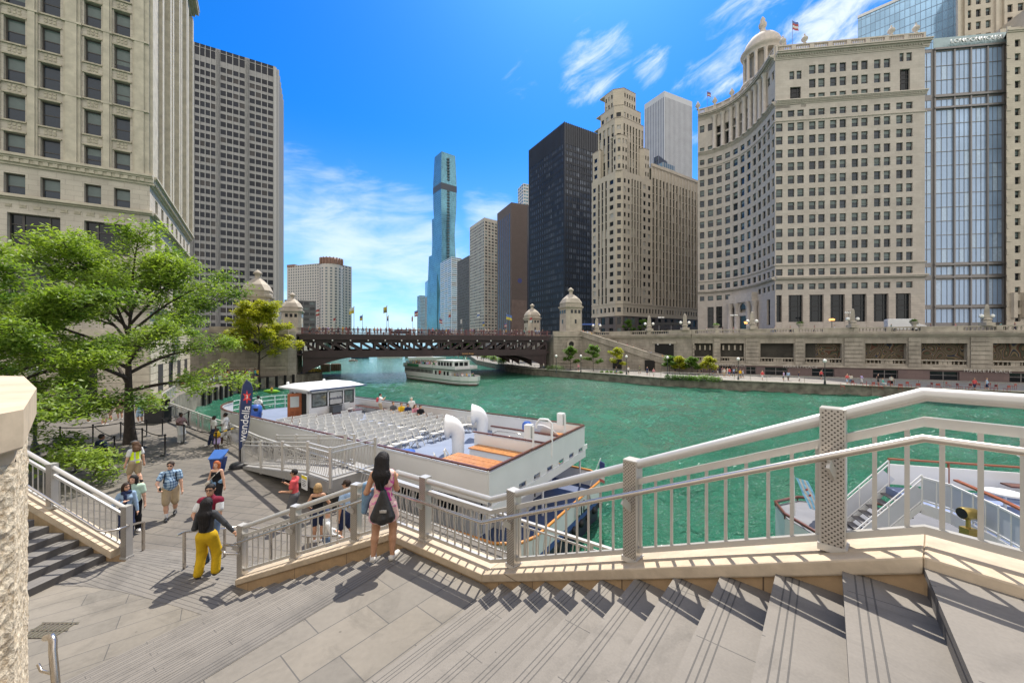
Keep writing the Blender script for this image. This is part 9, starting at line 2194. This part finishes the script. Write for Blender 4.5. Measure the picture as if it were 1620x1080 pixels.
J = person('man in coral red t-shirt and grey shorts looking at his phone by the gangway', P(466, 827, ZP), 100, 1.68, 'tan', 'black', 'short', REDC, 'tee', GREYC, 'shorts', SHOEW, hands=((-.08, .17, .62, (-.3, -1, -.5)), (.07, .17, .72, (.3, -1, -.6))), vox=.009, glasses=SUNG)
phone(J, 1, 'phone held up by the man in the coral red t-shirt')
J = person('blonde woman in black sleeveless top behind the near railing, back turned', P(503, 856, ZP), 18, 1.64, 'tan', 'blonde', 'bob', BLACKC, 'tank', NAVYC, 'shorts', SHOEW, fem=True, vox=.009, hands=((-.14, .10, .55), (.15, .12, .56)))
J = person('person in white long-sleeved top and jeans seen through the lower railing bars', P(517, 902, ZP), -55, 1.50, 'light', 'brown', 'short', WHITEC, 'long', DENIM, 'trousers', SHOEW, vox=.009, hands=((-.12, .14, .58), (.12, .17, .56)), cap=NAVYC)
J = person('man in light blue shirt, navy shorts and sunglasses walking left behind the railing', P(549, 862, ZP), 75, 1.82, 'tan', 'dark', 'short', LBLUE, 'tee', NAVYC, 'shorts', SHOEW, feet=((-.05, .13, 0, 0), (.05, -.13, .02, 0)), vox=.009, glasses=SUNG, hyaw=.2)
J = person('small child in yellow t-shirt and lilac skirt behind the blue podium', P(344, 713, ZP), 178, 1.18, 'dark', 'black', 'short', YELC, 'tee', LIL, 'skirt', SHOEW, hands=((-.04, .15, .62), (.05, .15, .60)), vox=.012, fem=True)
J = person('man in white t-shirt and dark trousers leaning at the curved river railing', P(339, 704, ZP), 150, 1.62, 'dark', 'black', 'short', WHITEC, 'tee', NAVYC, 'trousers', SHOEW, vox=.014, feet=((-.1, .04), (.1, .12)))
J = person('man in white shirt and white shorts by the curved river railing looking left', P(357, 703, ZP), 105, 1.76, 'dark', 'black', 'short', WHITEC, 'tee', WHITEC, 'shorts', SHOEW, vox=.014, hands=((-.08, .2, .62), (.14, .05, .5)), feet=((-.05, .08), (.1, -.12)))
J = person('woman in mauve top and white wide trousers waiting in the queue lane', P(286, 699, ZP), 255, 1.66, 'dark', 'black', 'bun', MAUVE, 'tee', WHITEC, 'wide', SHOEW, vox=.014, fem=True, hands=((-.1, .18, .6), (.1, .19, .62)))
for px, py, yw, tp_, tn_, bt_, lab, sk in ((176, 666, 120, CREAMC, 'tee', KHAKI, 'person in cream top and shorts half hidden by leaves left of the tree trunk', 'tan'), (190, 663, 60, PINKC, 'tee', KHAKI, 'person in pink top partly hidden by leaves beside the trunk', 'light'), (222, 668, 200, TEALC, 'tee', LBLUE, 'person in teal top and pale shorts just right of the tree trunk', 'light'), (262, 660, 30, BLACKC, 'tee', BLACKC, 'person in black behind the queue podium under the tree', 'tan'), (164, 672, 10, NAVYC, 'long', CREAMC, 'person in navy jacket with green bag left of the tree', 'light'), (140, 668, 150, GREENC, 'tee', GREYC, 'person in green top deep in the tree shade', 'tan'), (240, 655, 190, REDC, 'tee', KHAKI, 'person in red top far behind the tree trunk', 'light')):
 person(lab, P(px, py, ZP), yw, 1.7, sk, 'dark', 'short', tp_, tn_, bt_, 'shorts', SHOEW, vox=.016)
m = MB(); q = P(250, 668, ZP); m.box((q.x - .7, q.y - .3, ZP), (q.x + .7, q.y + .3, ZP + 1.05)); m.box((q.x - .8, q.y - .38, ZP + 1.05), (q.x + .8, q.y + .38, ZP + 1.12)); m.box((q.x - .6, q.y - .31, ZP + .1), (q.x + .6, q.y - .3, ZP + .95), 0); tag(m.build('ticket_desk', BLACK), 'black ticket desk on the plaza behind the tree trunk', 'desk')
# -- people on the moored boat
person('man in white shirt and khaki trousers standing at the boat bow, back turned', bt(20.5, 1.9, DK), -8, 1.72, 'dark', 'black', 'short', WHITEC, 'tee', KHAKI, 'trousers', SHOEB, vox=.014, hands=((-.24, .02, .5), (.24, .02, .52)))
q = bt(15.3, 7.6, DK); J = person('person with red backpack, white shirt and khaki shorts standing by the far boat rail', q, -75, 1.62, 'tan', 'black', 'short', WHITEC, 'tee', KHAKI, 'shorts', SHOEB, vox=.016, hands=((-.05, .2, .78), (.05, .2, .78)))
W_ = J['W']; blob('backpack', 'small red backpack on the person by the far boat rail', 'backpack', [(W_(0, -.11, .77), W_(0, -.12, .66), .08, .09)], REDC, .02)
def seat_on(px, t_):       # spot on the deck at depth row t_ below photo column px
 u = (px - CX) / FPX; o_ = BO + BE2 * t_; s_ = (u * o_.y - o_.x) / (BE1.x - u * BE1.y); return bt(s_, t_, DK + .06)
for px, tp_, hr, lab, sk in ((622, GREYC, 'brown', 'seated passenger in pale grey shirt, leftmost by the far boat rail', 'light'), (635, YELC, 'brown', 'seated passenger in yellow shirt by the far boat rail', 'light'), (645, NAVYC, 'black', 'seated passenger in navy top with dark bun by the far rail', 'tan'), (657, PINKC, 'brown', 'seated long-haired passenger in pink top by the far rail', 'light'), (665, BLACKC, 'dark', 'seated passenger in black, rightmost of the group by the far rail', 'light')):
 person(lab, seat_on(px, 6.9), 225, 1.62, sk, hr, 'bun' if 'bun' in lab else ('long' if 'long' in lab else 'short'), tp_, 'tee', KHAKI, 'shorts', SHOEW, vox=.016, sit=True, feet=((-.06, .25), (.06, .25)), hands=((-.08, .2, .33), (.08, .2, .33)), hairlen=.52)
person('white-haired passenger in white t-shirt standing behind the seated group on the boat', seat_on(651, 7.7) - Vector((0, 0, .06)), 200, 1.55, 'light', 'pale', 'short', WHITEC, 'tee', KHAKI, 'shorts', SHOEW, vox=.016)
# -- small far figures: three prototype poses, one mesh each, recoloured per figure
def far_proto(sit, walk):
 pz = .525 if not sit else .285
 pr = [((0, 0, pz), (0, 0, pz + .13), .08, .075, .03, .75), ((0, 0, pz + .13), (0, 0, pz + .25), .075, .08, .03, .75), ((-.08, 0, pz + .265), (.08, 0, pz + .265), .038, .038, .03), ((0, 0, pz + .28), (0, .01, pz + .38), .032, .032, .02), ((0, .01, pz + .40), (0, .012, pz + .43), .05, .052, .02)]
 for sx in (-1, 1):
  f = (sx * .055, (.11 * sx if walk else 0) if not sit else .24, .04); kn, an = ik((sx * .052, 0, pz - .01), f, .245, .245, (0, 1, 0))
  pr += [((sx * .052, 0, pz - .01), tuple(kn), .06, .045, .03), (tuple(kn), tuple(an), .04, .028, .02), (tuple(an + Vector((0, -.01, -.015))), tuple(an + Vector((0, .09, -.02))), .026, .02, .01)]
  el, wr = ik((sx * .105, 0, pz + .265), (sx * .14, .10 if sit else -.08 * sx * walk + .04, pz - .05), .172, .15, (sx, -1, 0)); pr += [((sx * .105, 0, pz + .265), tuple(el), .036, .028, .02), (tuple(el), tuple(wr), .026, .018, .02), (tuple(wr), tuple(wr + Vector((0, .01, -.04))), .019, .012, .01)]
 V, F = sdf_mesh([(a, b, ra, rb, k) + tuple(s_) for a, b, ra, rb, k, *s_ in pr], .022); c = V[F].mean(1); fm = np.zeros(len(F), int)
 z = c[:, 2]; ax = np.abs(c[:, 0]); fm[(z > pz - .01) & (z < pz + .30) & (ax < .14)] = 1; fm[(z <= pz + .01) & (z > (.24 if not sit else .20)) & (ax < .125)] = 2; fm[((z > pz + .415) & (c[:, 1] < .035)) | ((z > pz + .37) & (c[:, 1] < -.005))] = 3; fm[z < .035] = 4
 if sit: fm[(z < .34) & (z > .17) & (ax < .12)] = 2
 return np_obj('person', V, F, [SKINS['light'], WHITEC, KHAKI, HAIRS['dark'], SHOEW], None, fm).data
FP = [far_proto(False, 0), far_proto(False, 1), far_proto(True, 0)]
for o in [o for o in COL.objects if o.type == 'MESH' and o.data in FP]: bpy.data.objects.remove(o)
rf = random.Random(21); TOPS = [WHITEC, WHITEC, NAVYC, BLACKC, REDC, LBLUE, PINKC, GREYC, YELC, TEALC, CREAMC, MAUVE, LIL, GREENC]; BOTS = [KHAKI, DENIM, BLACKC, NAVYC, GREYC, WHITEC]; HRS = [HAIRS[k] for k in ('dark', 'dark', 'black', 'brown', 'blonde', 'grey')]
def far_person(loc, yaw, pose, label, group=None, H=1.7, top=None, bottom=None):
 o = bpy.data.objects.new('person', FP[pose]); COL.objects.link(o); o.location = loc; o.rotation_euler = (0, 0, R(yaw)); o.scale = (H, H, H)
 for i, m_ in enumerate((SKINS[rf.choice(('light', 'light', 'tan', 'brown'))], top or rf.choice(TOPS), bottom or rf.choice(BOTS), rf.choice(HRS), rf.choice((SHOEW, SHOEB)))):
  o.material_slots[i].link = 'OBJECT'; o.material_slots[i].material = m_
 tag(o, label, 'person', group)
G1, L1 = 'pedestrians on the right-bank riverwalk', 'small distant pedestrian in summer clothes on the right-bank riverwalk'
for px, py in ((975, 592), (994, 592), (1046, 588), (1109, 591), (1135, 593), (1139, 593), (1146, 596), (1151, 594), (1157, 593), (1161, 595), (1143, 592), (1171, 598), (1175, 598), (1240, 602), (1264, 603), (1346, 608), (1363, 608), (1410, 611), (1165, 594), (1154, 595), (1128, 592), (1068, 590), (860, 584), (1012, 590)): far_person(P(px, py, ZR), rf.uniform(0, 360), rf.choice((0, 1)), L1, G1)
for px, py, tp_, bt_, lab in ((915, 587, PINKC, GREYC, 'pedestrian in pink below the right bridge house roundel'), (1024, 593, NAVYC, NAVYC, 'pedestrian in dark navy clothes walking below the middle of the wall stair'), (1034, 596, PINKC, WHITEC, 'pedestrian in pink and white nearest the riverwalk railing below the stair'), (1104, 591, REDC, NAVYC, 'pedestrian in red just left of the crowded entrance'), (1206, 601, REDC, WHITEC, 'pedestrian in red top and white shorts alone right of the crowd'), (1247, 602, LBLUE, GREYC, 'pedestrian in bright blue walking on the riverwalk under the lettering'), (1299, 600, REDC, BLACKC, 'pedestrian in red before the shop window under the murals'), (1340, 608, REDC, LBLUE, 'pedestrian in red and blue among the left red cafe chairs'), (1389, 608, BLACKC, BLACKC, 'pedestrian in black with raised arms near the second shop window'), (1396, 611, TEALC, WHITEC, 'pedestrian in teal seated among the red cafe chairs'), (1541.5, 617, REDC, NAVYC, 'pedestrian in red jacket walking under the rightmost mural'), (1561, 617, LBLUE, NAVYC, 'pedestrian in pale blue jacket right of the one in red')):
 far_person(P(px, py, ZR), rf.uniform(150, 210), 2 if 'seated' in lab else 1, lab, None, 1.72, tp_, bt_)
for k in range(12):
 x = s0_ + (s1_ - s0_) * (.04 + .075 * k + rf.uniform(-.02, .02)) if k > 3 else s0_ - .5 + .9 * k; q = FA_.p(x, 0, rf.uniform(.8, 2.6)); far_person((q.x, q.y, stairz(max(x, s0_)) - .05), rf.choice((130, 310)), 1, 'small pedestrian on the right-bank wall stair', 'pedestrians on the wall stair')
for k in range(64):
 s_ = BL * (k + rf.random()) / 64; q = bp_(s_, rf.uniform(.2, 3.2), 1.95); far_person(q, rf.choice((70, 250, 160, 340)), rf.choice((0, 1)), 'tiny pedestrian behind the maroon bridge railing', 'pedestrians crossing the bridge')
for k in range(70):
 f = rf.random(); a, b = (DOCK[0], DOCK[1]) if f < .35 else ((DOCK[1], DOCK[2]) if f < .75 else (DOCK[2], DOCK[3])); t_ = rf.random(); q = lerp3(a + (0,), b + (0,), t_); far_person((q.x - rf.uniform(.8, 5.5), q.y + rf.uniform(-.5, 1), -6.35), rf.uniform(0, 360), rf.choice((0, 0, 1)), 'small figure in the waiting crowd on the left dock', 'crowd on the left dock')
for k in range(52): s_ = 10.9 + (TLn - 11.6) * (k // 4) / 12.5 + rf.uniform(-.1, .1); far_person(tb(s_, .55 + 1.35 * (k % 4) + rf.uniform(-.2, .2), -5.05), rf.uniform(-40, 40) + 135, 2, 'small seated passenger on the upper deck of the double-decked tour boat', 'passengers on the moving tour boat', 1.55)
for k in range(9): far_person(tb(.8 + .42 * k, .55 + rf.uniform(.1, 2.5) + (1.4 if k < 3 else 0), -6.9), 225 + rf.uniform(-50, 50), 2, 'small passenger at the bow rail of the double-decked tour boat', 'passengers at the tour boat bow', 1.35)
for k in range(16): q = FB_.p(FB_.L * (.03 + .058 * k + rf.uniform(-.02, .02)), ZS, -rf.uniform(1, 3)); far_person(q, rf.choice((60, 240)), 1, 'pedestrian half hidden behind the promenade balustrade', 'pedestrians behind the balustrade')
for k in range(26): far_person((2 - 3.2 * k * .9 + rf.uniform(-2, 2), 118 + 6 * k, ZR), rf.uniform(0, 360), 1, 'distant pedestrian on the riverwalk beyond the bridge', 'pedestrians beyond the bridge')
far_person(P(430, 620, ZW + .25) , 200, 2, 'kayaker in orange on the lime green kayak', None, 1.2, YELC, BLACKC)
